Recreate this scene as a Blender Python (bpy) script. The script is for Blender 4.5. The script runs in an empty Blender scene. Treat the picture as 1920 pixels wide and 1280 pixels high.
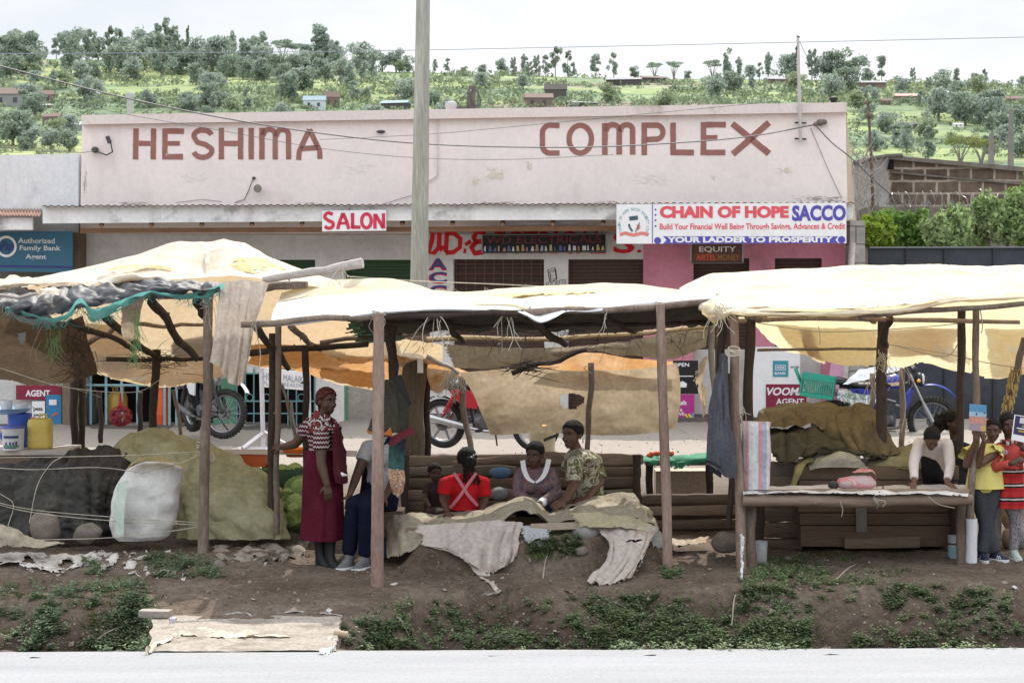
import bpy,bmesh,math,random
from mathutils import Vector,Matrix,noise
random.seed(11)
S=bpy.context.scene
COL=S.collection
V=Vector
PI=math.pi
FPX=3376.0
CAMLOC=V((0,0,2.58))
PITCH=math.atan(115/FPX)
CR=(Matrix.Rotation(PI/2-PITCH,3,'X')@Matrix.Rotation(-0.004,3,'Z'))
cd=bpy.data.cameras.new('camera')
cam=bpy.data.objects.new('camera',cd)
COL.objects.link(cam)
cam.matrix_world=Matrix.Translation(CAMLOC)@CR.to_4x4()
cd.sensor_width=36.0
cd.lens=FPX/1920*36.0
cd.clip_start=0.1
cd.clip_end=4000
S.camera=cam
def ray(px,py):
 return CR@V(((px-960)/FPX,-(py-640)/FPX,-1))
def P(px,py,Y):
 d=ray(px,py)
 return CAMLOC+d*(Y/d.y)
def PZ(px,py,z):
 d=ray(px,py)
 return CAMLOC+d*((z-CAMLOC.z)/d.z)
FANG=math.radians(6.5)
FO=V((0,28,0))
FU=V((math.cos(FANG),-math.sin(FANG),0))
FN=V((-math.sin(FANG),-math.cos(FANG),0))
def FA(px,py,off=0.0):
 d=ray(px,py)
 o=FO+FN*off
 return CAMLOC+d*((o-CAMLOC).dot(FN)/d.dot(FN))
def lerp(a,b,t):
 return a+(b-a)*t
def sstep(a,b,x):
 t=max(0.0,min(1.0,(x-a)/(b-a)))
 return t*t*(3-2*t)
def pl(x,pts):
 if x<=pts[0][0]:
  return pts[0][1]
 for(x0,y0),(x1,y1)in zip(pts,pts[1:]):
  if x<=x1:
   return y0+(y1-y0)*(x-x0)/(x1-x0)
 return pts[-1][1]
def nz(x,y,z=0.0):
 return noise.noise(V((x,y,z)))
def fbm(v,o=4):
 return noise.fractal(v,0.9,2.1,o)
class MB:
 def __init__(s):
  s.v=[]
  s.f=[]
  s.m=[]
  s.mi=0
  s.uv=None
 def add(s,vs,fs):
  b=len(s.v)
  s.v+=[V(p)for p in vs]
  for f in fs:
   s.f.append([i+b for i in f])
   s.m.append(s.mi)
 def box(s,c,size,R=None):
  hx,hy,hz=size[0]/2,size[1]/2,size[2]/2
  vs=[V((x,y,z))for z in(-hz,hz)for y in(-hy,hy)for x in(-hx,hx)]
  if R is not None:
   vs=[R@p for p in vs]
  c=V(c)
  s.add([c+p for p in vs],[(0,2,3,1),(4,5,7,6),(0,1,5,4),(2,6,7,3),(0,4,6,2),(1,3,7,5)])
 def hexa(s,a):
  s.add(a,[(0,1,2,3),(7,6,5,4),(0,4,5,1),(1,5,6,2),(2,6,7,3),(3,7,4,0)])
 def panel(s,pts,n,t):
  k=len(pts)
  pts=[V(p)for p in pts]
  b=[p-n*t for p in pts]
  s.add(pts+b,[tuple(range(k)),tuple(range(2*k-1,k-1,-1))]+[(i,i+k,(i+1)%k+k,(i+1)%k)for i in range(k)])
 def rings(s,rs,cap=True,closed=True):
  n=len(rs[0])
  vs=[p for r in rs for p in r]
  fs=[]
  for j in range(len(rs)-1):
   for i in range(n if closed else n-1):
    a,b=j*n+i,j*n+(i+1)%n
    fs.append((a,b,b+n,a+n))
  if cap and closed:
   fs.append(tuple(range(n-1,-1,-1)))
   fs.append(tuple(range((len(rs)-1)*n,len(rs)*n)))
  s.add(vs,fs)
 def tube(s,pts,r,n=8,cap=True):
  pts=[V(p)for p in pts]
  if not isinstance(r,(list,tuple)):
   r=[r]*len(pts)
  rs=[]
  t0=(pts[1]-pts[0]).normalized()
  up=V((0,0,1))if abs(t0.z)<.9 else V((1,0,0))
  a=t0.cross(up).normalized()
  for i,p in enumerate(pts):
   t=(pts[min(i+1,len(pts)-1)]-pts[max(i-1,0)])
   t=t.normalized()if t.length>1e-9 else t0
   a=(a-t*a.dot(t))
   a=a.normalized()if a.length>1e-6 else t.orthogonal().normalized()
   b=t.cross(a)
   rs.append([p+(a*math.cos(2*PI*k/n)+b*math.sin(2*PI*k/n))*r[i]for k in range(n)])
  s.rings(rs,cap)
 def cap(s,p0,p1,r0,r1,n=12):
  p0,p1=V(p0),V(p1)
  t=(p1-p0)
  L=t.length
  t=t/L if L>1e-6 else V((0,0,1))
  pts,rr=[],[]
  for k in range(4):
   a=PI/2*(1-k/4)
   pts.append(p0-t*r0*math.sin(a));rr.append(max(r0*math.cos(a),r0*.02))
  pts.append(p0);rr.append(r0)
  pts.append(p1);rr.append(r1)
  for k in range(1,5):
   a=PI/2*k/4
   pts.append(p1+t*r1*math.sin(a));rr.append(max(r1*math.cos(a),r1*.02))
  s.tube(pts,rr,n)
 def ell(s,c,r,R=None,n=14,m=9):
  c=V(c)
  rs=[]
  for j in range(m+1):
   ph=-PI/2+PI*j/m
   ph=max(-PI/2+.03,min(PI/2-.03,ph))
   ring=[]
   for i in range(n):
    th=2*PI*i/n
    p=V((r[0]*math.cos(ph)*math.cos(th),r[1]*math.cos(ph)*math.sin(th),r[2]*math.sin(ph)))
    ring.append(c+(R@p if R is not None else p))
   rs.append(ring)
  s.rings(rs)
 def loft(s,secs,n=20,pw=1.0):
  rs=[]
  for c,a,b in secs:
   ring=[]
   for k in range(n):
    th=2*PI*k/n
    cx,sx=math.cos(th),math.sin(th)
    if pw!=1.0:
     cx=math.copysign(abs(cx)**pw,cx);sx=math.copysign(abs(sx)**pw,sx)
    ring.append(V(c)+V(a)*cx+V(b)*sx)
   rs.append(ring)
  s.rings(rs)
 def lathe(s,prof,c,R=None,n=20):
  c=V(c)
  rs=[]
  for r,z in prof:
   ring=[]
   for k in range(n):
    p=V((max(r,1e-4)*math.cos(2*PI*k/n),max(r,1e-4)*math.sin(2*PI*k/n),z))
    ring.append(c+(R@p if R is not None else p))
   rs.append(ring)
  s.rings(rs)
 def torus(s,c,R,r,ax,n=36,m=10,flat=1.0,a0=0,a1=2*PI):
  c=V(c);ax=V(ax).normalized()
  a=ax.orthogonal().normalized()
  if abs(ax.z)<.9:
   a=ax.cross(V((0,0,1))).normalized()
  b=ax.cross(a)
  full=abs(a1-a0-2*PI)<1e-6
  k=n if full else n+1
  rs=[]
  for i in range(k):
   th=a0+(a1-a0)*i/n
   d=a*math.cos(th)+b*math.sin(th)
   rs.append([c+d*(R+r*math.cos(2*PI*j/m))+ax*(r*flat*math.sin(2*PI*j/m))for j in range(m)])
  if full:
   rs.append(rs[0])
  s.rings(rs,not full)
 def grid(s,g,keep=None):
  nu,nv=len(g[0]),len(g)
  vs=[p for row in g for p in row]
  fs=[]
  for j in range(nv-1):
   for i in range(nu-1):
    if keep is None or keep(i,j):
     a=j*nu+i
     fs.append((a,a+1,a+nu+1,a+nu))
  s.add(vs,fs)
 def mesh(s,name,mats,smooth=True,ang=50):
  me=bpy.data.meshes.new(name)
  me.from_pydata([tuple(p)for p in s.v],[],s.f)
  for m in(mats if isinstance(mats,(list,tuple))else[mats]):
   me.materials.append(m)
  if any(s.m):
   me.polygons.foreach_set('material_index',s.m)
  me.validate()
  if smooth:
   me.polygons.foreach_set('use_smooth',[True]*len(me.polygons))
   me.update()
   try:
    me.set_sharp_from_angle(angle=math.radians(ang))
   except Exception:
    pass
  me.update()
  return me
def tag(o,label=None,cat=None,group=None,kind=None):
 if label:o['label']=label
 if cat:o['category']=cat
 if group:o['group']=group
 if kind:o['kind']=kind
 return o
def link(name,me,parent=None,local=False):
 o=bpy.data.objects.new(name,me)
 COL.objects.link(o)
 if parent is not None:
  o.parent=parent
  if not local:
   o.matrix_parent_inverse=root_inv(parent)
 return o
def root_inv(p):
 m=Matrix.Identity(4)
 q=p
 chain=[]
 while q is not None:
  chain.append(q)
  q=q.parent
 for q in reversed(chain):
  if q.parent is not None:
   m=m@q.matrix_parent_inverse
  m=m@q.matrix_basis
 return m.inverted()
def part(name,mb,mats,parent,smooth=True,ang=50,local=False,label=None):
 o=link(name,mb if isinstance(mb,bpy.types.Mesh)else mb.mesh(name,mats,smooth,ang),parent,local)
 if label:o['label']=label
 return o
def solo(name,mb,mats,label=None,cat=None,group=None,kind=None,smooth=True,ang=50):
 me=mb if isinstance(mb,bpy.types.Mesh)else mb.mesh(name,mats,smooth,ang)
 n=len(me.vertices)
 if n:
  co=[0.0]*(3*n)
  me.vertices.foreach_get('co',co)
  c=V(((min(co[0::3])+max(co[0::3]))/2,(min(co[1::3])+max(co[1::3]))/2,min(co[2::3])))
  me.transform(Matrix.Translation(-c))
 else:
  c=V((0,0,0))
 o=link(name,me)
 o.location=c
 return tag(o,label,cat,group,kind)
def root(name,loc,label,cat,group=None,rz=0.0,kind=None):
 o=bpy.data.objects.new(name,None)
 COL.objects.link(o)
 o.empty_display_size=.2
 o.location=loc
 o.rotation_euler=(0,0,rz)
 return tag(o,label,cat,group,kind)
def dup(r,loc,rz=0.0,sc=None,label=None):
 def rec(o,par):
  c=o.copy()
  COL.objects.link(c)
  if par is not None:
   c.parent=par
  for ch in o.children:
   rec(ch,c)
  return c
 c=rec(r,None)
 c.location=loc
 c.rotation_euler=(0,0,rz)
 if sc is not None:
  c.scale=(sc,sc,sc)if not isinstance(sc,(tuple,list))else sc
 if label:c['label']=label
 return c
def NT(name):
 m=bpy.data.materials.new(name)
 m.use_nodes=True
 nt=m.node_tree
 return m,nt,nt.nodes,nt.links,nt.nodes['Principled BSDF']
def node(nt,typ,**kw):
 n=nt.nodes.new(typ)
 for k,v in kw.items():
  setattr(n,k,v)
 return n
def c4(c):
 return(c[0],c[1],c[2],1)
def ramp(nt,stops,interp='LINEAR'):
 n=nt.nodes.new('ShaderNodeValToRGB')
 n.color_ramp.interpolation=interp
 e=n.color_ramp.elements
 while len(e)<len(stops):
  e.new(.5)
 for el,(p,c)in zip(e,stops):
  el.position=p
  el.color=c4(c)
 return n
def coords(nt,stretch=(1,1,1),kind='Object',rot=(0,0,0)):
 tc=nt.nodes.new('ShaderNodeTexCoord')
 mp=nt.nodes.new('ShaderNodeMapping')
 mp.inputs['Scale'].default_value=stretch
 mp.inputs['Rotation'].default_value=rot
 nt.links.new(tc.outputs[kind],mp.inputs['Vector'])
 return mp.outputs['Vector']
def noise_tex(nt,vec,scale,detail=6,rough=.6,dist=0.0):
 n=nt.nodes.new('ShaderNodeTexNoise')
 n.inputs['Scale'].default_value=scale
 n.inputs['Detail'].default_value=detail
 n.inputs['Roughness'].default_value=rough
 n.inputs['Distortion'].default_value=dist
 nt.links.new(vec,n.inputs['Vector'])
 return n.outputs['Fac']
def mixc(nt,fac,a,b,mode='MIX'):
 n=nt.nodes.new('ShaderNodeMix')
 n.data_type='RGBA'
 n.blend_type=mode
 n.clamp_factor=True
 for i,x in((0,fac),(6,a),(7,b)):
  if hasattr(x,'is_linked')or isinstance(x,bpy.types.NodeSocket):
   nt.links.new(x,n.inputs[i])
  elif i==0:
   n.inputs[0].default_value=x
  else:
   n.inputs[i].default_value=c4(x)
 return n.outputs[2]
def bumpn(nt,bs,h,strength,dist=.01):
 b=nt.nodes.new('ShaderNodeBump')
 b.inputs['Strength'].default_value=strength
 b.inputs['Distance'].default_value=dist
 nt.links.new(h,b.inputs['Height'])
 nt.links.new(b.outputs['Normal'],bs.inputs['Normal'])
 return b
def finish(m,nt,bs,col,rough,spec,transl,tcol=None):
 nt.links.new(col,bs.inputs['Base Color'])
 bs.inputs['Roughness'].default_value=rough
 bs.inputs['Specular IOR Level'].default_value=spec
 if transl>0:
  tr=nt.nodes.new('ShaderNodeBsdfTranslucent')
  if tcol is not None:
   nt.links.new(mixc(nt,1.0,col,tcol,'MULTIPLY'),tr.inputs['Color'])
  else:
   nt.links.new(col,tr.inputs['Color'])
  mx=nt.nodes.new('ShaderNodeMixShader')
  mx.inputs[0].default_value=transl
  nt.links.new(bs.outputs[0],mx.inputs[1])
  nt.links.new(tr.outputs[0],mx.inputs[2])
  nt.links.new(mx.outputs[0],nt.nodes['Material Output'].inputs['Surface'])
def mk(name,c1,c2=None,c3=None,scale=3,rough=.8,bump=.0,bscale=40,spec=.25,transl=0,metal=0,detail=7,stretch=(1,1,1),dirt=None,dscale=1.5,dlo=.5,dhi=.75,fine=.25,isl=0,tcol=None,bdist=.01,crk=0,ckd=.02,cks=.7,streak=None,crd=.86):
 m,nt,N,L,bs=NT(name)
 vec=coords(nt,stretch)
 c2=c2 or tuple(x*.8 for x in c1)
 stops=[(.35,c1),(.65,c2)]if c3 is None else[(.3,c1),(.5,c2),(.7,c3)]
 r=ramp(nt,stops)
 L.new(noise_tex(nt,vec,scale,detail),r.inputs[0])
 col=r.outputs[0]
 if fine:
  rf=ramp(nt,[(.25,(1-fine,)*3),(.75,(1+fine*.6,)*3)])
  L.new(noise_tex(nt,vec,scale*11,4),rf.inputs[0])
  col=mixc(nt,1.0,col,rf.outputs[0],'MULTIPLY')
 if dirt is not None:
  rd=ramp(nt,[(dlo,(0,0,0)),(dhi,(1,1,1))])
  L.new(noise_tex(nt,vec,dscale,8,.65),rd.inputs[0])
  col=mixc(nt,rd.outputs[0],col,dirt)
 if isl:
  g=nt.nodes.new('ShaderNodeNewGeometry')
  ri=ramp(nt,[(0,(1-isl,)*3),(1,(1+isl,)*3)])
  L.new(g.outputs['Random Per Island'],ri.inputs[0])
  col=mixc(nt,1.0,col,ri.outputs[0],'MULTIPLY')
 if streak is not None:
  rk=ramp(nt,[(.56,(0,0,0)),(.76,(.7,.7,.7))])
  L.new(noise_tex(nt,coords(nt,(1.0,1.0,.22)),1.5,6,.62),rk.inputs[0])
  col=mixc(nt,rk.outputs[0],col,streak)
 b1=None
 if crk:
  rn=nt.nodes.new('ShaderNodeTexNoise')
  rn.noise_type='RIDGED_MULTIFRACTAL'
  rn.inputs['Scale'].default_value=crk
  rn.inputs['Detail'].default_value=3
  rn.inputs['Distortion'].default_value=.6
  L.new(vec,rn.inputs['Vector'])
  b1=bumpn(nt,bs,rn.outputs['Fac'],cks,ckd)
  rg=ramp(nt,[(.15,(1,1,1)),(.75,(crd,)*3)])
  L.new(rn.outputs['Fac'],rg.inputs[0])
  col=mixc(nt,1.0,col,rg.outputs[0],'MULTIPLY')  # painted crease shade and grime: colour darkens along the wrinkle ridges
 if bump:
  b2=bumpn(nt,bs,noise_tex(nt,vec,bscale,5),bump,bdist)
  if b1 is not None:
   L.new(b1.outputs['Normal'],b2.inputs['Normal'])
 bs.inputs['Metallic'].default_value=metal
 finish(m,nt,bs,col,rough,spec,transl,tcol)
 return m
def plain(name,c,rough=.5,spec=.4,metal=0):
 return mk(name,c,tuple(x*.88 for x in c),scale=6,rough=rough,spec=spec,metal=metal,fine=.1)
def stripes(name,axis,period,stops,rough=.7,wob=0.0,transl=0):
 m,nt,N,L,bs=NT(name)
 vec=coords(nt)
 sp=nt.nodes.new('ShaderNodeSeparateXYZ')
 L.new(vec,sp.inputs[0])
 mu=node(nt,'ShaderNodeMath',operation='MULTIPLY')
 mu.inputs[1].default_value=1/period
 L.new(sp.outputs[axis],mu.inputs[0])
 src=mu.outputs[0]
 if wob:
  ad=node(nt,'ShaderNodeMath',operation='MULTIPLY_ADD')
  L.new(noise_tex(nt,vec,9,2),ad.inputs[0])
  ad.inputs[1].default_value=wob
  L.new(src,ad.inputs[2])
  src=ad.outputs[0]
 fr=node(nt,'ShaderNodeMath',operation='FRACT')
 L.new(src,fr.inputs[0])
 r=ramp(nt,stops,'CONSTANT')
 L.new(fr.outputs[0],r.inputs[0])
 rf=ramp(nt,[(.3,(.75,)*3),(.7,(1.1,)*3)])
 L.new(noise_tex(nt,vec,25,4),rf.inputs[0])
 finish(m,nt,bs,mixc(nt,1.0,r.outputs[0],rf.outputs[0],'MULTIPLY'),rough,.2,transl)
 return m
def zigzag(name,ca,cb,per=.045):
 m,nt,N,L,bs=NT(name)
 vec=coords(nt)
 sp=nt.nodes.new('ShaderNodeSeparateXYZ')
 L.new(vec,sp.inputs[0])
 pp=node(nt,'ShaderNodeMath',operation='PINGPONG')
 pp.inputs[1].default_value=.012
 L.new(sp.outputs[0],pp.inputs[0])
 ad=node(nt,'ShaderNodeMath',operation='ADD')
 L.new(sp.outputs[2],ad.inputs[0]);L.new(pp.outputs[0],ad.inputs[1])
 mu=node(nt,'ShaderNodeMath',operation='MULTIPLY')
 mu.inputs[1].default_value=1/per
 L.new(ad.outputs[0],mu.inputs[0])
 fr=node(nt,'ShaderNodeMath',operation='FRACT')
 L.new(mu.outputs[0],fr.inputs[0])
 r=ramp(nt,[(0,ca),(.62,cb)],'CONSTANT')
 L.new(fr.outputs[0],r.inputs[0])
 finish(m,nt,bs,r.outputs[0],.85,.1,0)
 return m
def patches(name,cols,scale,rough=.85,dist=1.5,transl=0,vor=False):
 m,nt,N,L,bs=NT(name)
 vec=coords(nt)
 k=len(cols)
 r=ramp(nt,[(.28+.46*i/k,c)for i,c in enumerate(cols)],'CONSTANT')
 if vor:
  n=nt.nodes.new('ShaderNodeTexVoronoi')
  n.inputs['Scale'].default_value=scale
  L.new(vec,n.inputs['Vector'])
  sp=nt.nodes.new('ShaderNodeSeparateColor')
  L.new(n.outputs['Color'],sp.inputs[0])
  L.new(sp.outputs[0],r.inputs[0])
 else:
  L.new(noise_tex(nt,vec,scale,3,.5,dist),r.inputs[0])
 finish(m,nt,bs,r.outputs[0],rough,.15,transl)
 return m
def blockwork(name,c1,c2,cm,bw,bh,mortar=.02,rot=(PI/2,0,0),loc=(0,0,0)):
 m,nt,N,L,bs=NT(name)
 vec=coords(nt,rot=rot)
 b=nt.nodes.new('ShaderNodeTexBrick')
 b.inputs['Scale'].default_value=1
 b.inputs['Brick Width'].default_value=bw
 b.inputs['Row Height'].default_value=bh
 b.inputs['Mortar Size'].default_value=mortar
 b.inputs['Mortar Smooth'].default_value=.3
 b.inputs['Color1'].default_value=c4(c1)
 b.inputs['Color2'].default_value=c4(c2)
 b.inputs['Mortar'].default_value=c4(cm)
 wv=nt.nodes.new('ShaderNodeVectorMath');wv.operation='MULTIPLY_ADD'
 nn=nt.nodes.new('ShaderNodeTexNoise');nn.inputs['Scale'].default_value=3
 L.new(vec,nn.inputs['Vector'])
 L.new(nn.outputs['Color'],wv.inputs[0]);wv.inputs[1].default_value=(.05,.05,.05);L.new(vec,wv.inputs[2])
 L.new(wv.outputs[0],b.inputs['Vector'])
 rf=ramp(nt,[(.25,(.55,)*3),(.75,(1.25,)*3)])
 L.new(noise_tex(nt,vec,5,8),rf.inputs[0])
 col=mixc(nt,1.0,b.outputs['Color'],rf.outputs[0],'MULTIPLY')
 inv=node(nt,'ShaderNodeMath',operation='SUBTRACT');inv.inputs[0].default_value=1
 L.new(b.outputs['Fac'],inv.inputs[1])
 bumpn(nt,bs,inv.outputs[0],.8,.03)
 finish(m,nt,bs,col,.9,.15,0)
 return m
def wood(name,c1,c2,axis=0,scale=6,rough=.8,bump=.4):
 st=[1,1,1]
 for i in range(3):
  st[i]=.12 if i==axis else 1.6
 return mk(name,c1,c2,scale=scale,stretch=tuple(st),rough=rough,bump=bump,bscale=scale*5,fine=.35)
def cr(a,b,c,d,t):
 return 0.5*((2*b)+(c-a)*t+(2*a-5*b+4*c-d)*t*t+(3*b-a-3*c+d)*t**3)
def curve_pts(pts,n,lin=0.0):
 pts=[V(p)for p in pts]
 k=len(pts)
 out=[]
 for i in range(n):
  t=(k-1)*i/(n-1)
  j=min(int(t),k-2)
  u=t-j
  p0=pts[j-1]if j>0 else pts[0]*2-pts[1]
  p3=pts[j+2]if j+2<k else pts[-1]*2-pts[-2]
  q=cr(p0,pts[j],pts[j+1],p3,u)
  out.append(q.lerp(pts[j].lerp(pts[j+1],u),lin)if lin else q)
 return out
def resamp(row,n,lin=0.0):
 return curve_pts(row,n,lin)
def sheet(rows,nu=60,nv=24,amp=.02,sc=3.0,crease=.0,csc=2.0,seed=0,rag=None,holes=(),aniso=(1,1,1),lin=.0,pleat=None):
 rows=[resamp(r,nu,lin)for r in rows]
 cols=[]
 for i in range(nu):
  cols.append(curve_pts([r[i]for r in rows],nv,lin))
 g=[[cols[i][j]for i in range(nu)]for j in range(nv)]
 off=V((seed*7.3,seed*3.1,seed*1.7))
 out=[]
 for j in range(nv):
  row=[]
  for i in range(nu):
   a=g[j][min(i+1,nu-1)]-g[j][max(i-1,0)]
   b=g[min(j+1,nv-1)][i]-g[max(j-1,0)][i]
   n=a.cross(b)
   n=n.normalized()if n.length>1e-9 else V((0,0,1))
   p=g[j][i]
   q=V((p.x*aniso[0],p.y*aniso[1],p.z*aniso[2]))+off
   d=amp*noise.fractal(q*sc,1.0,2.0,4)
   if crease:
    w=V((noise.noise(q*.9),noise.noise(q*.9+V((5,0,0))),noise.noise(q*.9+V((0,5,0)))))*.6
    d+=crease*.6*(1-abs(noise.noise((q+w)*csc))*2.2)
    d+=crease*.3*(1-abs(noise.noise((q+w)*csc*2.3+V((3,3,3))))*2.2)
    f=noise.voronoi((q+w*.5)*csc*1.25)[0]
    d+=crease*1.5*(f[0]-.45)
    f=noise.voronoi((q+w)*csc*3.1+V((9,1,4)))[0]
    d+=crease*.55*(f[0]-.45)
   if pleat:
    u_,v_=i/(nu-1),j/(nv-1)
    ph=2*PI*pleat[1]*(u_+.05*noise.noise(V((u_*3,v_*2.5,seed))))+2.5*noise.noise(V((u_*6,v_*1.5,seed+3)))
    d+=pleat[0]*(1-2*abs(math.sin(ph/2))**.7)*(.35+.65*v_)*(.5+.8*abs(noise.noise(V((u_*4,v_*2,seed+8))))*2)
   row.append(p+n*d)
  out.append(row)
 rag=rag or{}
 def keep(i,j):
  u,v=i/(nu-2),j/(nv-2)
  e=.5+.9*noise.fractal(V((u*9,v*9,seed+.5)),.8,2,3)
  e2=.5+.9*noise.fractal(V((u*26,v*26,seed+2.5)),.8,2,3)
  e=max(0,e*.7+e2*.4)
  if 'u0' in rag and u<rag['u0']*e:return False
  if 'u1' in rag and 1-u<rag['u1']*e:return False
  if 'v0' in rag and v<rag['v0']*e:return False
  if 'v1' in rag and 1-v<rag['v1']*e:return False
  for hu,hv,ru,rv in holes:
   if((u-hu)/ru)**2+((v-hv)/rv)**2<.5+e:return False
  return True
 mb=MB()
 mb.grid(out,keep)
 used=sorted({i for f in mb.f for i in f})
 mp={o:k for k,o in enumerate(used)}
 mb.v=[mb.v[i]for i in used]
 mb.f=[[mp[i]for i in f]for f in mb.f]
 return mb
def px_rows(rows,Y=None):
 out=[]
 for r in rows:
  q=[]
  for p in r:
   w=P(*p)if len(p)==3 else P(p[0],p[1],Y)
   if w.y<16.0 and w.z<gz(w.x,w.y)+.035 and p[1]>1000:
    g=GP(p[0],p[1],.035)
    if g.y<w.y:w=g
   q.append(w)
  out.append(q)
 return out
def stick(p0,p1,r0,r1=None,wob=.02,n=9,k=9,seed=None):
 mb=MB()
 p0,p1=V(p0),V(p1)
 r1=r1 if r1 is not None else r0*.85
 sd=random.random()*50 if seed is None else seed
 t=(p1-p0).normalized()
 a=t.orthogonal().normalized()
 b=t.cross(a)
 pts,rr=[],[]
 L=(p1-p0).length
 k=max(k,int(L/.14))
 for i in range(k):
  u=i/(k-1)
  e=math.sin(PI*u)
  pts.append(p0.lerp(p1,u)+a*wob*e*1.6*nz(u*2.3,sd)+b*wob*e*1.6*nz(u*2.3,sd+9)+(a*nz(u*9,sd+20)+b*nz(u*9,sd+30))*wob*.25*e)
  rr.append(lerp(r0,r1,u)*(1+.14*nz(u*7,sd+4)+.1*nz(u*19,sd+7)))
 mb.tube(pts,rr,n)
 for _ in range(int(L*1.2)):
  i=random.randrange(1,k-1)
  d=(a*math.cos(random.random()*6.3)+b*math.sin(random.random()*6.3))
  mb.cap(pts[i]+d*rr[i]*.6,pts[i]+d*rr[i]*1.25+t*.01,rr[i]*.42,rr[i]*.25,6)
 return mb
def join(*mbs):
 o=MB()
 for m in mbs:
  b=len(o.v)
  o.v+=m.v
  o.f+=[[i+b for i in f]for f in m.f]
  o.m+=m.m
 return o
TS=bpy.data.scenes.new('scratch')
def evaluated(o):
 TS.collection.objects.link(o)
 vl=TS.view_layers[0]
 vl.update()
 dg=vl.depsgraph
 me=bpy.data.meshes.new_from_object(o.evaluated_get(dg))
 bpy.data.objects.remove(o)
 return me
def remesh(mb,name,mats,vox=.008,sm=2,wr=0.0,wsc=14,seed=0,rag=None):
 me=mb.mesh('t',mats,False)
 o=bpy.data.objects.new('t',me)
 md=o.modifiers.new('r','REMESH')
 md.mode='VOXEL'
 md.voxel_size=vox
 md.use_smooth_shade=True
 if sm:
  s2=o.modifiers.new('s','SMOOTH')
  s2.factor=.5
  s2.iterations=sm
 out=evaluated(o)
 bpy.data.meshes.remove(me)
 out.name=name
 if len(out.materials)==0:
  out.materials.append(mats)
 if wr:
  n=len(out.vertices)
  co,nm=[0.0]*(3*n),[0.0]*(3*n)
  out.vertices.foreach_get('co',co)
  out.vertex_normals.foreach_get('vector',nm)
  for i in range(0,3*n,3):
   q=V((co[i]*wsc+seed,co[i+1]*wsc+seed*2,co[i+2]*wsc))
   d=wr*(noise.noise(q)+.6*(1-2*abs(noise.noise(V((q.x*.8+9,q.y*.8+2,q.z*.35+4))))))
   co[i]+=nm[i]*d;co[i+1]+=nm[i+1]*d;co[i+2]+=nm[i+2]*d
  out.vertices.foreach_set('co',co)
 out.polygons.foreach_set('use_smooth',[True]*len(out.polygons))
 out.update()
 return out
def text_mb(body,quad,n,bold=.0,lift=.004,ital=0.0):
 cu=bpy.data.curves.new('t','FONT')
 cu.body=body
 cu.size=1
 cu.offset=bold
 cu.resolution_u=3
 cu.shear=ital
 o=bpy.data.objects.new('t',cu)
 me=evaluated(o)
 vs=[v.co.copy()for v in me.vertices]
 fs=[tuple(p.vertices)for p in me.polygons]
 bpy.data.meshes.remove(me)
 x0,x1=min(v.x for v in vs),max(v.x for v in vs)
 y0,y1=min(v.y for v in vs),max(v.y for v in vs)
 a,b,c,d=[V(q)for q in quad]
 out=[]
 for v in vs:
  u,w=(v.x-x0)/(x1-x0),(v.y-y0)/(y1-y0)
  out.append(a.lerp(b,u).lerp(d.lerp(c,u),w)+n*lift)
 mb=MB()
 mb.add(out,fs)
 return mb
def ftext(body,x0,y0,x1,y1,off,bold=.0,lift=.004,dy=0.0,ital=0.0):
 return text_mb(body,(FA(x0,y1,off),FA(x1,y1+dy,off),FA(x1,y0+dy,off),FA(x0,y0,off)),FN,bold,lift,ital)
def stroke(mb,pts,w,n,closed=False):
 pts=[V(p)for p in pts]
 if not closed and len(pts)==2:
  pts=[pts[0].lerp(pts[1],i/9)for i in range(10)]
 L_,R_=[],[]
 k=len(pts)
 for i in range(k):
  if closed:
   t=pts[(i+1)%k]-pts[i-1]
  else:
   t=pts[min(i+1,k-1)]-pts[max(i-1,0)]
  s=n.cross(t).normalized()*(w/2)
  j1=1+.10*nz(pts[i].x*7,pts[i].z*7,1);j2=1+.10*nz(pts[i].x*7,pts[i].z*7,6)
  L_.append(pts[i]+s*j1);R_.append(pts[i]-s*j2)
 vs=L_+R_
 fs=[(i,i+1,k+i+1,k+i)for i in range(k-1)]
 if closed:
  fs.append((k-1,0,k,2*k-1))
 mb.add(vs,fs)
SUN_EL,SUN_AZ=math.radians(53),math.radians(9)
W=bpy.data.worlds.new('World')
S.world=W
W.use_nodes=True
nt=W.node_tree
bg=nt.nodes['Background']
sky=nt.nodes.new('ShaderNodeTexSky')
sky.sky_type='NISHITA'
sky.sun_disc=False
sky.sun_elevation=SUN_EL
sky.sun_rotation=SUN_AZ
sky.air_density=1.0
sky.dust_density=2.5
vec=coords(nt,(1,1,2.6),'Generated')
rc=ramp(nt,[(.30,(.5,)*3),(.56,(1,)*3)])
nt.links.new(noise_tex(nt,vec,2.2,8,.55,.3),rc.inputs[0])
rb=ramp(nt,[(.36,(5.9,6.3,6.75)),(.5,(6.7,6.85,7.0)),(.64,(7.8,7.85,7.85))])
nt.links.new(noise_tex(nt,vec,4.5,7),rb.inputs[0])
tcw=nt.nodes.new('ShaderNodeTexCoord')
spw=nt.nodes.new('ShaderNodeSeparateXYZ');nt.links.new(tcw.outputs['Generated'],spw.inputs[0])
mrw=nt.nodes.new('ShaderNodeMapRange');mrw.interpolation_type='SMOOTHSTEP'
mrw.inputs[1].default_value=.14;mrw.inputs[2].default_value=.55;mrw.inputs[3].default_value=1.0;mrw.inputs[4].default_value=2.1
nt.links.new(spw.outputs[2],mrw.inputs[0])
vm=nt.nodes.new('ShaderNodeVectorMath');vm.operation='SCALE'
nt.links.new(mixc(nt,rc.outputs[0],sky.outputs[0],rb.outputs[0]),vm.inputs[0]);nt.links.new(mrw.outputs[0],vm.inputs[3])
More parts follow.
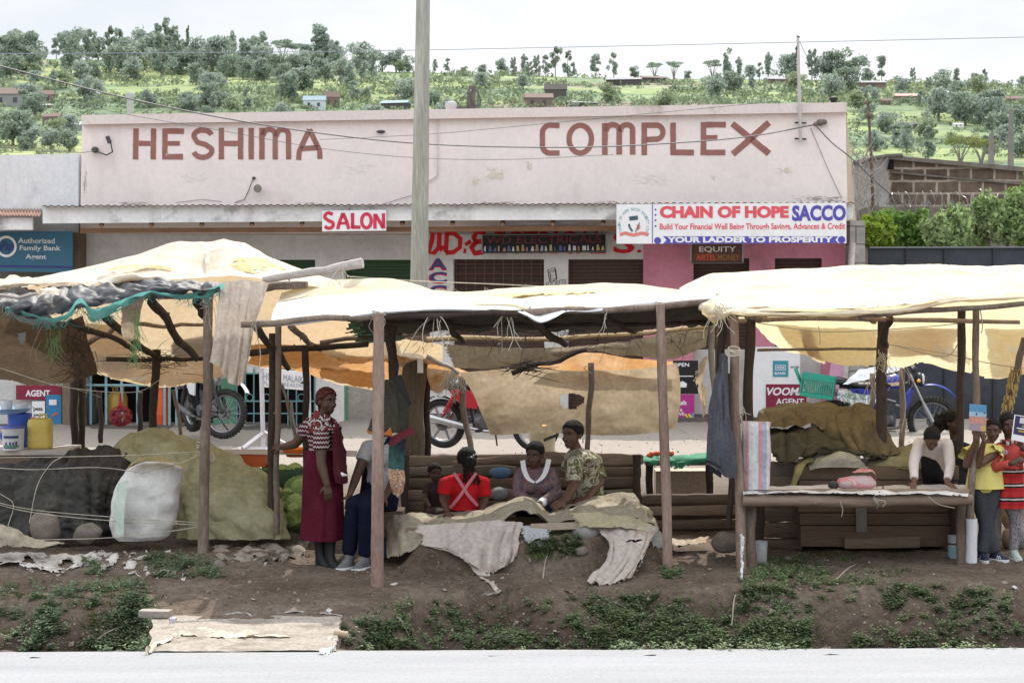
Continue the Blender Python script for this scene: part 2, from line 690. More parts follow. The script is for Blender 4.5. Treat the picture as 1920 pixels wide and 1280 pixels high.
nt.links.new(vm.outputs[0],bg.inputs['Color'])
bg.inputs['Strength'].default_value=0.145
sd=bpy.data.lights.new('sun','SUN')
so=bpy.data.objects.new('sun',sd)
COL.objects.link(so)
sd.energy=5.0
sd.angle=math.radians(.5)
sd.color=(1,.95,.87)
dirv=V((math.sin(SUN_AZ)*math.cos(SUN_EL),math.cos(SUN_AZ)*math.cos(SUN_EL),math.sin(SUN_EL)))
so.rotation_euler=dirv.to_track_quat('Z','Y').to_euler()
S.view_settings.view_transform='Standard'
S.view_settings.look='None'
S.view_settings.exposure=0
S.cycles.use_denoising=True
S.cycles.max_bounces=8
S.cycles.transparent_max_bounces=12
def edge_y(x):
 e=15.05+.22*nz(x*.9,3.3)+.12*nz(x*2.7,8)
 r=sstep(-3.2,-2.6,x)*(1-sstep(-1.25,-.55,x))
 e=lerp(e,13.75,r)
 if x<-2.6:
  e=lerp(e,14.75,sstep(-2.6,-3.2,x))
 return e
def gz(x,y,fine=False):
 z=0.0
 e=edge_y(x)
 z+=.10*sstep(-1.6,-2.4,x)*sstep(15.6,16.4,y)
 yard=lerp(.20,.45,sstep(-3.5,-1.0,x))
 z+=yard*sstep(18.4,20.6,y)
 z+=.035*nz(x*.8,y*.8,1)+.018*nz(x*2.6,y*2.6,2)
 z+=.30*sstep(-1.05,-.75,x)*(1-sstep(1.18,1.42,x))*sstep(15.72+.1*nz(x*3,2),16.0,y)*(1-sstep(17.0,17.3,y))
 if y<e:
  d=e-y
  z-=min(.62,d*(.42+.16*nz(x*1.5,y*1.3,4)))*sstep(0,.35,d)
  z+=(.12*nz(x*2.1,y*2.1,7)+.06*nz(x*5,y*5,5)+.03*nz(x*11,y*11,2))*sstep(0,.4,d)
 if y<13.3:
  z=lerp(z,-.02,sstep(13.2,12.55,y))
 if 12.3<y<12.62:
  z=min(z,-.03)
 if fine:
  z+=.014*nz(x*13,y*13,3)+.010*nz(x*34,y*34,1)
  if y<17:z+=.03*max(0,nz(x*4.5,y*4.5,9))+.02*max(0,nz(x*9,y*9,4))
 if y>40:
  z-=(y-40)*.004
 return z
def GP(px,py,lift=0.0):
 d=ray(px,py)
 y=12.3
 for st_ in(.3,.05,.008):
  while y<40:
   p=CAMLOC+d*(y/d.y)
   if p.z<gz(p.x,p.y):
    break
   y+=st_
  if st_>.01:
   y-=st_
 p=CAMLOC+d*(y/d.y)
 return V((p.x,p.y,gz(p.x,p.y)+lift))
def axis(parts):
 out=[]
 for a,b,st in parts:
  x=a
  while x<b-1e-6:
   out.append(x);x+=st
 out.append(parts[-1][1])
 return out
xs=axis([(-70,-8,3),(-8,-5.2,.3),(-5.2,5.2,.045),(5.2,8,.3),(8,70,3)])
ys=axis([(12.3,17.2,.04),(17.2,22,.12),(22,34,.5),(34,110,4)])
mb=MB()
mb.grid([[V((x,y,gz(x,y,True)))for x in xs]for y in ys])
m,nt,N,L,bs=NT('soil')
vec=coords(nt)
r=ramp(nt,[(.3,(.110,.080,.061)),(.5,(.170,.131,.103)),(.7,(.240,.193,.157))])
L.new(noise_tex(nt,vec,1.1,9,.6),r.inputs[0])
rf=ramp(nt,[(.3,(.45,)*3),(.7,(1.35,)*3)])
L.new(noise_tex(nt,vec,13,8,.75),rf.inputs[0])
col=mixc(nt,1.0,r.outputs[0],rf.outputs[0],'MULTIPLY')
sp=nt.nodes.new('ShaderNodeSeparateXYZ');L.new(vec,sp.inputs[0])
mr=nt.nodes.new('ShaderNodeMapRange');mr.inputs[1].default_value=19.0;mr.inputs[2].default_value=21.5
L.new(sp.outputs[1],mr.inputs[0])
col=mixc(nt,mr.outputs[0],col,(.36,.32,.28))
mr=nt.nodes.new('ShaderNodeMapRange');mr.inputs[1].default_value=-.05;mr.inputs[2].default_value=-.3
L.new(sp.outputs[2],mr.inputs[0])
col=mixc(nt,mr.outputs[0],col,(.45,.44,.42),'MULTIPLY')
v2=nt.nodes.new('ShaderNodeTexVoronoi');v2.inputs['Scale'].default_value=22;L.new(vec,v2.inputs['Vector'])
rs=ramp(nt,[(.10,(1,1,1)),(.16,(0,0,0))])
L.new(v2.outputs['Distance'],rs.inputs[0])
col=mixc(nt,mixc(nt,1.0,rs.outputs[0],(.55,)*3,'MULTIPLY'),col,(.33,.29,.25))
bumpn(nt,bs,noise_tex(nt,vec,26,9,.75),1.0,.035)
finish(m,nt,bs,col,.95,.1,0)
SOIL=m
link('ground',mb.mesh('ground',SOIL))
tag(bpy.data.objects['ground'],'brown trodden soil under the stalls sloping into the weedy ditch',None,None,'structure')
mb=MB()
xs2=axis([(-70,-7,4),(-7,7,.07),(7,70,4)])
top=[]
for y in axis([(-30,8,4),(8,12.5,.25)]):
 top.append([V((x,y,.004*nz(x*1.5,y*1.5)))for x in xs2])
top[-1]=[V((x,12.5+.018*nz(x*2.2,1)+.012*nz(x*9,2),0))for x in xs2]
top.append([p+V((0,.03,-.035+.01*nz(p.x*8,0)))for p in top[-1]])
top.append([p+V((0,.06,-.25))for p in top[-1]])
mb.grid(top)
m,nt,N,L,bs=NT('road_surface')
vec=coords(nt,(.25,2.0,1))
r=ramp(nt,[(.3,(.25,.253,.265)),(.55,(.285,.288,.298)),(.75,(.32,.322,.328))])
L.new(noise_tex(nt,vec,1.6,8,.6),r.inputs[0])
v3=coords(nt)
rf=ramp(nt,[(.32,(.78,)*3),(.5,(1,)*3),(.8,(1.06,)*3)])
L.new(noise_tex(nt,v3,34,6,.75),rf.inputs[0])
col=mixc(nt,1.0,r.outputs[0],rf.outputs[0],'MULTIPLY')
bumpn(nt,bs,noise_tex(nt,v3,90,4),.25,.006)
finish(m,nt,bs,col,.9,.2,0)
link('road',mb.mesh('road',m))
tag(bpy.data.objects['road'],'pale sunlit road surface in front of the ditch',None,None,'structure')
slab=MB()
def slabz(x,y):return .0+.012*nz(x*2.3,y*2.3,6)+.006*nz(x*9,y*9,2)
x0f,x1f=PZ(262,1224,0).x,PZ(630,1222,0).x
rows=[]
for j in range(34):
 u=j/33
 y=lerp(12.46,14.02,u)
 xa=lerp(x0f+.06,PZ(282,1152,0).x,u)+.03*nz(y*4,1)+.02*nz(y*13,3)
 xb=lerp(x1f,PZ(640,1150,0).x,u)+.03*nz(y*4,5)+.02*nz(y*13,8)
 rows.append([V((lerp(xa,xb,i/40),y,.012+slabz(lerp(xa,xb,i/40),y)-(.03*sstep(.8,1,u))))for i in range(41)])
slab.grid(rows)
for side in(0,-1):
 slab.grid([[r_[side]for r_ in rows],[r_[side]+V((0.02 if side==0 else-.02,0,-.14))for r_ in rows]])
slab.grid([rows[-1],[p+V((0,0,-.1))for p in rows[-1]]])
solo('footpath',slab,mk('slab_dirt',(.26,.22,.185),(.34,.30,.26),(.20,.165,.135),scale=3.5,bump=.8,bscale=35,fine=.4,dirt=(.17,.14,.115),dscale=5,dlo=.55,dhi=.7,rough=.95),'dirt covered slab crossing the ditch to the road',None,None,'structure')
RIDGE=[(-900,150),(-300,120),(0,108),(120,108),(300,113),(520,118),(640,124),(720,134),(850,137),(1000,143),(1150,148),(1300,150),(1500,152),(1650,156),(1800,162),(1920,168),(2300,180),(2900,200)]
YR=650.0
def hz(x,y):
 px=960+FPX*x/max(y,1)
 zr=2.58+(525-pl(px,RIDGE))/FPX*YR
 s=(y-75)/(YR-75)
 if s<0:s=0
 if y>YR:s=1-(y-YR)/500
 z=zr*s
 a=sstep(80,200,y)*(1-sstep(560,640,y))
 z+=a*(2.4*nz(x*.012,y*.012,2)+1.1*nz(x*.035,y*.035,9)+.5*(noise.cell(V((x*.01,y*.06,3)))if 0 else nz(x*.02,y*.12,5)))
 return z-.3
def HP(px,py):
 d=ray(px,py)
 y=90.0
 while y<YR+4:
  p=CAMLOC+d*(y/d.y)
  if p.z<hz(p.x,y):
   return V((p.x,y,hz(p.x,y)))
  y+=2.0
 return None
mb=MB()
rows=[]
for y in axis([(60,200,5),(200,660,4),(660,1000,30)]):
 rows.append([V((t*y,y,hz(t*y,y)))for t in[-.62+1.24*i/230 for i in range(231)]])
mb.grid(rows)
m,nt,N,L,bs=NT('hill_fields')
vec=coords(nt,(.016,.030,.0))
ad=nt.nodes.new('ShaderNodeVectorMath');ad.operation='MULTIPLY_ADD'
nn=nt.nodes.new('ShaderNodeTexNoise');nn.inputs['Scale'].default_value=2.2;nn.inputs['Detail'].default_value=5
L.new(vec,nn.inputs['Vector'])
L.new(nn.outputs['Color'],ad.inputs[0]);ad.inputs[1].default_value=(.55,.45,0);L.new(vec,ad.inputs[2])
vo=nt.nodes.new('ShaderNodeTexVoronoi');vo.inputs['Scale'].default_value=1.0
L.new(ad.outputs[0],vo.inputs['Vector'])
sc_=nt.nodes.new('ShaderNodeSeparateColor');L.new(vo.outputs['Color'],sc_.inputs[0])
r=ramp(nt,[(0,(.20,.24,.15)),(.2,(.28,.315,.165)),(.4,(.235,.275,.175)),(.52,(.325,.35,.185)),(.66,(.19,.235,.155)),(.8,(.29,.31,.205)),(.93,(.265,.23,.185))],'CONSTANT')  # field greens paled towards grey, distance haze painted into the colour
L.new(sc_.outputs[0],r.inputs[0])
v2=coords(nt)
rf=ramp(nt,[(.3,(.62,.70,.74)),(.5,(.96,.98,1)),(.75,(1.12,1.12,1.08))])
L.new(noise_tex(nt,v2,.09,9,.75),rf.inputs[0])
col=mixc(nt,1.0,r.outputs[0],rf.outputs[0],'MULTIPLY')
wv=nt.nodes.new('ShaderNodeTexWave');wv.bands_direction='Y';wv.inputs['Scale'].default_value=.12;wv.inputs['Distortion'].default_value=3;wv.inputs['Detail'].default_value=3
L.new(coords(nt,(.3,1,0)),wv.inputs['Vector'])
rw=ramp(nt,[(.2,(.8,.84,.84)),(.8,(1.1,1.1,1.05))])
L.new(wv.outputs['Fac'],rw.inputs[0])
col=mixc(nt,.8,col,rw.outputs[0],'MULTIPLY')
rd=ramp(nt,[(.56,(0,0,0)),(.66,(1,1,1))])
L.new(noise_tex(nt,v2,.022,9,.72),rd.inputs[0])
col=mixc(nt,rd.outputs[0],col,(.19,.245,.175))
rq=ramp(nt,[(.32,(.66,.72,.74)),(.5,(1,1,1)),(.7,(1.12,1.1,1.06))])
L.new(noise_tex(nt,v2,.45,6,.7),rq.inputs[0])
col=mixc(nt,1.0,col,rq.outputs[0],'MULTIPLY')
rz=ramp(nt,[(.66,(0,0,0)),(.72,(.8,.8,.8))])
L.new(noise_tex(nt,coords(nt,(.5,1.6,1)),.035,6,.7),rz.inputs[0])
col=mixc(nt,rz.outputs[0],col,(.30,.245,.195))
finish(m,nt,bs,col,1.0,.0,0)
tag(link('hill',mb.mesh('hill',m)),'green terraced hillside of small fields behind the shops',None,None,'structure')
LEAF={'dark':mk('leaves_dark',(.215,.275,.225),(.28,.33,.265),scale=.35,rough=.8,spec=.1,transl=.4,isl=.4,fine=0),'blue':mk('leaves_blue',(.285,.34,.30),(.34,.395,.34),scale=.35,rough=.8,spec=.1,transl=.4,isl=.35,fine=0),'light':mk('leaves_light',(.27,.325,.21),(.32,.37,.245),scale=.35,rough=.8,spec=.1,transl=.4,isl=.35,fine=0),'acacia':mk('leaves_acacia',(.26,.27,.11),(.2,.24,.11),scale=.5,rough=.8,spec=.1,transl=.3,isl=.3,fine=0),}  # distance haze mixed into the leaf colours, paler and bluer greens
BARKH=mk('bark_far',(.22,.20,.18),(.3,.28,.25),scale=1,rough=.9)
def leafblob(mb,c,r,n,ls,flat=1.0,shell=.55):
 c=V(c)
 sd=random.random()*99
 k=0
 while k<n:
  d=V((random.gauss(0,1),random.gauss(0,1),random.gauss(0,1))).normalized()
  q=shell+(1-shell)*random.random()
  q*=1+.45*noise.noise(d*1.7+V((sd,0,0)))
  p=c+V((d.x*r[0],d.y*r[1],d.z*r[2]))*q
  a=V((random.gauss(0,1),random.gauss(0,1),random.gauss(0,.6)*flat)).normalized()
  b=a.orthogonal().normalized()
  b=(Matrix.Rotation(random.random()*6.3,3,a)@b)
  e=a.cross(b)
  s=ls*(.6+random.random()*.9)
  mb.add([p-b*s*.6,p+e*s*.32-b*s*.05,p+b*s*.7+a*s*.15,p-e*s*.34+a*s*.1],[(0,1,2,3)])
  k+=1
def tree(name,kind,h,leaf):
 r=root(name,(0,0,-60),None,'tree')
 t,c=MB(),MB()
 if kind=='gum':
  bend=random.uniform(-.04,.04)*h
  pts=[V((bend*(u**2),0,h*u*.97))for u in(0,.3,.6,.85,1)]
  t.tube(pts,[.022*h,.018*h,.012*h,.007*h,.003*h],6)
  for k in range(15):
   u=random.uniform(.22,1.0)
   p=V((bend*u*u,0,h*u))
   o=V((random.gauss(0,.095),random.gauss(0,.095),.03))*h
   if u>.92:o*=.3
   t.tube([p-V((0,0,.06*h)),p+o],[.006*h,.002*h],4)
   w=h*random.uniform(.05,.105)*(1.35-.5*u)
   leafblob(c,p+o,(w,w,w*random.uniform(.9,1.6)),70,.05*h)
 elif kind=='tuft':
  pts=[V((.02*h*math.sin(u*4),0,h*u*.9))for u in(0,.3,.6,1)]
  t.tube(pts,[.02*h,.016*h,.011*h,.005*h],6)
  leafblob(c,(.01*h,0,h*.86),(.17*h,.17*h,.14*h),260,.06*h)
  for k in range(8):
   u=random.uniform(.25,.75)
   o=V((random.choice((-1,1))*random.uniform(.05,.14)*h,random.gauss(0,.06)*h,h*u))
   t.tube([V((0,0,h*u-.08*h)),o],[.007*h,.003*h],4)
   leafblob(c,o,(.10*h,.10*h,.08*h),80,.06*h)
 elif kind=='round':
  t.tube([V((0,0,0)),V((.01*h,0,.3*h)),V((0,0,.7*h))],[.035*h,.028*h,.01*h],6)
  for k in range(14):
   a=random.random()*6.3
   q=random.uniform(.05,.32)*h
   z=random.uniform(.22,.84)*h
   t.tube([V((0,0,.3*h)),V((math.cos(a)*q,math.sin(a)*q,z))],[.012*h,.004*h],4)
   w=h*random.uniform(.13,.2)
   leafblob(c,(math.cos(a)*q,math.sin(a)*q,z),(w,w,w*.85),95,.06*h)
 elif kind=='cone':
  t.tube([V((0,0,0)),V((0,0,h*.95))],[.02*h,.004*h],6)
  for k in range(12):
   u=k/11
   w=(.115*(1-u)+.018)*h
   leafblob(c,(random.gauss(0,.01)*h,0,h*(.12+.86*u)),(w,w,.07*h),45,.045*h)
 elif kind=='umbrella':
  for k in range(7):
   a=k*.9+random.random()
   q=random.uniform(.1,.42)*h
   z=h*random.uniform(.72,.9)
   e=V((math.cos(a)*q,math.sin(a)*q,z))
   t.tube([V((0,0,0)),V((e.x*.25,e.y*.25,.35*h)),e],[.03*h,.018*h,.006*h],5)
   leafblob(c,e+V((0,0,.05*h)),(.24*h,.24*h,.075*h),120,.05*h,.4)
 part('trunk',t,BARKH,r,local=True)
 part('crown',c,LEAF[leaf],r,smooth=False,local=True)
 return r
protos={}
for kind,leaf,nm in(('gum','blue','eucalyptus_tree'),('gum','dark','eucalyptus_tree'),('tuft','blue','eucalyptus_tree'),('round','dark','broadleaf_tree'),('round','blue','broadleaf_tree'),('round','light','broadleaf_tree'),('cone','dark','cypress_tree'),('umbrella','dark','acacia_tree'),('umbrella','acacia','acacia_tree')):
 protos[(kind,leaf)]=[tree(nm,kind,10.0,leaf)for _ in range(3 if kind in('gum','round')else 2)]
used=set()
def place_tree(kind,leaf,p,h,label,group,wide=1.0):
 lst=protos[(kind,leaf)]
 o=random.choice(lst)
 s=h/10.0
 if o.name in used:
  o=dup(o,p,random.random()*6.3,(s*wide,s*wide,s),label)
 else:
  used.add(o.name)
  o.location=p;o.rotation_euler=(0,0,random.random()*6.3);o.scale=(s*wide,s*wide,s)
  o['label']=label
 o['group']=group
 return o
def ridge_tree(px,ptop,kind,leaf,label,group,pbase=None,wide=1.0,Y=YR-12):
 pb=pbase if pbase else pl(px,RIDGE)+4
 y=Y
 x=(px-960)/FPX*y
 z=hz(x,y)
 if pbase:
  q=HP(px,pbase)
  if q is not None:
   x,y,z=q.x,q.y,q.z
 t=P(px,ptop,y)
 place_tree(kind,leaf,V((x,y,z-.3)),max(3.0,t.z-z),label,group,wide)
ORD='first second third fourth fifth sixth seventh eighth ninth tenth eleventh twelfth thirteenth fourteenth fifteenth sixteenth seventeenth eighteenth nineteenth twentieth'.split()
ORD+=['twenty-'+o for o in ORD[:9]]+['thirtieth']+['thirty-'+o for o in ORD[:9]]
RT=[(8,78,'round','blue'),(22,66,'gum','blue'),(41,54,'tuft','blue'),(68,60,'tuft','blue'),(92,84,'gum','blue'),(112,68,'tuft','dark2'),(132,56,'tuft','dark2'),(150,62,'gum','dark'),(173,58,'gum','dark'),(190,64,'round','dark'),(212,52,'gum','dark'),(232,58,'gum','dark'),(247,66,'gum','blue'),(266,66,'round','dark'),(285,58,'gum','blue'),(300,48,'gum','dark'),(317,32,'gum','dark'),(334,66,'gum','blue'),(345,72,'tuft','blue'),(357,50,'cone','dark'),(398,76,'tuft','blue'),(415,68,'gum','blue'),(440,60,'gum','blue'),(458,70,'gum','blue'),(482,66,'gum','blue'),(505,84,'round','blue'),(534,74,'umbrella','dark'),(562,80,'umbrella','dark'),(583,80,'round','dark'),(604,44,'tuft','dark2'),(618,64,'round','dark'),(642,84,'round','blue'),(686,88,'gum','blue'),(720,92,'round','blue'),(746,90,'round','blue'),(768,100,'round','blue')]
KN={'gum':'slender tufted','tuft':'round-headed bare-trunked','round':'bushy','cone':'pointed','umbrella':'flat-topped'}
cnt={}
for px,pt,kind,leaf in RT:
 lf='blue' if leaf=='dark2' else leaf
 cnt[kind]=cnt.get(kind,0)+1
 lb='%s %s tree from the left on the skyline left of the utility pole'%(ORD[cnt[kind]-1],KN[kind])
 if kind=='cone':
  lb='lone pointed cypress on the skyline left of the utility pole'
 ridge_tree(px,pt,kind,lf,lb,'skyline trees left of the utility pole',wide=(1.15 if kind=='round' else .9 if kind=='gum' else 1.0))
RT2=[(818,108,'gum','blue'),(842,108,'gum','blue'),(875,122,'round','light'),(905,118,'round','dark'),(942,108,'round','blue'),(965,104,'gum','blue'),(984,102,'gum','blue'),(1008,100,'gum','blue'),(1025,102,'gum','blue'),(1043,90,'gum','dark'),(1066,98,'gum','dark'),(1076,116,'gum','blue'),(1118,100,'tuft','blue'),(1152,98,'gum','blue'),(1190,122,'round','dark'),(1228,116,'umbrella','dark'),(1264,115,'umbrella','dark'),(1290,130,'round','dark'),(1336,112,'umbrella','dark'),(1364,90,'gum','dark'),(1386,108,'gum','blue'),(1405,118,'round','blue'),(1424,116,'gum','blue'),(1440,100,'gum','blue'),(1474,96,'round','blue'),(1490,98,'gum','blue'),(1522,88,'gum','blue'),(1552,92,'round','blue'),(1572,88,'round','dark'),(1603,100,'round','blue'),(1624,124,'round','blue'),(1652,102,'tuft','blue'),(1680,140,'round','blue'),(1710,124,'gum','blue'),(1742,144,'round','blue'),(1792,126,'tuft','blue'),(1830,138,'gum','blue'),(1844,130,'gum','dark'),(1862,150,'round','blue'),(1895,152,'gum','blue'),(1915,140,'round','blue')]
cnt={}
for px,pt,kind,leaf in RT2:
 cnt[kind]=cnt.get(kind,0)+1
 lb='%s %s tree along the skyline counting right from the utility pole'%(ORD[cnt[kind]-1],KN[kind])
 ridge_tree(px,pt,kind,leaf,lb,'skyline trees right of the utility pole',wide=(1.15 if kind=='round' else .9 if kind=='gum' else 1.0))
ST=[(20,150,96,'round','dark'),(70,134,92,'round','blue'),(120,128,90,'gum','blue'),(207,138,84,'round','dark'),(232,140,96,'round','dark'),(282,128,84,'round','blue'),(312,132,80,'gum','dark'),(160,195,140,'round','blue'),(182,180,142,'round','blue'),(368,160,112,'round','dark'),(338,140,100,'gum','blue'),(388,175,130,'round','blue'),(425,150,96,'round','dark'),(456,150,102,'round','dark'),(490,156,106,'gum','blue'),(537,192,130,'round','dark'),(520,150,96,'round','dark'),(556,150,92,'round','blue'),(585,145,88,'round','dark'),(610,156,100,'round','dark'),(640,160,106,'round','blue'),(655,168,118,'gum','blue'),(462,208,170,'gum','dark'),(440,212,178,'round','light'),(346,205,182,'round','dark'),(280,205,175,'round','blue'),(24,275,195,'round','dark'),(60,280,230,'round','blue'),(95,285,236,'round','blue'),(110,262,215,'round','light'),(130,285,250,'round','dark'),(1700,290,225,'gum','blue'),(1740,300,235,'gum','dark'),(1725,205,170,'gum','dark'),(1760,230,158,'round','blue'),(1788,220,150,'gum','dark'),(1810,235,165,'round','dark'),(1835,232,172,'round','blue'),(1850,225,160,'round','dark'),(1870,240,165,'gum','blue'),(1900,250,185,'round','dark'),(1860,300,215,'gum','dark'),(1915,298,240,'round','dark'),(1880,275,225,'round','blue'),(1800,312,250,'umbrella','acacia'),(1840,314,262,'umbrella','acacia'),(1640,190,160,'round','blue'),(1660,250,215,'round','light'),(1690,190,165,'round','blue'),(1640,285,240,'round','blue')]
cl=cr_=0
for px,pb,pt,kind,leaf in ST:
 kn={'gum':'slender','round':'bushy','umbrella':'spreading yellow-green'}[kind]
 tone={'dark':'dark','blue':'bluish','light':'light green','acacia':''}[leaf]
 if px<790:
  cl+=1
  lb='%s %s tree among the fields on the slope left of the utility pole'%(tone,kn)
  g='trees among the fields left of the pole, '+tone+' '+kn
 else:
  lb=('%s %s tree on the slope above the stone block house'%(tone,kn)).strip()
  g='trees above the block house, '+tone+' '+kn
 ridge_tree(px,pt,kind,leaf,lb,g,pb,1.2)
ns=0
while ns<120:
 px,py=random.uniform(-100,2020),random.uniform(122,290)
 if 780<px<1600 and random.random()<.55:continue
 if noise.noise(V((px*.008,py*.03,3)))<-.1:continue
 q=HP(px,py)
 ns+=1
 if q is None:continue
 side='left' if px<790 else 'right'
 kind,leaf=random.choice((('round','dark'),('round','blue'),('round','blue'),('gum','blue'),('round','light')))
 place_tree(kind,leaf,q-V((0,0,.3)),random.uniform(4,8.5)*q.y/520,'small hazy tree scattered on the slope to the %s of the utility pole'%side,'small hazy trees on the slope to the %s of the pole'%side,1.3)
for k in range(34):
 px=random.uniform(-60,700);q=HP(px,pl(px,RIDGE)+random.uniform(6,34))
 if q is None:continue
 kind,leaf=random.choice((('round','dark'),('round','blue'),('gum','dark'),('gum','blue')))
 place_tree(kind,leaf,q-V((0,0,.3)),random.uniform(7,11.5),'hazy tree of the belt just under the skyline left of the utility pole','tree belt under the left skyline',1.25)
protos_done=1
for lst in protos.values():
 for o in lst:
  if o.name not in used:
   for ch in list(o.children):
    bpy.data.objects.remove(ch)
   bpy.data.objects.remove(o)
mb=MB()
k=0
while k<5600:
 px,py=random.uniform(-420,2340),random.uniform(118,300)
 if random.random()<.45:
  py=random.choice((142,158,170,178,188,196,206))+random.gauss(0,2.5)+.006*(px-960)
 p=HP(px,py)
 if p is None or(noise.noise(p*.02)<-.35):
  k+=1
  continue
 h=random.uniform(.5,1.9)*(p.y/520)
 w=h*random.uniform(.9,2.4)
 leafblob(mb,p+V((0,0,h*.4)),(w,w*.8,h*.62),22,h*.5)
 k+=1
solo('undergrowth',mb,mk('scrub',(.19,.24,.165),(.27,.32,.19),scale=.05,rough=.9,spec=.05,transl=.2,isl=.4,fine=0),'hedges and scrub between the fields on the hillside',None,None,'stuff',smooth=False)
HM={k:plain('house_'+k,c,.85,.1)for k,c in{'brown':(.22,.17,.15),'grey':(.30,.30,.31),'tin':(.62,.66,.7),'white':(.8,.8,.8),'pink':(.55,.36,.33),'dark':(.11,.10,.10),'blue':(.30,.38,.44)}.items()}
HH=[(22,200,62,34,'grey','brown','grey house with brown roof at the far left of the slope'),(84,192,34,22,'brown','brown','brown walled house right of the grey one on the far left slope'),(80,203,34,6,'brown','white','low house under a bright white roof at the left slope'),(172,185,26,14,'grey','white','small grey house with white roof above the left corner of the shops'),(100,232,34,18,'brown','brown','dark brown house behind the white building'),(140,245,30,16,'grey','tin','small tin roofed house at the left edge of the pink parapet'),(425,199,22,14,'tin','tin','small pale tin shed above the letter H'),(390,198,30,18,'grey','grey','grey house left of the pale tin shed'),(590,205,40,24,'tin','blue','blue grey tin house left of the utility pole'),(622,203,28,28,'brown','brown','tall brown house beside the blue grey tin house'),(742,205,50,16,'dark','blue','long dark house under a blue grey roof beside the pole'),(756,190,26,10,'grey','pink','small house with a pink roof beside the pole'),(1010,200,50,24,'brown','brown','stepped brown ruin above the word on the right'),(1042,188,40,30,'dark','dark','dark upper block of the ruin above the word on the right'),(1095,201,46,8,'dark','grey','low dark shed just over the parapet'),(1170,160,62,14,'dark','grey','long dark house below the flat-topped trees'),(1225,155,46,12,'dark','brown','low brown house right of the long dark one'),(1354,164,48,13,'dark','dark','dark barn in the middle of the green field'),(1455,156,40,10,'brown','grey','low house beside the aerial mast'),(1610,168,90,16,'brown','grey','row house on the ridge right of the mast'),(1700,190,44,14,'brown','pink','reddish house on the right slope'),(1663,197,20,12,'brown','brown','small brown hut on the right slope'),(1706,243,48,13,'dark','dark','long dark wall-like shed on the right slope'),(1796,240,18,7,'white','white','small bright tin roof on the right slope'),(1785,182,26,12,'white','tin','pale tin house among the right hand trees'),(1900,195,30,14,'brown','brown','brown hut among the trees at the far right')]
for px,pb,w,h,wm,rm,lb in HH:
 p=HP(px,pb)
 if p is None:continue
 k=p.y/FPX
 w_,h_=w*k,h*k
 r=root('hillside_house',p,lb,'house','houses on the hillside')
 a=random.uniform(-.25,.25)
 Rm=Matrix.Rotation(a,3,'Z')
 d_=w_*.6
 mb=MB();mb.box(V((0,0,h_*.30-.5)),(w_,d_,h_*.62+1.0),Rm)
 part('wall',mb,HM[wm],r,False,local=True)
 mb=MB()
 q=[Rm@V(c)for c in((-w_*.54,-d_*.56,h_*.6),(w_*.54,-d_*.56,h_*.6),(w_*.54,0,h_),(-w_*.54,0,h_),(-w_*.54,d_*.56,h_*.6),(w_*.54,d_*.56,h_*.6))]
 mb.add(q,[(0,1,2,3),(3,2,5,4),(0,3,4),(1,5,2),(0,4,5,1)])
 part('roof',mb,HM[rm],r,False,local=True)
 for s_ in(-.25,.2):
  mb=MB();mb.box(Rm@V((w_*s_,-d_*.5-.02,h_*.28)),(w_*.12,.1,h_*.26),Rm)
  part('window',mb,HM['dark'],r,False,local=True)
PLASTER=mk('pink_plaster',(.86,.765,.735),(.80,.715,.69),scale=1.1,rough=.9,bump=.4,bscale=60,fine=.07,dirt=(.68,.57,.49),dscale=.8,dlo=.58,dhi=.76,streak=(.60,.52,.485))
CAPM=mk('parapet_plaster',(.72,.63,.60),(.67,.59,.56),scale=2,rough=.9,bump=.3,fine=.1,dirt=(.42,.36,.31),dscale=1.6,dlo=.6,dhi=.75)
SIDEM=mk('sunlit_side_plaster',(.52,.44,.32),(.46,.39,.29),scale=3,rough=.9,bump=.4,fine=.15)
WHITEW=mk('old_whitewash',(.72,.71,.69),(.66,.65,.63),scale=1.6,rough=.9,bump=.3,fine=.1,dirt=(.36,.34,.32),dscale=1.4,dlo=.56,dhi=.74)
FASC=mk('stained_fascia',(.78,.78,.78),(.66,.66,.66),scale=1.4,rough=.9,bump=.2,fine=.12,dirt=(.11,.105,.10),dscale=1.7,dlo=.54,dhi=.72,stretch=(1,1,1.2),streak=(.2,.19,.18))
GREYW=mk('grey_plaster',(.66,.63,.62),(.58,.55,.54),scale=1.2,rough=.9,bump=.3,fine=.12,dirt=(.45,.42,.40),dscale=1.5)
PALEW=mk('pale_band',(.68,.66,.64),(.62,.60,.585),scale=1.5,rough=.9,fine=.1,dirt=(.45,.42,.40),dscale=2)
PINKW=mk('pink_paint',(.70,.29,.38),(.64,.25,.335),scale=1.6,rough=.85,fine=.1,dirt=(.45,.2,.24),dscale=2)
RUST=wood('rusty_timber',(.22,.12,.075),(.30,.17,.10))
TIN=mk('corrugated_tin',(.05,.045,.042),(.035,.03,.027),scale=3,rough=.6,metal=.3,fine=.2,dirt=(.18,.1,.06),dscale=2)
SHADEIN=plain('interior_shade',(.012,.011,.011),.9,.1)  # near-black colour standing in for the shade inside openings
BROWNP=mk('brown_lettering',(.30,.135,.115),(.34,.165,.14),scale=6,rough=.9,fine=.12,dirt=(.62,.50,.45),dscale=9,dlo=.66,dhi=.72)
REDP=plain('red_paint',(.62,.02,.03),.7,.2)
REDSOFT=plain('soft_red_print',(.72,.10,.13),.6,.3)
BLUEP=plain('blue_print',(.10,.085,.40),.6,.3)
WHITEP=mk('white_board',(.80,.80,.82),(.74,.74,.755),scale=5,rough=.55,spec=.3,fine=.08,dirt=(.52,.50,.47),dscale=3,dlo=.62,dhi=.8)
BLACKP=plain('black_paint',(.015,.015,.015),.6,.3)
TEALP=plain('teal_grille_paint',(.26,.44,.47),.55,.4)
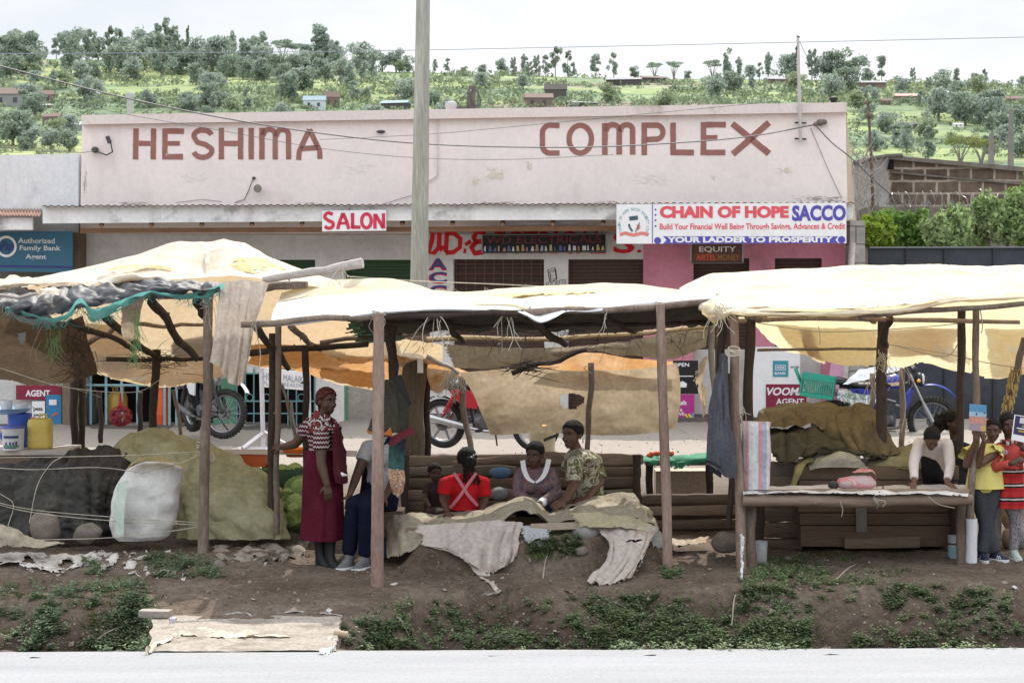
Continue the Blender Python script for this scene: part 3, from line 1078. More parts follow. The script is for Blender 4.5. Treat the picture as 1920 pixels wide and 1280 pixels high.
GREENSH=stripes('green_shutter',2,.055,[(0,(.035,.075,.035)),(.8,(.015,.03,.015))],.6)
BROWNSH=stripes('brown_shutter',2,.055,[(0,(.085,.05,.04)),(.8,(.03,.018,.015))],.6)
CONC=mk('step_concrete',(.135,.118,.105),(.10,.086,.077),scale=2.5,rough=.95,bump=.5,bscale=50,fine=.25)
MAROON=plain('maroon_board',(.24,.022,.055),.6,.3)
METAL=plain('grey_metal',(.35,.35,.36),.4,.5,.8)
DGREY=plain('dark_grey_metal',(.06,.06,.065),.5,.4)
def fquad(x0,y0,x1,y1,off,dl=0.0,dr=0.0):
 return[FA(x0,y1,off),FA(x1,y1+dr,off),FA(x1,y0+dr,off),FA(x0,y0,off)]
def fpanel(x0,y0,x1,y1,off,t,dr=0.0,dt=0.0):
 mb=MB()
 mb.panel([FA(x0,y1,off),FA(x1,y1+dr,off),FA(x1,y0+dt,off),FA(x0,y0,off)],FN,t)
 return mb
shop=root('shop_building',FA(870,790,0),'long pink single storey shop building with brown painted words on its parapet','building')
mb=MB()
mb.panel([FA(150,440),FA(1590,440),FA(1586,210),FA(154,230)],FN,.25)
part('parapet',mb,PLASTER,shop,False)
mb=MB()
mb.panel([FA(152,233.5,.10),FA(1588,210.5,.10),FA(1588,192,.10),FA(153,216,.10)],FN,.42)
part('parapet_cap',mb,CAPM,shop,False)
mb=MB()
a,b=FA(150,440),FA(1590,440)
bk=-FN*7
za=V((0,0,1))
mb.hexa([a+bk-za*3.2,b+bk-za*3.2,b+bk+za*1.2,a+bk+za*1.2,a-FN*.5-za*3.2,b-FN*.5-za*3.2,b-FN*.5+za*1.2,a-FN*.5+za*1.2])
part('rear_block',mb,GREYW,shop,False)
mb=MB()
tl,bl=FA(1587.5,196,-.02),FA(1589,560,-.02)
tr,br=FA(1590,196,-.02)-FN*.4,FA(1626,560,-.02)-FN*.9
mb.add([bl,br,tr,tl,bl-FN*5,br-FN*5,tr-FN*5,tl-FN*5],[(0,1,2,3),(1,5,6,2),(3,2,6,7)])
part('end_wall',mb,SIDEM,shop,False)
LZ=.006
def fp(x,y):return FA(x,y,LZ)
mb=MB()
def st(pts,w=10.5,closed=False):
 stroke(mb,[fp(*p)for p in pts],w*28/FPX,FN,closed)
def arc(cx,cy,rx,ry,a0,a1,n=18):
 return[(cx+rx*math.cos(math.radians(lerp(a0,a1,i/n))),cy-ry*math.sin(math.radians(lerp(a0,a1,i/n))))for i in range(n+1)]
st([(255,241),(254,299)]);st([(288,241),(287,299)]);st([(260,269),(282,269)],10)
st([(309,241),(309,299)]);st([(314,246),(345,246)]);st([(314,269),(337,269)],9);st([(314,294),(343,294)])
st(arc(380,256,17,12,15,180,14)+[(370,267),(385,271),(394,277)]+arc(380,282,17,13,10,-165,14),10)
st([(415,240),(415,299)]);st([(451,240),(451,299)]);st([(420,269),(446,269)],10)
st([(471,240),(471,299)])
st([(491,240),(491,299)]);st([(493,254)]+arc(505,253,11,10,170,8,10)+[(516,299)],10);st([(518,256)]+arc(530,253,11,10,170,5,10)+[(541,299)],10)
st([(560,300),(561,284),(580,243)],10);st([(580,243),(599,282),(600,298)],10);st([(563,279),(597,277)],10)
part('painted_lettering',mb,BROWNP,shop,False)
mb=MB()
st([(1049,236),(1034,235)]+arc(1031,250,14,15,90,178,8)+arc(1031,272,14,15,182,270,8)+[(1049,287)],10)
st(arc(1088,261,21,26,0,345,30),10,True)
st([(1134,231),(1134,290)]);st([(1136,246)]+arc(1149,244,12,10,170,5,10)+[(1161,290)],10.5);st([(1163,247)]+arc(1175,243,11,9,170,5,10)+[(1186,290)],10.5)
st([(1208,230),(1208,291)]);st([(1212,235),(1230,235)]+arc(1231,248,12,13,90,-90,12)+[(1212,262)],10)
st([(1262,230),(1262,291)]);st([(1267,286),(1301,286)])
st([(1319,229),(1319,291)]);st([(1324,234),(1361,234)]);st([(1324,258),(1345,258)],9);st([(1324,286),(1360,286)])
st([(1373,232),(1442,288)],11.5);st([(1442,230),(1374,289)],11.5)
part('painted_lettering',mb,BROWNP,shop,False)
AW=1.25
mb=MB()
rows=[]
for k in range(2):
 row=[]
 for i in range(760):
  u=i/759
  x=lerp(80,1602,u)
  y=lerp(387,381,u)
  p=FA(x,y-1 if k==0 else y-2,AW+.10 if k==0 else .02)
  if k==1:p=FA(x,y-1.5,.02)
  row.append(p+V((0,0,.011*math.sin(i*.95)+.01*nz(i*.03,2))))
 rows.append(row)
mb.grid(rows)
mb.grid([rows[0],[p+V((0,0,-.012))for p in rows[0]]])
part('corrugated_awning',mb,TIN,shop)
mb=fpanel(80,389,655,419,AW,.05,-4.5,-2.5)
part('fascia',mb,FASC,shop,False)
mb=fpanel(657,386,1600,414,AW+.003,.05,-4,-3)
part('fascia',mb,FASC,shop,False)
mb=fpanel(150,428,1300,437,AW-.25,.12,-5,-5)
part('rafter',mb,RUST,shop,False)
for x in range(190,1320,94):
 mb=MB();mb.tube([FA(x,424-(x-150)*.004,AW-.05),FA(x+2,410,.02)],.035,4)
 part('rafter',mb,RUST,shop,False)
def wallp(nm,x0,y0,x1,y1,m,off=0.0,t=.25):
 return part(nm,fpanel(x0,y0,x1,y1,off,t),m,shop,False)
wallp('wall',145,438,800,487,GREYW);wallp('wall',145,487,519,700,GREYW);wallp('wall',145,700,160,822,GREYW)
wallp('pilaster',591,487,645,815,PALEW);wallp('wall',650,712,700,815,mk('stained_wall',(.36,.33,.29),(.27,.25,.215),scale=2,rough=.9),-.1)
wallp('painted_band',800,430,1206,486,PALEW);wallp('pilaster',800,486,850,815,PALEW)
wallp('pilaster',1020,486,1065,815,PALEW);wallp('pink_wall',1206,436,1612,484,PINKW)
wallp('pink_wall',1206,484,1300,800,PINKW);wallp('pink_wall',1405,484,1453,800,PINKW);wallp('pink_wall',1541,484,1610,800,PINKW)
wallp('wall',1300,655,1405,800,PALEW,-.12);wallp('wall',1453,655,1541,800,PALEW,-.12)
wallp('plinth',700,806,1300,834,mk('red_plinth',(.20,.09,.075),(.16,.08,.065),scale=2,rough=.8),.02,.2)
wallp('shutter',519,487,591,700,GREENSH,-.14,.04)
wallp('shutter',645,487,800,712,GREENSH,-.14,.04)
wallp('shutter',850,486,1020,800,BROWNSH,-.16,.04)
wallp('shutter',1065,486,1206,800,BROWNSH,-.16,.04)
wallp('shutter',1300,484,1405,655,BROWNSH,-.16,.04)
wallp('shutter',1453,484,1541,655,BROWNSH,-.16,.04)
mb=MB()
for k in range(10):
 x=856+k*17.6
 mb.tube([FA(x,486,-.10),FA(x,560,-.10)],.008,5)
for j,y in enumerate((495,513,531,549)):
 mb.tube([FA(850,y,-.10),FA(1020,y,-.10)],.01,5)
part('grille',mb,plain('rusty_grille',(.14,.075,.06),.7),shop)
part('door',fpanel(600,712,650,812,-.05,.05),plain('green_door',(.10,.33,.20),.55),shop,False)
part('shade_panel',fpanel(440,700,591,822,-.42,.05),SHADEIN,shop,False)  # flat black panels painted as the shade inside the shop
part('shade_panel',fpanel(160,700,440,822,-.42,.05),SHADEIN,shop,False)
mb=MB()
for x in[156,170,199,228,258,284,309,318,331]:
 mb.tube([FA(x,690,.03),FA(x,820,.03)],.022,6)
for y in(722,817):
 mb.tube([FA(148,y,.03),FA(335,y,.03)],.022,6)
part('grille',mb,TEALP,shop)
mb=MB()
for x in[444,460,476,492,507,522,540,556,574,590]:
 mb.tube([FA(x,690,.02),FA(x,815,.02)],.012,6)
for y in(700,752,775,812):
 mb.tube([FA(440,y,.02),FA(592,y,.02)],.014,6)
for x in(468,500,565):
 mb.torus(FA(x,745,.02),.055,.008,FN,16,6)
part('grille',mb,plain('teal_gate_paint',(.13,.27,.28),.55),shop)
part('door',fpanel(400,690,442,812,.01,.04),plain('green_leaf',(.075,.20,.125),.55),shop,False)
mb=MB()
A=[FA(-140,835,.6),FA(700,827,.6),FA(700,818,-1.5),FA(-140,820,-1.5)]
zf=.33
for(xa,xb,zt)in((-160,720,.30),(720,1625,.50)):
 p0,p1=FA(xa,800,.75),FA(xb,800,.75)
 q0,q1=FA(xa,800,-1.5),FA(xb,800,-1.5)
 c=[V((p.x,p.y,0))for p in(p0,p1,q1,q0)]
 mb.hexa([c[0]+za*-.3,c[1]+za*-.3,c[1]+za*zt,c[0]+za*zt,c[3]+za*-.3,c[2]+za*-.3,c[2]+za*zt,c[3]+za*zt])
part('veranda_step',mb,CONC,shop,False)
mb=MB();mb.tube([FA(820,225,.03),FA(820,329,.03),FA(800,342,.03)],.012,6)
part('conduit',mb,CAPM,shop)
mb=MB()
mb.tube([FA(178,282,.08),FA(186,286,.10),FA(200,291,.10),(FA(211,285,.10)),FA(208,270,.10),FA(203,258,.1)],.012,6)
mb.ell(FA(178,281,.06),(.06,.05,.05));mb.tube([FA(201,256,.1),FA(206,268,.1)],.035,8)
part('cable_bracket',mb,DGREY,shop)
mb=MB();mb.ell(FA(1538,230,.06),(.06,.06,.05));mb.tube([FA(1527,234,.1),FA(1538,230,.05)],.03,8);mb.ell(FA(1545,229,.06),(.05,.04,.04))
part('cable_bracket',mb,plain('old_insulator',(.16,.13,.11),.7),shop)
mb=MB()
R_=Matrix.Rotation(0,3,'X')
c=FA(483,353,.0)
mb.tube([FA(483,353,.02),FA(483,353,.10),FA(483,353.5,.16)],[.02,.05,.065],16)
mb2=MB();mb2.ell(FA(714,247,.03),(.07,.03,.025));part('cable_bracket',mb2,DGREY,shop)
part('siren_horn',mb,mk('horn',(.22,.20,.16),(.3,.27,.22),scale=8,rough=.6),shop)
mb=MB();mb.tube([FA(476,333,.02),FA(472,342,.025),FA(465,360,.02),FA(458,374,.03),FA(440,380,.02)],.006,5);mb.ell(FA(476,334,.03),(.03,.02,.025))
part('loose_wire',mb,DGREY,shop)
for w_ in(((415,378),(380,374),(330,380)),((800,360),(760,370),(715,384)),((1520,240),(1552,316),(1578,372))):
 mb=MB();mb.tube([FA(x,y,.02)for x,y in w_],.0035,4);part('loose_wire',mb,DGREY,shop)
def stain(box,sd,m,lift=.004,rag=.4):
 x0,y0,x1,y1=box
 g=[[FA(lerp(x0,x1,i/3),lerp(y0,y1,j/2),lift)for i in range(4)]for j in range(3)]
 part('plaster_patch',sheet(g,60,30,0,1,0,1,sd,{'u0':rag,'u1':rag,'v0':rag,'v1':rag}),m,shop,False)
PT1=mk('patch_beige',(.74,.64,.55),(.70,.60,.50),scale=5,rough=.9,fine=.12)
PT2=mk('patch_pale',(.82,.76,.73),(.78,.71,.68),scale=5,rough=.9,fine=.12)
MOULD=mk('mould',(.36,.33,.29),(.46,.41,.37),scale=8,rough=.95,fine=.3)
for i_,(bx,m_,rg_)in enumerate((((905,312,952,342),PT1,.55),((878,330,906,352),PT1,.6),((1455,310,1490,330),PT1,.6),((985,300,1000,322),PT1,.6),((640,300,700,330),PT2,.6),((1180,320,1260,350),PT2,.6),((330,320,400,345),PT2,.6),((1330,325,1345,340),PT1,.6),((200,377,290,388),MOULD,.7),((880,375,1000,386),MOULD,.8),((1480,366,1590,380),MOULD,.7),((1100,374,1180,384),MOULD,.8),((540,378,640,388),MOULD,.8),((155,300,164,380),MOULD,.8))):
 stain(bx,200+i_,m_,.004,rg_)
mb=MB()
def st2(pts,w,closed=False):stroke(mb,[fp(*p)for p in pts],w*28/FPX,FN,closed)
st2([(812,436),(809,455),(803,474),(814,474),(823,464),(824,436)],8.7);st2([(824,470),(832,462)],7.25)
st2([(838,436),(836,473)],8.7);st2([(836,437),(852,438),(863,448),(862,464),(850,473),(835,474)],8.7)
st2([(869,470),(874,471)],8.7)
st2([(908,436),(895,434),(888,445),(892,453),(903,453)],10.15);st2([(893,453),(884,464),(890,475),(906,472)],10.15);st2([(872,459),(883,452)],7.25)
part('painted_lettering',mb,REDP,shop,False)
for bd,x0,y0,x1,y1 in(('LECTRICAL',905,433,1136,476),('S',1150,435,1190,475),('.',1194,468,1203,474)):
 part('painted_lettering',ftext(bd,x0,y0,x1,y1,0,.02,.006),REDP,shop,False)
for bd,y0,y1 in(('A',485,507),('C',510,532),('C',535,557),('E',560,580)):
 part('painted_lettering',ftext(bd,803,y0,838,y1,0,.05,.005),REDP,shop,False)
 part('painted_lettering',ftext(bd,806,y0-.5,838,y1-2,0,.025,.009),plain('navy_paint',(.05,.06,.22),.7),shop,False)
mb=MB()
for pts in([(1027,506),(1040,502),(1044,524),(1031,528)],[(1031,509),(1042,505),(1044,521),(1033,525)]):
 stroke(mb,[fp(*p)for p in pts],.014,FN,True)
for pts in([(1037,508),(1037.5,511)],[(1034,517),(1036,516.5)],[(1040,515),(1041.5,514.5)]):
 stroke(mb,[fp(*p)for p in pts],.012,FN)
part('painted_socket',mb,BLACKP,shop,False)
part('painted_lettering',ftext('SOCKETS',1022,529,1062,538,0,.0,.006,-6,.3),BLACKP,shop,False)
part('painted_lettering',ftext('MALI',665,446,738,470,0,.0,.005),mk('faded_pink',(.615,.565,.555),(.57,.53,.52)),shop,False)
def sign(name,label,box,off,t,m,dr=0.0,dt=0.0,cat='sign'):
 x0,y0,x1,y1=box
 r=root(name,FA((x0+x1)/2,y1,off),label,cat)
 part('board',fpanel(x0,y0,x1,y1,off,t,dr,dt),m,r,False)
 return r
s=sign('salon_sign','white board with red hand-painted word SALON on the fascia',(604,395,724,434),AW+.06,.02,WHITEP,-1.5,-1.5)
mb=MB()
def ss(pts,w=6.5,closed=False):stroke(mb,[FA(x,y-(x-609)*.012,AW+.065)for x,y in pts],w*26.7/FPX,FN,closed)
ss([(624,402),(617,399)]+arc(617,406,8,7,80,200,8)+[(615,413),(621,416)]+arc(617,421,8,7,40,-120,10)+[(609,424)])
ss([(633,430),(636,418),(643,400)]);ss([(643,400),(650,416),(654,430)]);ss([(637,419),(650,419)],5)
ss([(661,400),(661,428)]);ss([(659,426),(676,427)])
ss(arc(687,415,9,13,0,345,22),6.5,True)
ss([(703,430),(703,402)]);ss([(704,403),(718,428)]);ss([(719,430),(719,401)])
part('lettering',mb,plain('salon_red',(.60,.035,.085),.6),s,False)
SO=AW+.16
s=sign('savings_banner','wide white banner with red and blue words and a blue strip along its foot',(1156,383,1587,457),SO,.03,WHITEP,-1,-3,'banner')
part('lettering',ftext('CHAIN OF HOPE',1237,386,1479,409,SO,.055,.004),REDSOFT,s,False)
part('lettering',ftext('SACCO',1485,385,1586,415,SO,.045,.004,-1),BLUEP,s,False)
part('lettering',ftext('Build Your Financial Well Being Through Savings, Advances & Credit',1237,419,1585,434,SO,.02,.004,-1),REDSOFT,s,False)
mb=MB()
mb.add([FA(x,y,SO+.003)for x,y in((1243,457),(1572,456),(1566,449.5),(1572,443),(1243,443),(1250,450))],[(0,1,2,3,4,5)])
for cx,cy,rr in((1233,451,6.5),(1578,449.5,7),(1229,393,1.8),(1229,403,1.8),(1229,413,1.8),(1229,424,1.8)):
 mb.add([FA(cx+rr*math.cos(k*.314),cy+rr*math.sin(k*.314),SO+.003)for k in range(20)],[tuple(range(19,-1,-1))])
mb.add([FA(x,y,SO+.003)for x,y in((1222.5,456),(1224,456),(1224,383),(1222.5,383))],[(0,1,2,3)])
part('blue_strip',mb,BLUEP,s,False)
part('lettering',ftext('YOUR LADDER TO PROSPERITY',1251,444,1562,455,SO,.045,.007,-.5),WHITEP,s,False)
GR=plain('emblem_green',(.20,.42,.42),.6)
mb=MB()
for i,ch in enumerate('CHAIN OF HOPE SACCO SOCIETY LTD'):
 if ch==' ':continue
 a=math.radians(lerp(205,-25,i/30))
 cx,cy=1188+27*math.cos(a),421-29*math.sin(a)
 ca,sa=math.cos(a-PI/2),math.sin(a-PI/2)
 q=[]
 for dx,dy in((-1.7,-2.6),(1.7,-2.6),(1.7,2.6),(-1.7,2.6)):
  q.append(FA(cx+dx*ca-dy*sa,cy-(dx*sa+dy*ca),SO))
 t_=text_mb(ch,q,FN,.01,.004)
 mb=join(mb,t_)
part('emblem',mb,GR,s,False)
mb=MB()
stroke(mb,[FA(x,y,SO+.004)for x,y in((1162,440),(1172,437),(1188,441),(1204,437),(1216,440))],.05,FN)
stroke(mb,[FA(x,y,SO+.005)for x,y in((1196,421),(1198,426),(1194,430))],.05,FN)
part('emblem',mb,plain('emblem_red',(.70,.22,.20),.6),s,False)
mb=MB()
stroke(mb,[FA(x,y,SO+.004)for x,y in((1180,410),(1196,408))],.06,FN)
stroke(mb,[FA(x,y,SO+.004)for x,y in((1179,420),(1181,427),(1186,434))],.03,FN)
stroke(mb,[FA(x,y,SO+.006)for x,y in((1199,417),(1197,424),(1191,436))],.012,FN)
part('emblem',mb,plain('emblem_dark',(.05,.11,.13),.6),s,False)
s=sign('display_board','dark dot-matrix board with a row of pictures hung over the red painted words',(904,440,1137,474),.30,.06,BLACKP,-2,-2)
part('lettering',ftext('WD ELECTRICALS',912,443,1128,457,.30,.0,.004,-2),plain('dim_red_led',(.16,.018,.03),.6),s,False)
mb=MB();mi=0
IC=[plain('icon_%d'%i,c,.5)for i,c in enumerate(((.62,.62,.66),(.10,.12,.32),(.45,.22,.16),(.30,.42,.50),(.45,.40,.14)))]
for k in range(26):
 x=907+k*8.8;w=random.uniform(3,7);h=random.uniform(6,12)
 mb.mi=random.choice((0,0,1,2,3,4))
 yb=471.5-.01*(x-907)
 mb.add([FA(x,yb,.304),FA(x+w,yb,.304),FA(x+w*random.uniform(.6,1),yb-h,.304),FA(x+w*random.uniform(0,.4),yb-h,.304)],[(0,1,2,3)])
part('pictures',mb,IC,s,False)['kind']='stuff'
fr=MB()
for a_,b_ in(((904,440),(1137,438)),((1137,438),(1137,472)),((1137,472),(904,474)),((904,474),(904,440))):
 fr.tube([FA(*a_,.31),FA(*b_,.31)],.012,4)
part('frame',fr,METAL,s)
s=sign('bank_agent_sign','small brown board with white and orange words hung below the banner',(1296,457,1393,493),.5,.05,mk('brown_board',(.10,.05,.045),(.17,.075,.05),scale=3,rough=.5),-1,-1)
part('lettering',ftext('EQUITY',1311,462,1380,474,.5,.015,.004),WHITEP,s,False)
part('lettering',ftext('AIRTEL',1305,477,1343,488,.5,.02,.004),plain('orange_red',(.8,.13,.04),.5),s,False)
part('lettering',ftext('MONEY',1346,477,1387,488,.5,.01,.004),plain('dull_orange',(.42,.17,.05),.5),s,False)
fr=MB()
for a_,b_ in(((1296,457),(1393,456)),((1393,456),(1393,492)),((1393,492),(1296,493)),((1296,493),(1296,457))):
 fr.tube([FA(*a_,.51),FA(*b_,.51)],.012,4)
part('frame',fr,METAL,s)
mb=MB();mb.tube([FA(942,421,.9),FA(1086,418,.9)],.018,8);mb.tube([FA(940,419,.9),FA(1088,416,.9)],.012,6)
solo('tube_lamp',mb,plain('tube_white',(.75,.74,.76),.4),'white fluorescent tube lamp under the awning over the red lettering','lamp')
ws=root('white_building',FA(70,835),'white building adjoining the pink shops at the far left','building')
mb=MB();mb.panel([FA(-160,440),FA(147,440),FA(147,288),FA(-160,294)],FN,.3)
part('parapet',mb,mk('white_plaster',(.74,.745,.76),(.67,.675,.69),scale=1.4,rough=.9,bump=.3,fine=.12,dirt=(.42,.42,.41),dscale=1.1,dlo=.55,dhi=.75,streak=(.45,.45,.45)),ws,False)
mb=MB();rows=[]
for k in range(2):
 rows.append([(FA(x,402.5+.02*x,1.25)if k==0 else FA(x,392,.02))+za*(.016*math.sin(x*1.1))for x in range(-150,78)])
mb.grid(rows);mb.grid([rows[0],[p-za*.015 for p in rows[0]]])
part('corrugated_awning',mb,mk('rust_tin',(.38,.25,.20),(.28,.17,.13),scale=3,rough=.6),ws)
part('fascia',fpanel(-150,408,61,431,1.15,.05),FASC,ws,False)
part('wall',fpanel(-160,436,145,700,-.02,.2),mk('shade_dark_wall',(.16,.15,.145),(.12,.115,.11),scale=2),ws,False)  # shade under the awning put into this dark wall colour
part('pilaster',fpanel(117,436,149,822,.35,.3),mk('mossy_pillar',(.20,.15,.10),(.14,.11,.08),scale=3,rough=.9,bump=.5),ws,False)
part('wall',fpanel(-160,700,145,822,-.02,.2),mk('pale_shop_wall',(.6,.6,.59),(.5,.5,.49),scale=2,fine=.2),ws,False)
s=sign('bank_sign','blue bank agent board with a round emblem on the white building',(-40,434,136,508),.55,.04,plain('bank_blue',(.03,.13,.215),.5),3,0)
for bd,x0,y0,x1,y1 in(('Authorized',34,446,103,456),('Family Bank',37,460,114,472),('Agent',48,476,87,488)):
 part('lettering',ftext(bd,x0,y0,x1,y1,.55,.02,.004,.6),plain('bank_letters',(.62,.68,.66),.5),s,False)
mb=MB();mb.torus(FA(12,462,.56),.15,.02,FN,24,6,.2)
part('emblem',mb,WHITEP,s,False)
part('lettering',ftext('PesaPap!',-24,452,28,474,.552,.03,.006,.6,.2),plain('navy_ink',(.03,.05,.2),.5),s,False)
part('stripe',fpanel(-40,496,136,500,.556,.004,3,3),plain('stripe_navy',(.03,.04,.2),.5),s,False)
s=sign('agent_board','maroon board AGENT on the left shop front behind the grille',(30,722,115,749),.1,.03,MAROON)
part('lettering',ftext('AGENT',48,731,94,743,.1,.03,.004),WHITEP,s,False)
s=sign('poster_panel','blue poster panel beside the maroon board on the left shop',(86,740,115,814),.12,.02,plain('poster_blue',(.035,.20,.42),.5),cat='poster')
mb=fpanel(92,749,106,759,.125,.004);part('print',mb,WHITEP,s,False)
mb=MB();stroke(mb,[FA(97,780,.126),FA(103,776,.126),FA(108,774,.126)],.03,FN);part('print',mb,plain('print_orange',(.6,.15,.1)),s,False)
s=sign('notice_board','white notice with small print right of the blue poster panel',(60,752,84,812),.1,.02,WHITEP,cat='notice')
part('lettering',ftext('pesa',63,764,80,772,.1,.02,.004),BLACKP,s,False)
part('lettering',ftext('agent',63,775,80,782,.1,.02,.004),BLACKP,s,False)
c=FA(303,818,-.16)
r=root('display_cabinet',c,'bright orange cabinet behind the turquoise grille','cabinet')
mb=MB();mb.box(V((c.x,c.y,.30+.42)),(.26,.25,.84));part('body',mb,plain('orange_cabinet',(.75,.10,.03),.45),r,False)
mb=MB();mb.box(V((c.x,c.y-.128,.75)),(.21,.01,.60));part('door',mb,plain('orange_door',(.82,.15,.05),.4),r,False)
part('lettering',ftext('moto',293,782,302,785,-.2,.01,.004),WHITEP,r,False)
def gas(px,m,lb):
 c=FA(px,818,-.2);c.z=.30
 r=root('gas_cylinder',c,lb,'gas cylinder')
 mb=MB();mb.lathe([(.12,0),(.15,.02),(.15,.05),(.165,.12),(.165,.40),(.14,.48),(.06,.52),(.03,.53)],c,None,20)
 part('tank',mb,m,r)
 mb=MB();mb.torus(c+za*.60,.105,.014,(0,0,1));[mb.tube([c+V((.1*math.cos(a),.1*math.sin(a),.48)),c+V((.1*math.cos(a),.1*math.sin(a),.6))],.012,6)for a in(0,2.1,4.2)]
 part('collar',mb,m,r)
 mb=MB();mb.cap(c+za*.52,c+za*.58,.025,.02);part('valve',mb,METAL,r)
gas(221,plain('gas_ochre',(.42,.26,.05),.5),'ochre gas cylinder behind the grille beside the hanging onions')
gas(166,plain('gas_dark',(.06,.07,.08),.5),'dark gas cylinder at the left end of the grille')
s=sign('black_notice','black board with white print at the shop corner behind the torn tarpaulin',(1262,676,1309,738),.6,.03,BLACKP,cat='notice')
part('lettering',ftext('OPEN',1262,680,1292,687,.6,.02,.004),WHITEP,s,False)
mb=MB();stroke(mb,[FA(1264,705,.604),FA(1300,705,.604)],.012,FN)
mb.add([FA(x,y,.604)for x,y in((1270,726),(1272,718),(1280,714),(1288,719),(1287,726))],[(4,3,2,1,0)])
part('print',mb,WHITEP,s,False)
s=sign('soap_poster','magenta and blue poster with yellow chevrons below the black board',(1262,740,1302,811),.6,.03,plain('magenta',(.42,.03,.24),.5),cat='poster')
part('lettering',ftext('ash',1271,750,1287,759,.6,.03,.004),WHITEP,s,False)
part('lettering',ftext('&',1275,766,1280,771,.6,.03,.004),WHITEP,s,False)
part('lettering',ftext('IVE',1271,773,1283,779,.6,.03,.004),WHITEP,s,False)
mb=MB();mb.add([FA(x,y,.604)for x,y in((1268,810),(1301,810),(1301,772),(1284,792))],[(0,1,2,3)]);part('print',mb,plain('poster_cyan',(.08,.36,.55),.5),s,False)
mb=MB()
for dx in(0,7):stroke(mb,[FA(1284+dx,776,.608),FA(1289+dx,782,.608),FA(1284+dx,790,.608)],.035,FN)
part('print',mb,plain('yellow',(.75,.55,.05),.5),s,False)
s=sign('mobile_money_board','white shop board with teal bank square above a maroon panel',(1412,650,1500,790),.45,.03,WHITEP)
part('maroon_panel',fpanel(1436,720,1512,784,.46,.006),MAROON,s,False)
part('lettering',ftext('VOOMA',1438,726,1510,741,.46,.03,.004,0,.25),WHITEP,s,False)
part('lettering',ftext('AGENT',1455,747,1507,758,.46,.02,.004),WHITEP,s,False)
part('teal_square',fpanel(1449,676,1478,706,.46,.006),plain('bank_teal',(.05,.30,.38),.5),s,False)
mb=MB()
for cx in(1458.5,1468.5):
 stroke(mb,[FA(cx+a,689+b,.464)for a,b in((-4,-4.5),(4,-4.5),(4,4.5),(-4,4.5))],.012,FN,True)
 stroke(mb,[FA(cx+a,689+b,.464)for a,b in((-1.2,-1.5),(1.2,-1.5),(1.2,1.5),(-1.2,1.5))],.012,FN,True)
part('emblem',mb,WHITEP,s,False)
part('lettering',ftext('BANK',1453,697,1474,702,.46,.02,.004),WHITEP,s,False)
part('lettering',ftext('co-op',1482,686,1498,691,.46,.02,.004),BLACKP,s,False)
def FB(px,py,back):return FA(px,py,-back)
r=root('roof_stump',FB(883,204,.8),'broken concrete column stub with coiled wire on the roof','column')
mb=MB();mb.tube([FB(884,212,.8),FB(883,185,.8),FB(886,162,.8)],[.075,.07,.06],8);mb.box(FB(860,204,.8),(.3,.2,.06));part('stub',mb,mk('rough_concrete',(.14,.125,.11),(.09,.08,.075),scale=6,bump=.8),r)
mb=MB()
for k in range(4):mb.torus(FB(891,183+k,.75),.13+.01*k,.007,(.8,-.5,.2),22,5)
mb.tube([FB(880,165,.8),FB(876,175,.78),FB(864,186,.75),(FB(858,196,.75))],.009,5);mb.tube([FB(889,168,.7),FB(897,172,.7),FB(896,200,.7)],.009,5)
part('wire_coil',mb,DGREY,r)
mb=MB();mb.ell(FB(846,199,.7),(.10,.05,.08));mb.tube([FB(846,207,.7),FB(846,198,.7)],.02,6);mb.box(FB(838,194,.72),(.05,.05,.07))
solo('floodlight',mb,plain('lamp_grey',(.42,.42,.42),.5),'small grey floodlight lying left of the roof stub','lamp')
mb=MB();mb.tube([FB(244,222,.5),FB(244,182,.5)],.055,10);mb.lathe([(.075,0),(.085,.05),(.06,.08),(.0,.085)],FB(244,183,.5),None,10)
solo('roof_post',mb,mk('grey_green_post',(.36,.40,.35),(.28,.31,.27),scale=4),'short grey capped post on the left end of the roof','post')
r=root('aerial_mast',FA(1500,262,.12),'tall thin aerial mast bracketed to the right end of the parapet','mast')
mb=MB();mb.tube([FA(1501,266,.13),FA(1499,180,.13),FA(1496,70,.13)],[.026,.026,.02],8);part('pole',mb,plain('mast_pale',(.5,.47,.45),.5),r)
mb=MB()
for y in(230,260):mb.tube([FA(1490,y,.05),FA(1512,y+1,.05)],.014,5);mb.tube([FA(1500,y,.02),FA(1500,y,.14)],.014,5)
mb.tube([FA(1494,86,.13),FA(1493,100,.1),FA(1490,125,.1)],.012,5);mb.tube([FA(1496,90,.13),FA(1491,92,.13)],.02,5);mb.tube([FA(1496,70,.13),FA(1497,68,.13)],.03,6)
part('bracket',mb,DGREY,r)
mb=MB();mb.tube([FA(1478,146,.1),FA(1464,184,.1),FA(1460,196,.1)],.005,4);mb.tube([FA(1499,78,.1),FA(1528,138,.1),FA(1545,196,.1)],.004,4);part('guy_wire',mb,DGREY,r)
mb=MB()
mb.tube([FA(1560,196,-.1),FA(1562,188,-.1),FA(1565,183,-.1)],.03,6);mb.tube([FA(1566,196,-.1),FA(1565,186,-.1)],.03,6)
mb.ell(FA(1563,186,-.1),(.07,.05,.04))
solo('roof_bracket',mb,BLACKP,'small dark bracket shape on the right corner of the parapet','bracket')
BLOCK=blockwork('stone_blocks',(.115,.085,.065),(.17,.13,.10),(.36,.31,.26),.46,.25,.030)
PIERM=blockwork('grey_blocks',(.36,.34,.31),(.42,.395,.36),(.22,.205,.19),.5,.27,.012)
YG=27.3
def wallq(pts,Y,t):
 mb=MB();mb.panel([P(x,y,Y)for x,y in pts],V((0,-1,0)),t);return mb
solo('gate_pier',wallq([(1592,800),(1622,800),(1622,414),(1594,413)],YG-.4,.35),PIERM,'grey concrete block pier at the right end of the pink shop','pier',smooth=False)
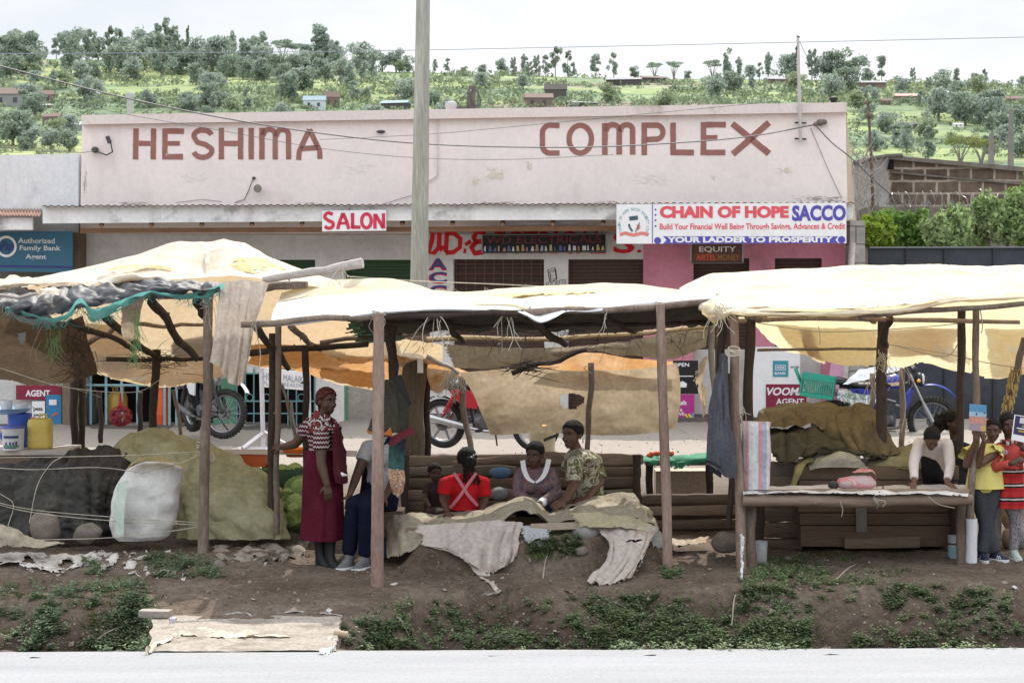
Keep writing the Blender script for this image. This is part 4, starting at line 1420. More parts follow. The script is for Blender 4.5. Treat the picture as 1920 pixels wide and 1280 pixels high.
mb=MB();mb.tube([P(1579,800,26.7),P(1598,455,26.7)],.05,8)
solo('drain_pipe',mb,mk('pipe_white',(.6,.56,.53),(.4,.37,.34),scale=3),'vertical drain pipe at the right corner of the pink shop','pipe')
r=root('steel_gate',P(1780,800,YG),'long dark navy sheet steel gate on the right behind the blue motorcycle','gate')
GM=mk('gate_navy',(.030,.038,.052),(.022,.027,.036),scale=1.2,rough=.45,spec=.4,fine=.2,dirt=(.06,.06,.065),dscale=2)
edges=[1630,1700,1772,1864,1960,2060,2160]
for a_,b_ in zip(edges,edges[1:]):
 part('sheet',wallq([(a_+.6,812),(b_-.6,812),(b_-.6,464),(a_+.6,465)],YG,.03),GM,r,False)
mb=MB()
for a_ in edges:mb.tube([P(a_,812,YG-.03),P(a_,463,YG-.03)],.02,4)
for y in(465,640):mb.tube([P(1630,y,YG-.035),P(2160,y-1,YG-.035)],.02,4)
part('frame',mb,plain('gate_frame',(.04,.045,.055),.5),r,False)
solo('kerb',wallq([(1628,828),(2160,828),(2160,806),(1628,806)],26.9,.3),mk('white_kerb',(.55,.54,.52),(.45,.44,.42),scale=2),'pale concrete sill under the steel gate',None,None,'structure',smooth=False)
r=root('block_house',P(1780,420,36),'unfinished house of brown stone blocks behind the gate','building')
part('wall',wallq([(1666,800),(2200,800),(2200,345),(1920,315),(1880,311),(1740,300),(1668,296)],36,.3),BLOCK,r,False)
mb=MB();mb.panel([P(1666,298,35.9),P(2200,348,35.9),P(2200,338,35.9),P(1668,291,35.9)],V((0,-1,0)),.5);mb.panel([P(1672,324.5,35.95),P(2200,372,35.95),P(2200,369,35.95),P(1674,321.5,35.95)],V((0,-1,0)),.05)
part('coping',mb,mk('coping',(.2,.175,.15),(.13,.115,.1),scale=3,bump=.6),r,False)
mb=MB();mb.panel([P(1600,800,35.6),P(1668,800,35.6),P(1666,294,35.6),P(1640,296,35.6),P(1602,304,35.6)],V((0,-1,0)),.3)
part('gable',mb,mk('grey_render',(.33,.315,.30),(.26,.245,.235),scale=1.5,bump=.4,fine=.2),r,False)
mb=MB();mb.panel([P(1664,318,35.55),P(1676,318,35.55),P(1676,299,35.55),P(1668,299,35.55)],V((0,-1,0)),.05);part('gap_shade',mb,SHADEIN,r,False)
mb=MB();mb.tube([P(1600,306,35.5),P(1640,297,35.5),P(1664,293,35.5),P(1692,292,35.5)],.05,6);part('roof_edge',mb,mk('roof_edge',(.12,.105,.095)),r)
solo('yard_wall',wallq([(1612,800),(2200,800),(2200,385),(1650,388),(1640,384),(1612,392)],32,.25),mk('wall_grey',(.24,.215,.19),(.18,.16,.14),scale=2.2,bump=.5,fine=.25),'low grey wall topped with razor wire below the block house','wall',smooth=False)
mb=MB()
pts=[]
for k in range(900):
 u=k/899
 x=lerp(1605,2000,u);a=u*2*PI*26
 c=P(x,378,32)
 pts.append(c+V((.12*nz(u*60,5),.16*math.cos(a),(.16+.09*nz(u*40,8))*math.sin(a)+.08*nz(u*30,2))))
mb.tube(pts,.0045,4)
for k in range(70):
 u=random.random();c=P(lerp(1610,2000,u),random.uniform(383,389),31.95)
 mb.tube([c,c+V((random.gauss(0,.04),0,.09))],[.012,.003],4)
solo('razor_wire',mb,plain('wire_grey',(.3,.3,.3),.4,.5,.6),'coils of razor wire along the top of the grey yard wall','razor wire')
mb=MB();mb.tube([P(1640,470,30.5),P(1634,300,30.5),P(1627,188,30.5)],[.03,.026,.02],7);mb.tube([P(1624,195,30.5),P(1629,190,30.5)],.05,6);mb.ell(P(1628,216,30.45),(.045,.045,.06))
solo('thin_pole',mb,mk('rust_pole',(.16,.11,.09),(.12,.085,.07),scale=4),'thin rusty pole with a white bulb right of the pink shop','pole')
mb=MB()
for k in range(60):
 p=P(random.gauss(1618,12),random.uniform(300,420),30+random.uniform(-.6,.6))
 d=V((random.gauss(0,.3),random.gauss(0,.2),random.uniform(.2,.8)))
 mb.tube([p,p+d*.35+V((random.gauss(0,.06),0,0)),p+d*.7],[.010,.007,.003],4)
solo('dry_creeper',mb,mk('dry_twig',(.42,.39,.37),(.3,.28,.26),scale=5),'tangle of bare grey twigs against the block house gable','shrub')
LB1=mk('bush_green',(.14,.25,.06),(.20,.33,.08),scale=2,rough=.5,spec=.3,transl=.35,isl=.45,fine=0)
LB2=mk('bush_pale',(.24,.34,.14),(.32,.41,.19),scale=2,rough=.5,spec=.3,transl=.35,isl=.45,fine=0)
LB3=mk('bush_bright',(.20,.30,.03),(.26,.36,.05),scale=2,rough=.5,spec=.3,transl=.35,isl=.35,fine=0)
def bush(lb,m,blobs,Y=29.2):
 px,py=blobs[0][0],500
 r=root('garden_bush',P(px,560,Y),lb,'bush')
 c=MB();t=MB()
 for(bx,by,rx,ry,n)in blobs:
  k=Y/FPX
  q=P(bx,by,Y+random.uniform(-.3,.3))
  t.tube([P(bx,620,Y),q+V((0,0,-.1)),q+V((.05,0,.1))],[.04,.02,.008],5)
  leafblob(c,q,(rx*k,rx*k*.7,ry*k),int(n*2.2),.075,1,.25)
  for _ in range(10):
   e=q+V((random.gauss(0,rx*k*.6),0,ry*k*random.uniform(.8,1.35)))
   t.tube([q,e],[.012,.004],4)
   leafblob(c,e,(.09,.09,.14),40,.07)
 part('trunk',t,plain('bush_bark',(.14,.12,.1),.9),r)
 part('crown',c,m,r,smooth=False)
bush('low yellow green bush next to the block pier',LB3,[(1650,446,26,24,420),(1632,452,14,16,160)],28.6)
bush('mid green bush over the gate left of the tall one',LB1,[(1690,444,34,26,500),(1726,440,30,26,420),(1665,422,18,12,160)],29.2)
bush('pale green bush with small leaves over the middle of the gate',LB2,[(1765,446,34,26,480),(1790,430,30,24,380)],28.8)
bush('tall bushy pale green shrub over the right part of the gate',LB2,[(1826,440,42,30,700),(1856,416,32,30,460),(1890,420,38,44,700),(1800,452,34,24,320)],29.6)
bush('tallest green shrub at the right edge above the gate',LB1,[(1922,402,30,36,520),(1955,376,34,34,460),(1925,440,38,30,460),(1990,410,60,56,500)],30.2)
r=root('utility_pole',P(776,960,20),'tall grey wooden utility pole between the stalls and the shops','pole')
c0=P(776,955,20);c0.z=-.2
mb=MB()
pts=[c0]+[P(x,y,20)for x,y in((778,800),(782,640),(786,520),(789,300),(792,100),(794,-60),(796,-250))]
mb.tube(pts,[.16,.14,.118,.098,.09,.08,.074,.066],16)
part('shaft',mb,mk('weathered_pole',(.40,.405,.36),(.30,.30,.265),(.46,.46,.42),scale=2.2,stretch=(3,3,.25),rough=.9,bump=.5,bscale=12,fine=.35,dirt=(.2,.19,.165),dscale=3,dlo=.6,dhi=.75),r)
mb=MB();c=P(788,679,18.72);mb.box(c,(.06,.012,.22));part('number_plate',mb,WHITEP,r,False)
def cable(name,pts,rad,lb,m=DGREY):
 mb=MB();mb.tube(curve_pts(pts,60),rad,5)
 solo(name,mb,m,lb,'cable')
CAB=plain('cable_grey',(.10,.10,.105),.6)
cable('power_cable',[P(-520,10,20),P(-60,108,22),P(0,124,22.4),P(245,186,23),P(480,232,24),P(700,262,25),P(880,274,26),P(1100,276,26),P(1300,266,26.6),P(1420,254,27),P(1528,234,27.2)],.010,'thickest power cable sagging across the front of the parapet',CAB)
cable('power_cable',[P(1530,236,27.2),P(1560,268,27.2),P(1600,300,27.2),P(1650,348,29),P(1720,400,31),P(1830,450,33)],.009,'cable dropping from the parapet bracket past the block house',CAB)
cable('power_cable',[P(-900,115,70),P(-60,106,70),P(0,101.5,70),P(600,97,70),P(1100,88,70),P(1920,70,70),P(2050,66,70),P(2900,34,70)],.014,'high straight power line crossing the sky',plain('line_blue',(.25,.28,.34),.6))
cable('power_cable',[P(-520,200,22),P(-60,266,24),P(0,275,24.5),P(80,284,26),P(150,286,27.5),P(178,283,28.2)],.006,'thin cable from the far left to the wall bracket on the parapet',CAB)
cable('power_cable',[P(-520,20,20),P(-40,140,22),P(0,152,22.3),P(200,207,24),P(420,246,25.5),P(600,278,26),P(780,296,26),P(960,299,26.3),P(1150,290,26.5)],.004,'thinnest sagging cable below the thick one over the left word',CAB)
cable('power_cable',[P(600,262,27),P(800,252,27),P(960,238,27),P(1200,215,27),P(1460,190,27)],.0035,'fine wire rising to the right across the parapet',CAB)
for x,y0,y1,lb in((1858,250,311,'nearer of two poles standing behind the block house'),(1895,205,314,'taller of two poles standing behind the block house')):
 mb=MB();mb.tube([P(x,y1+6,60),P(x+1,y0,60)],[.11,.08],8)
 solo('utility_pole',mb,mk('far_pole',(.2,.2,.18)),lb,'pole')
BARK=mk('bark_pole',(.135,.10,.078),(.20,.155,.125),(.28,.225,.19),scale=5,stretch=(1,1,.3),rough=.9,bump=.7,bscale=45,fine=.4)
BARKR=mk('reddish_pole',(.19,.125,.10),(.27,.19,.155),(.33,.25,.21),scale=4,stretch=(1,1,.3),rough=.9,bump=.6,bscale=45,fine=.35)
BARKD=mk('dark_pole',(.045,.032,.026),(.075,.055,.045),scale=5,stretch=(1,1,.3),rough=.9,bump=.7,bscale=45,fine=.4)
BAMBOO=mk('pale_pole',(.42,.31,.17),(.33,.23,.12),scale=4,stretch=(.3,1,1),rough=.7,bump=.3,fine=.25)
DRIFT=mk('weathered_stick',(.42,.38,.35),(.32,.28,.26),scale=5,stretch=(.3,1,1),rough=.9,bump=.5,fine=.3)
CREAM=mk('cream_canvas',(.78,.73,.59),(.74,.67,.51),(.80,.76,.65),scale=2.2,rough=.85,spec=.15,transl=.42,fine=.12,dirt=(.66,.54,.36),dscale=1.3,dlo=.6,dhi=.85,bump=.15,bscale=150,crk=2.2,ckd=.06,cks=.9,crd=.84,tcol=(.95,.86,.64))
BEIGE=mk('beige_canvas',(.74,.68,.60),(.70,.62,.52),(.77,.72,.66),scale=1.8,rough=.85,spec=.15,transl=.36,fine=.12,dirt=(.66,.52,.33),dscale=1.2,dlo=.6,dhi=.85,bump=.15,bscale=150,crk=2.2,ckd=.06,cks=.9,crd=.84,tcol=(.95,.82,.60))
IVORY=mk('ivory_canvas',(.83,.79,.69),(.80,.75,.62),(.85,.82,.75),scale=1.7,rough=.85,spec=.15,transl=.45,fine=.12,dirt=(.70,.58,.38),dscale=1.1,dlo=.62,dhi=.9,bump=.15,bscale=150,crk=2.2,ckd=.06,cks=.9,crd=.84,tcol=(.97,.87,.64))
WPLAS=mk('white_plastic',(.80,.82,.86),(.74,.77,.82),scale=2,rough=.45,spec=.4,transl=.2,fine=.08,dirt=(.55,.56,.57),dscale=2.5,dlo=.6,dhi=.8,crk=4,ckd=.02,cks=.5)
ORANGE=mk('orange_canvas',(.62,.36,.17),(.54,.29,.12),(.66,.46,.27),scale=2,rough=.85,spec=.1,transl=.5,fine=.2,dirt=(.34,.18,.08),dscale=1.6,dlo=.55,dhi=.75,crk=3,ckd=.03,cks=.7)
TANB=mk('tan_backcloth',(.64,.51,.34),(.56,.42,.25),(.68,.57,.42),scale=1.8,rough=.85,spec=.1,transl=.5,fine=.2,dirt=(.36,.24,.12),dscale=1.3,dlo=.55,dhi=.8,crk=3,ckd=.03,cks=.7)
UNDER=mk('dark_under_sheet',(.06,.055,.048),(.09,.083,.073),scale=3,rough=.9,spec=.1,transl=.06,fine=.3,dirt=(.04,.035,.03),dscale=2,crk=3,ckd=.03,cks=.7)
KHAKI=mk('khaki_tarp',(.56,.465,.33),(.47,.38,.26),(.62,.53,.40),scale=2.2,rough=.9,spec=.1,transl=.42,fine=.25,dirt=(.30,.215,.125),dscale=2.2,dlo=.48,dhi=.72,bump=.2,bscale=120,crk=3,ckd=.03,cks=.7)
BROWNB=mk('brown_backcloth',(.16,.115,.075),(.11,.078,.05),scale=2.2,rough=.9,spec=.1,transl=.25,fine=.3,dirt=(.08,.06,.045),dscale=2,crk=3,ckd=.03,cks=.7)
BLACKT=mk('black_plastic',(.030,.031,.036),(.05,.051,.058),scale=3,rough=.55,spec=.4,fine=.25,dirt=(.16,.155,.15),dscale=2.5,dlo=.6,dhi=.8,crk=4.5,ckd=.025,cks=.8)
TEALN=mk('teal_net',(.12,.40,.37),(.20,.50,.46),scale=8,rough=.7,spec=.2,transl=.4,fine=.3)
BURLAP=mk('sack_cloth',(.62,.54,.47),(.55,.47,.40),(.67,.60,.54),scale=3,rough=.95,spec=.05,transl=.25,fine=.25,dirt=(.42,.24,.16),dscale=2.6,dlo=.55,dhi=.75,bump=.3,bscale=200,crk=4.5,ckd=.025,cks=.8)
ROPE=mk('sisal',(.55,.49,.38),(.45,.39,.29),scale=9,rough=.9)
STRING=mk('white_string',(.52,.48,.40),(.38,.35,.29),scale=9,rough=.8)
def sprod(px,py,Y):return P(px,py,Y)
def pole(parent,a,b,r0,r1=None,m=BARK,wob=.03,nm='post'):
 return part(nm,stick(P(*a),P(*b),r0,r1,wob),m,parent)
def foot(px,py):
 g=GP(px,py)
 return g
def gpost(parent,top,ft,r0,r1=None,m=BARK,wob=.03):
 f=foot(*ft)
 Yt=f.y
 return part('post',stick(f-V((0,0,.12)),P(top[0],top[1],Yt),r0,r1,wob),m,parent)
def strand(pts,r=.004,k=24,n=4):
 mb=MB();mb.tube(curve_pts(pts,k),r,n);return mb
def tuft(p,n=10,L=.25,r=.003):
 L*=.55;r*=.75;n=max(4,int(n*.7))
 mb=MB()
 for _ in range(n):
  d=V((random.gauss(0,.5),random.gauss(0,.3),random.gauss(-.5,.5)))
  q=p+V((random.gauss(0,.02),random.gauss(0,.02),random.gauss(0,.02)))
  mb.tube(curve_pts([q,q+d*L*.4,q+d*L*.7+V((0,0,-L*.3)),q+d*L*.8+V((random.gauss(0,.04),0,-L*.75))],8),r,4)
 return mb
def ropes(parent,m,*mbs):
 for b in mbs:part('rope',b,m,parent)
def wrapk(p,r,n=5):
 mb=MB()
 for k in range(n):
  mb.torus(p+V((0,0,random.gauss(0,.02))),r,.006,(random.gauss(0,.25),random.gauss(0,.25),1),14,5)
 return mb
ls=root('market_stall',foot(385,1036),'left stall under a peaked beige tarpaulin with black plastic and teal net along its eave','market stall')
gpost(ls,(391,560),(380,1036),.050,.042,BARK,.03)
ridge=[(40,530,18),(150,508,18),(240,482,18),(340,453,18),(385,452,18),(420,449,18),(465,462,18),(560,508,18),(650,536,18)]
rows=px_rows([[(40,540,16.75),(160,531,16.75),(250,528,16.75),(330,525,16.7),(385,522,16.7),(430,520,16.65),(470,524,16.6),(560,536,16.7),(650,546,16.7)],[(40,535,17.4),(160,520,17.4),(250,505,17.4),(330,488,17.4),(388,512,17.2),(425,484,17.4),(470,492,17.3),(560,520,17.3),(650,540,17.3)],ridge,[(100,600,18.7),(180,600,18.7),(250,600,18.7),(330,600,18.7),(400,600,18.7),(440,600,18.7),(480,600,18.7),(560,600,18.7),(660,600,18.7)],[(150,640,19.1),(200,660,19.1),(270,668,19.1),(330,672,19.1),(390,665,19.1),(440,658,19.1),(490,650,19.1),(560,640,19.1),(670,630,19.1)],[(150,690,19.2),(200,712,19.3),(270,730,19.3),(330,731,19.3),(400,716,19.3),(450,700,19.3),(500,676,19.3),(570,662,19.3),(680,646,19.3)]])
part('canopy',sheet(rows,160,110,.006,3,.022,1.3,1,{'v1':.03,'u1':.03},lin=.8),BEIGE,ls)
HOLEW0=mk('torn_hole_white',(.85,.86,.84),(.8,.82,.8),scale=4,transl=.75,fine=.05)  # white translucent sheets standing in for bright light through holes
rows=px_rows([[(238,708,18.95),(262,704,18.95),(288,700,18.95)],[(240,714,19),(264,716,19),(286,708,19)]])
part('bright_hole',sheet(rows,30,12,.004,6,.006,4,133,{'u0':.3,'u1':.3,'v0':.4,'v1':.4}),HOLEW0,ls)
rows=px_rows([[(170,664,18.8),(180,672,18.8),(192,680,18.8)],[(172,674,18.85),(182,684,18.85),(190,686,18.85)]])
part('bright_hole',sheet(rows,20,12,.004,6,.006,4,134,{'u0':.3,'u1':.3,'v0':.3,'v1':.3}),HOLEW0,ls)
for sd,rw in enumerate(([[(150,532,16.6),(175,520,16.7),(200,512,16.75),(225,500,16.8)],[(165,536,16.5),(190,524,16.5),(205,508,16.6),(235,505,16.6)],[(180,536,16.45),(215,530,16.4),(250,516,16.45),(300,520,16.5)],[(200,538,16.5),(240,537,16.5),(290,530,16.5),(330,530,16.6)]],[[(-30,536,16.6),(0,518,16.8),(40,514,16.8),(100,520,16.8),(150,524,16.8)],[(-30,545,16.4),(0,532,16.5),(40,527,16.5),(100,530,16.5),(150,530,16.5)],[(-30,552,16.5),(0,545,16.5),(40,540,16.5),(90,540,16.5),(130,537,16.5)]])):
 part('canvas_scrap',sheet(px_rows(rw),44,26,.02,5,.03,4,11+sd,{'u1':.05,'v1':.06}),BEIGE,ls)
part('canvas_scrap',sheet(px_rows([[(70,545,16.1),(85,535,16.25),(105,536,16.25),(113,545,16.1)],[(70,550,16.15),(88,541,16.15),(104,543,16.15),(112,549,16.15)],[(68,553,16.1),(88,550,16.1),(104,551,16.1),(112,552,16.1)]]),20,14,.012,6,.02,5,15),BEIGE,ls)
rows=px_rows([[(-60,536,16.75),(0,537,16.75),(60,540,16.7),(110,534,16.7),(160,530,16.65),(220,525,16.6),(290,521,16.55),(360,525,16.5),(414,527,16.45)],[(-60,548,16.45),(0,548,16.42),(60,550,16.4),(110,544,16.38),(160,541,16.36),(220,534,16.34),(290,528,16.32),(360,531,16.32),(414,532,16.3)],[(-60,556,16.28),(0,562,16.24),(45,570,16.1),(100,566,16.18),(150,560,16.18),(220,552,16.18),(285,538,16.18),(350,542,16.1),(412,541,16.1)],[(-60,562,16.24),(0,572,16.1),(45,602,16.16),(95,594,16.14),(145,582,16.14),(225,568,16.14),(280,552,16.15),(345,556,16.16),(410,550,16.16)]])
part('eave_sheet',sheet(rows,170,50,.008,5,.026,4.5,3,{'v1':.06},aniso=(1,1,1),pleat=(.028,11)),BLACKT,ls)
rows=px_rows([[(8,571,16.22),(40,582,16.1),(80,596,16.1),(120,592,16.1),(150,560,16.1),(175,580,16.1),(220,566,16.1),(275,548,16.1),(330,553,16.1),(385,545,16.1),(420,530,16.1)],[(10,578,16.1),(42,594,16.18),(80,606,16.18),(122,605,16.18),(150,580,16.18),(172,606,16.18),(215,590,16.18),(278,556,16.18),(330,563,16.18),(385,562,16.18),(420,545,16.18)]])
part('net_fringe',sheet(rows,120,14,.01,8,.01,6,4,{'v1':.5,'u0':.02}),TEALN,ls)
mb=MB()
for k in range(190):
 u=random.random()
 p=curve_pts(rows[1],60)[int(u*59)]+V((random.gauss(0,.02),-.01,random.uniform(0,.03)))
 d=V((random.gauss(0,.04),random.gauss(0,.02),-random.uniform(.02,.09)))
 mb.tube([p,p+d*.6,p+d+V((random.gauss(0,.02),0,.01))],[.0025,.002,.001],3)
part('net_threads',mb,TEALN,ls)['kind']='stuff'
rows=px_rows([[(-60,575,16.4),(0,580,16.6),(50,604,16.8),(110,606,17.0),(160,600,17.4)],[(-60,640,17.6),(0,640,17.8),(50,640,18),(110,640,18),(165,640,18.2)],[(-60,690,18.6),(0,690,18.7),(50,696,18.8),(110,692,18.8),(180,680,18.9)],[(-60,712,18.9),(0,716,19),(55,726,19),(110,726,19),(182,704,19)]])
part('backcloth',sheet(rows,60,40,.03,3,.04,2.2,6,{'v1':.04},[(.46,.30,.04,.08),(.60,.22,.025,.03)]),BROWNB,ls)
rows=px_rows([[(226,566,16.3),(250,560,16.3),(272,555,16.3)],[(224,600,16.32),(244,604,16.32),(262,592,16.32)],[(228,640,16.3),(240,648,16.3),(256,640,16.3)]])
part('hanging_scrap',sheet(rows,24,24,.01,6,.02,4,7,{'v1':.15,'u0':.1}),mk('thin_cloth',(.5,.42,.33),(.45,.36,.27),scale=4,transl=.45,spec=.05),ls)
mb=MB()
for _ in range(40):
 p=P(random.gauss(255,6),random.uniform(575,650),16.28)
 mb.tube([p,p+V((random.gauss(0,.02),0,-.1)),p+V((random.gauss(0,.05),0,-.22))],.002,3)
for _ in range(26):
 p=P(random.gauss(103,8),random.uniform(605,640),16.6)
 mb.tube([p,p+V((random.gauss(0,.02),0,-.1)),p+V((random.gauss(0,.05),0,-.2))],.002,3)
part('net_threads',mb,mk('green_thread',(.2,.36,.14)),ls)['kind']='stuff'
for a,b,r,m in(((138,690,19.2),(142,845,19.2),.045,BARKD),((152,690,19.3),(153,845,19.3),.04,BARKD),((294,655,18.8),(286,850,18.8),.045,BARKD),((325,730,19.2),(342,835,19.2),.022,BARK),((186,735,19.6),(189,830,19.6),.03,BARKD),((263,735,19.6),(262,830,19.6),.03,BARKD)):
 pole(ls,a,b,r,r*.9,m,.02)
for a,b,r,m in(((132,603,16.5),(250,655,18.6),.032,BARKD),((185,585,16.5),(292,668,18.8),.04,BARKD),((284,566,16.4),(368,672,18.8),.045,BARKD),((370,566,16.4),(392,600,17.0),.05,BARKD),((-20,566,16.5),(400,553,16.45),.035,BARK),((200,673,18.8),(392,672,18.8),.026,BARKD),((255,607,18.5),(392,608,18.5),.022,BARKR),((150,650,18.6),(222,610,18.3),.03,BARKR),((-30,556,16.18),(95,548,16.2),.016,DRIFT)):
 part('beam',stick(P(*a),P(*b),r,r*.8,.04),m,ls)
part('beam',stick(P(494,525,16.5),P(680,493,16.3),.032,.048,.02),DRIFT,ls)
part('beam',stick(P(497,539,16.6),P(576,534,16.5),.040,.036,.01),BARK,ls)
mb=MB()
for _ in range(60):
 p=P(random.gauss(300,26),random.gauss(680,9),18.7+random.gauss(0,.1))
 d=V((random.gauss(0,.25),random.gauss(0,.1),random.gauss(0,.1)))
 mb.tube([p,p+d*.5+V((0,0,.03)),p+d],[.004,.003,.001],3)
for _ in range(90):
 p=P(random.gauss(140,14),random.uniform(610,700),17.6+random.gauss(0,.2))
 d=V((random.gauss(0,.12),random.gauss(0,.1),random.gauss(-.08,.14)))
 mb.tube([p,p+d*.5+V((.02,0,0)),p+d],[.004,.003,.001],3)
part('dry_twigs',mb,BARKD,ls)['kind']='stuff'
ropes(ls,STRING,wrapk(P(387,570,16.4),.06),tuft(P(390,565,16.3),8,.3),tuft(P(640,505,16.3),16,.18),wrapk(P(380,842,16.5),.055,4))
ropes(ls,STRING,strand([P(384,845,16.42),P(396,850,16.4),P(402,858,16.4),P(397,864,16.4),P(386,852,16.43)],.006,24))
for pts in([(-30,858,16.6),(120,856,16.5),(250,853,16.45),(384,846,16.45)],[(-30,875,16.5),(60,880,16.45),(180,876,16.4),(262,885,16.4)],[(-30,938,16.2),(60,960,16.3),(200,975,16.35),(380,984,16.42)],[(-30,935,16.3),(60,955,16.35),(200,968,16.4),(380,980,16.44)],[(60,1012,16.3),(200,1008,16.3),(300,998,16.35),(380,986,16.43)],[(384,845,16.45),(345,865,16.4),(262,888,16.4)],[(116,856,16.45),(95,870,16.4),(70,910,16.4),(55,980,16.4)],[(0,925,16.3),(25,945,16.3),(15,985,16.25)],[(105,553,16.4),(60,690,18),(190,745,18.5)],[(0,690,16.3),(120,725,16.5),(250,735,17),(300,712,18)]):
 part('string',strand([P(*p)for p in pts],.0034),STRING,ls)
cs=root('market_stall',foot(707,1098),'middle stall with a white plastic strip over its front edge and a dark underside','market stall')
FR=[(508,607,15.2),(560,604,15.2),(610,597,15.2),(660,590,15.2),(707,584,15.2),(760,580,15.3),(830,577,15.4),(900,579,15.5),(955,580,15.6),(985,588,15.55),(1012,601,15.55),(1040,592,15.6),(1062,582,15.7),(1100,582,15.75),(1140,577,15.8),(1190,570,15.9),(1240,566,16),(1300,562,16),(1345,558,16)]
RD=[(528,550,17),(560,540,17),(590,530,17),(640,524,17),(700,521,17),(735,523,17),(770,533,17),(800,545,17),(850,549,17),(900,546,17),(955,541,17),(990,539,17),(1020,538,17),(1050,536,17),(1080,534,17),(1130,531,17),(1190,533,17.1),(1250,542,17.2),(1300,552,17.2)]
def mixrow(a,b,t,dy=0):return[(lerp(p[0],q[0],t),lerp(p[1],q[1],t)+dy,lerp(p[2],q[2],t))for p,q in zip(a,b)]
rows=px_rows([[(p[0]+4,p[1]-6,p[2]+.10)for p in FR],mixrow(FR,RD,.5),RD,[(p[0],p[1]+26,p[2]+.5)for p in RD]])
part('canopy',sheet(rows,180,56,.005,3.5,.016,1.8,21,{'v1':.05},aniso=(.5,1,1),lin=.5),CREAM,cs)
wt=[.62,.6,.58,.52,.5,.5,.52,.6,.66,.62,.60,.58,.55,.52,.48,.4,.34,.28,.22]
up=[(lerp(p[0],q[0],t),lerp(p[1],q[1],t)-5,lerp(p[2],q[2],t)-.02)for p,q,t in zip(FR,RD,wt)]
rows=px_rows([[(p[0],p[1]+3,p[2]+.03)for p in FR],FR,[(lerp(p[0],q[0],.5),lerp(p[1],q[1],.5)-5,lerp(p[2],q[2],.5)-.03)for p,q in zip(FR,up)],up])
part('eave_sheet',sheet(rows,150,26,.005,4,.012,2.2,22,{'v1':.04},aniso=(.5,1,1)),WPLAS,cs)
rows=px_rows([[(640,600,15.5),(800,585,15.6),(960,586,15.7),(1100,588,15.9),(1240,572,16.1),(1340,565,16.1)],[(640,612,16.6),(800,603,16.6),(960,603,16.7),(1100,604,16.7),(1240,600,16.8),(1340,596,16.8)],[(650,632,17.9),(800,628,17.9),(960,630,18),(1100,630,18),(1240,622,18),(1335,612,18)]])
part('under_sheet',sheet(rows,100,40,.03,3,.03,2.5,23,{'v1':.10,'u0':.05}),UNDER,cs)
rows=px_rows([[(826,643,18.3),(900,648,18.3),(980,650,18.3),(1060,648,18.3),(1140,640,18.3),(1230,628,18.3),(1330,606,18.2)],[(838,668,18.25),(900,672,18.25),(985,672,18.25),(1060,660,18.25),(1130,652,18.25),(1235,652,18.25),(1326,630,18.2)],[(850,694,18.3),(905,694,18.3),(990,690,18.3),(1060,672,18.3),(1120,663,18.3),(1250,678,18.3),(1322,652,18.2)]])
part('backcloth',sheet(rows,90,24,.02,4,.03,3,24,{'v1':.05,'u0':.02}),mk('olive_fold',(.26,.21,.14),(.2,.16,.105),scale=3,rough=.9,transl=.2,dirt=(.12,.09,.06),dscale=2.5),cs)
rows=px_rows([[(862,700,18.4),(930,694,18.4),(1000,692,18.4),(1060,698,18.4),(1160,698,18.4),(1258,684,18.4),(1272,686,18.4)],[(886,735,18.45),(940,732,18.5),(1010,730,18.5),(1080,730,18.5),(1160,728,18.5),(1250,720,18.45),(1274,720,18.4)],[(904,775,18.45),(950,772,18.5),(1020,770,18.5),(1080,768,18.5),(1160,765,18.5),(1250,760,18.45),(1274,760,18.4)],[(922,816,18.35),(960,814,18.4),(1020,812,18.4),(1090,816,18.4),(1170,818,18.4),(1235,812,18.4),(1266,806,18.35)]])
part('backcloth',sheet(rows,100,50,.015,3,.03,1.8,25,{'v1':.02},[(.475,.52,.05,.13),(.33,.87,.008,.015)],aniso=(.7,1,1.2)),KHAKI,cs)
rows=px_rows([[(1030,672,18.55),(1110,662,18.55),(1180,672,18.6),(1262,678,18.6)],[(1002,692,18.6),(1080,700,18.65),(1160,700,18.65),(1262,688,18.65)]])
part('orange_cloth',sheet(rows,50,14,.01,4,.015,4,26),ORANGE,cs)
rows=px_rows([[(470,650,18.6),(540,648,18.6),(600,652,18.6),(660,660,18.6),(720,655,18.6),(790,668,18.7),(850,690,18.7),(895,704,18.7)],[(470,672,19),(540,680,19),(600,688,19),(660,694,19),(720,700,19),(790,700,19),(840,704,19),(893,707,18.9)],[(462,688,19.3),(540,698,19.3),(600,712,19.3),(660,728,19.3),(715,734,19.3),(790,722,19.3),(840,712,19.2),(890,709,19)]])
part('orange_cloth',sheet(rows,90,30,.025,3,.035,2.4,27,{'v1':.05}),ORANGE,cs)
rows=px_rows([[(560,640,18.3),(640,650,18.3),(700,648,18.3),(770,640,18.3),(830,650,18.4)],[(600,668,18.6),(650,672,18.6),(700,674,18.6),(760,668,18.6),(830,672,18.6)],[(640,676,18.9),(655,682,18.9),(700,680,18.9),(760,690,18.9),(826,690,18.9)]])
part('backcloth',sheet(rows,60,26,.02,3,.03,3,28,{'v1':.08,'u0':.08}),TANB,cs)
rows=px_rows([[(800,690,18.7),(840,695,18.7),(860,700,18.7)],[(802,720,18.75),(830,722,18.7),(850,712,18.7)],[(806,738,18.75),(820,742,18.7),(836,726,18.7)]])
part('hanging_scrap',sheet(rows,24,20,.02,5,.03,4,29,{'v1':.2}),TANB,cs)
gpost(cs,(710,588),(707,1100),.056,.046,BARKR,.02)
gpost(cs,(1238,570),(1252,1070),.046,.040,BARKR,.02)
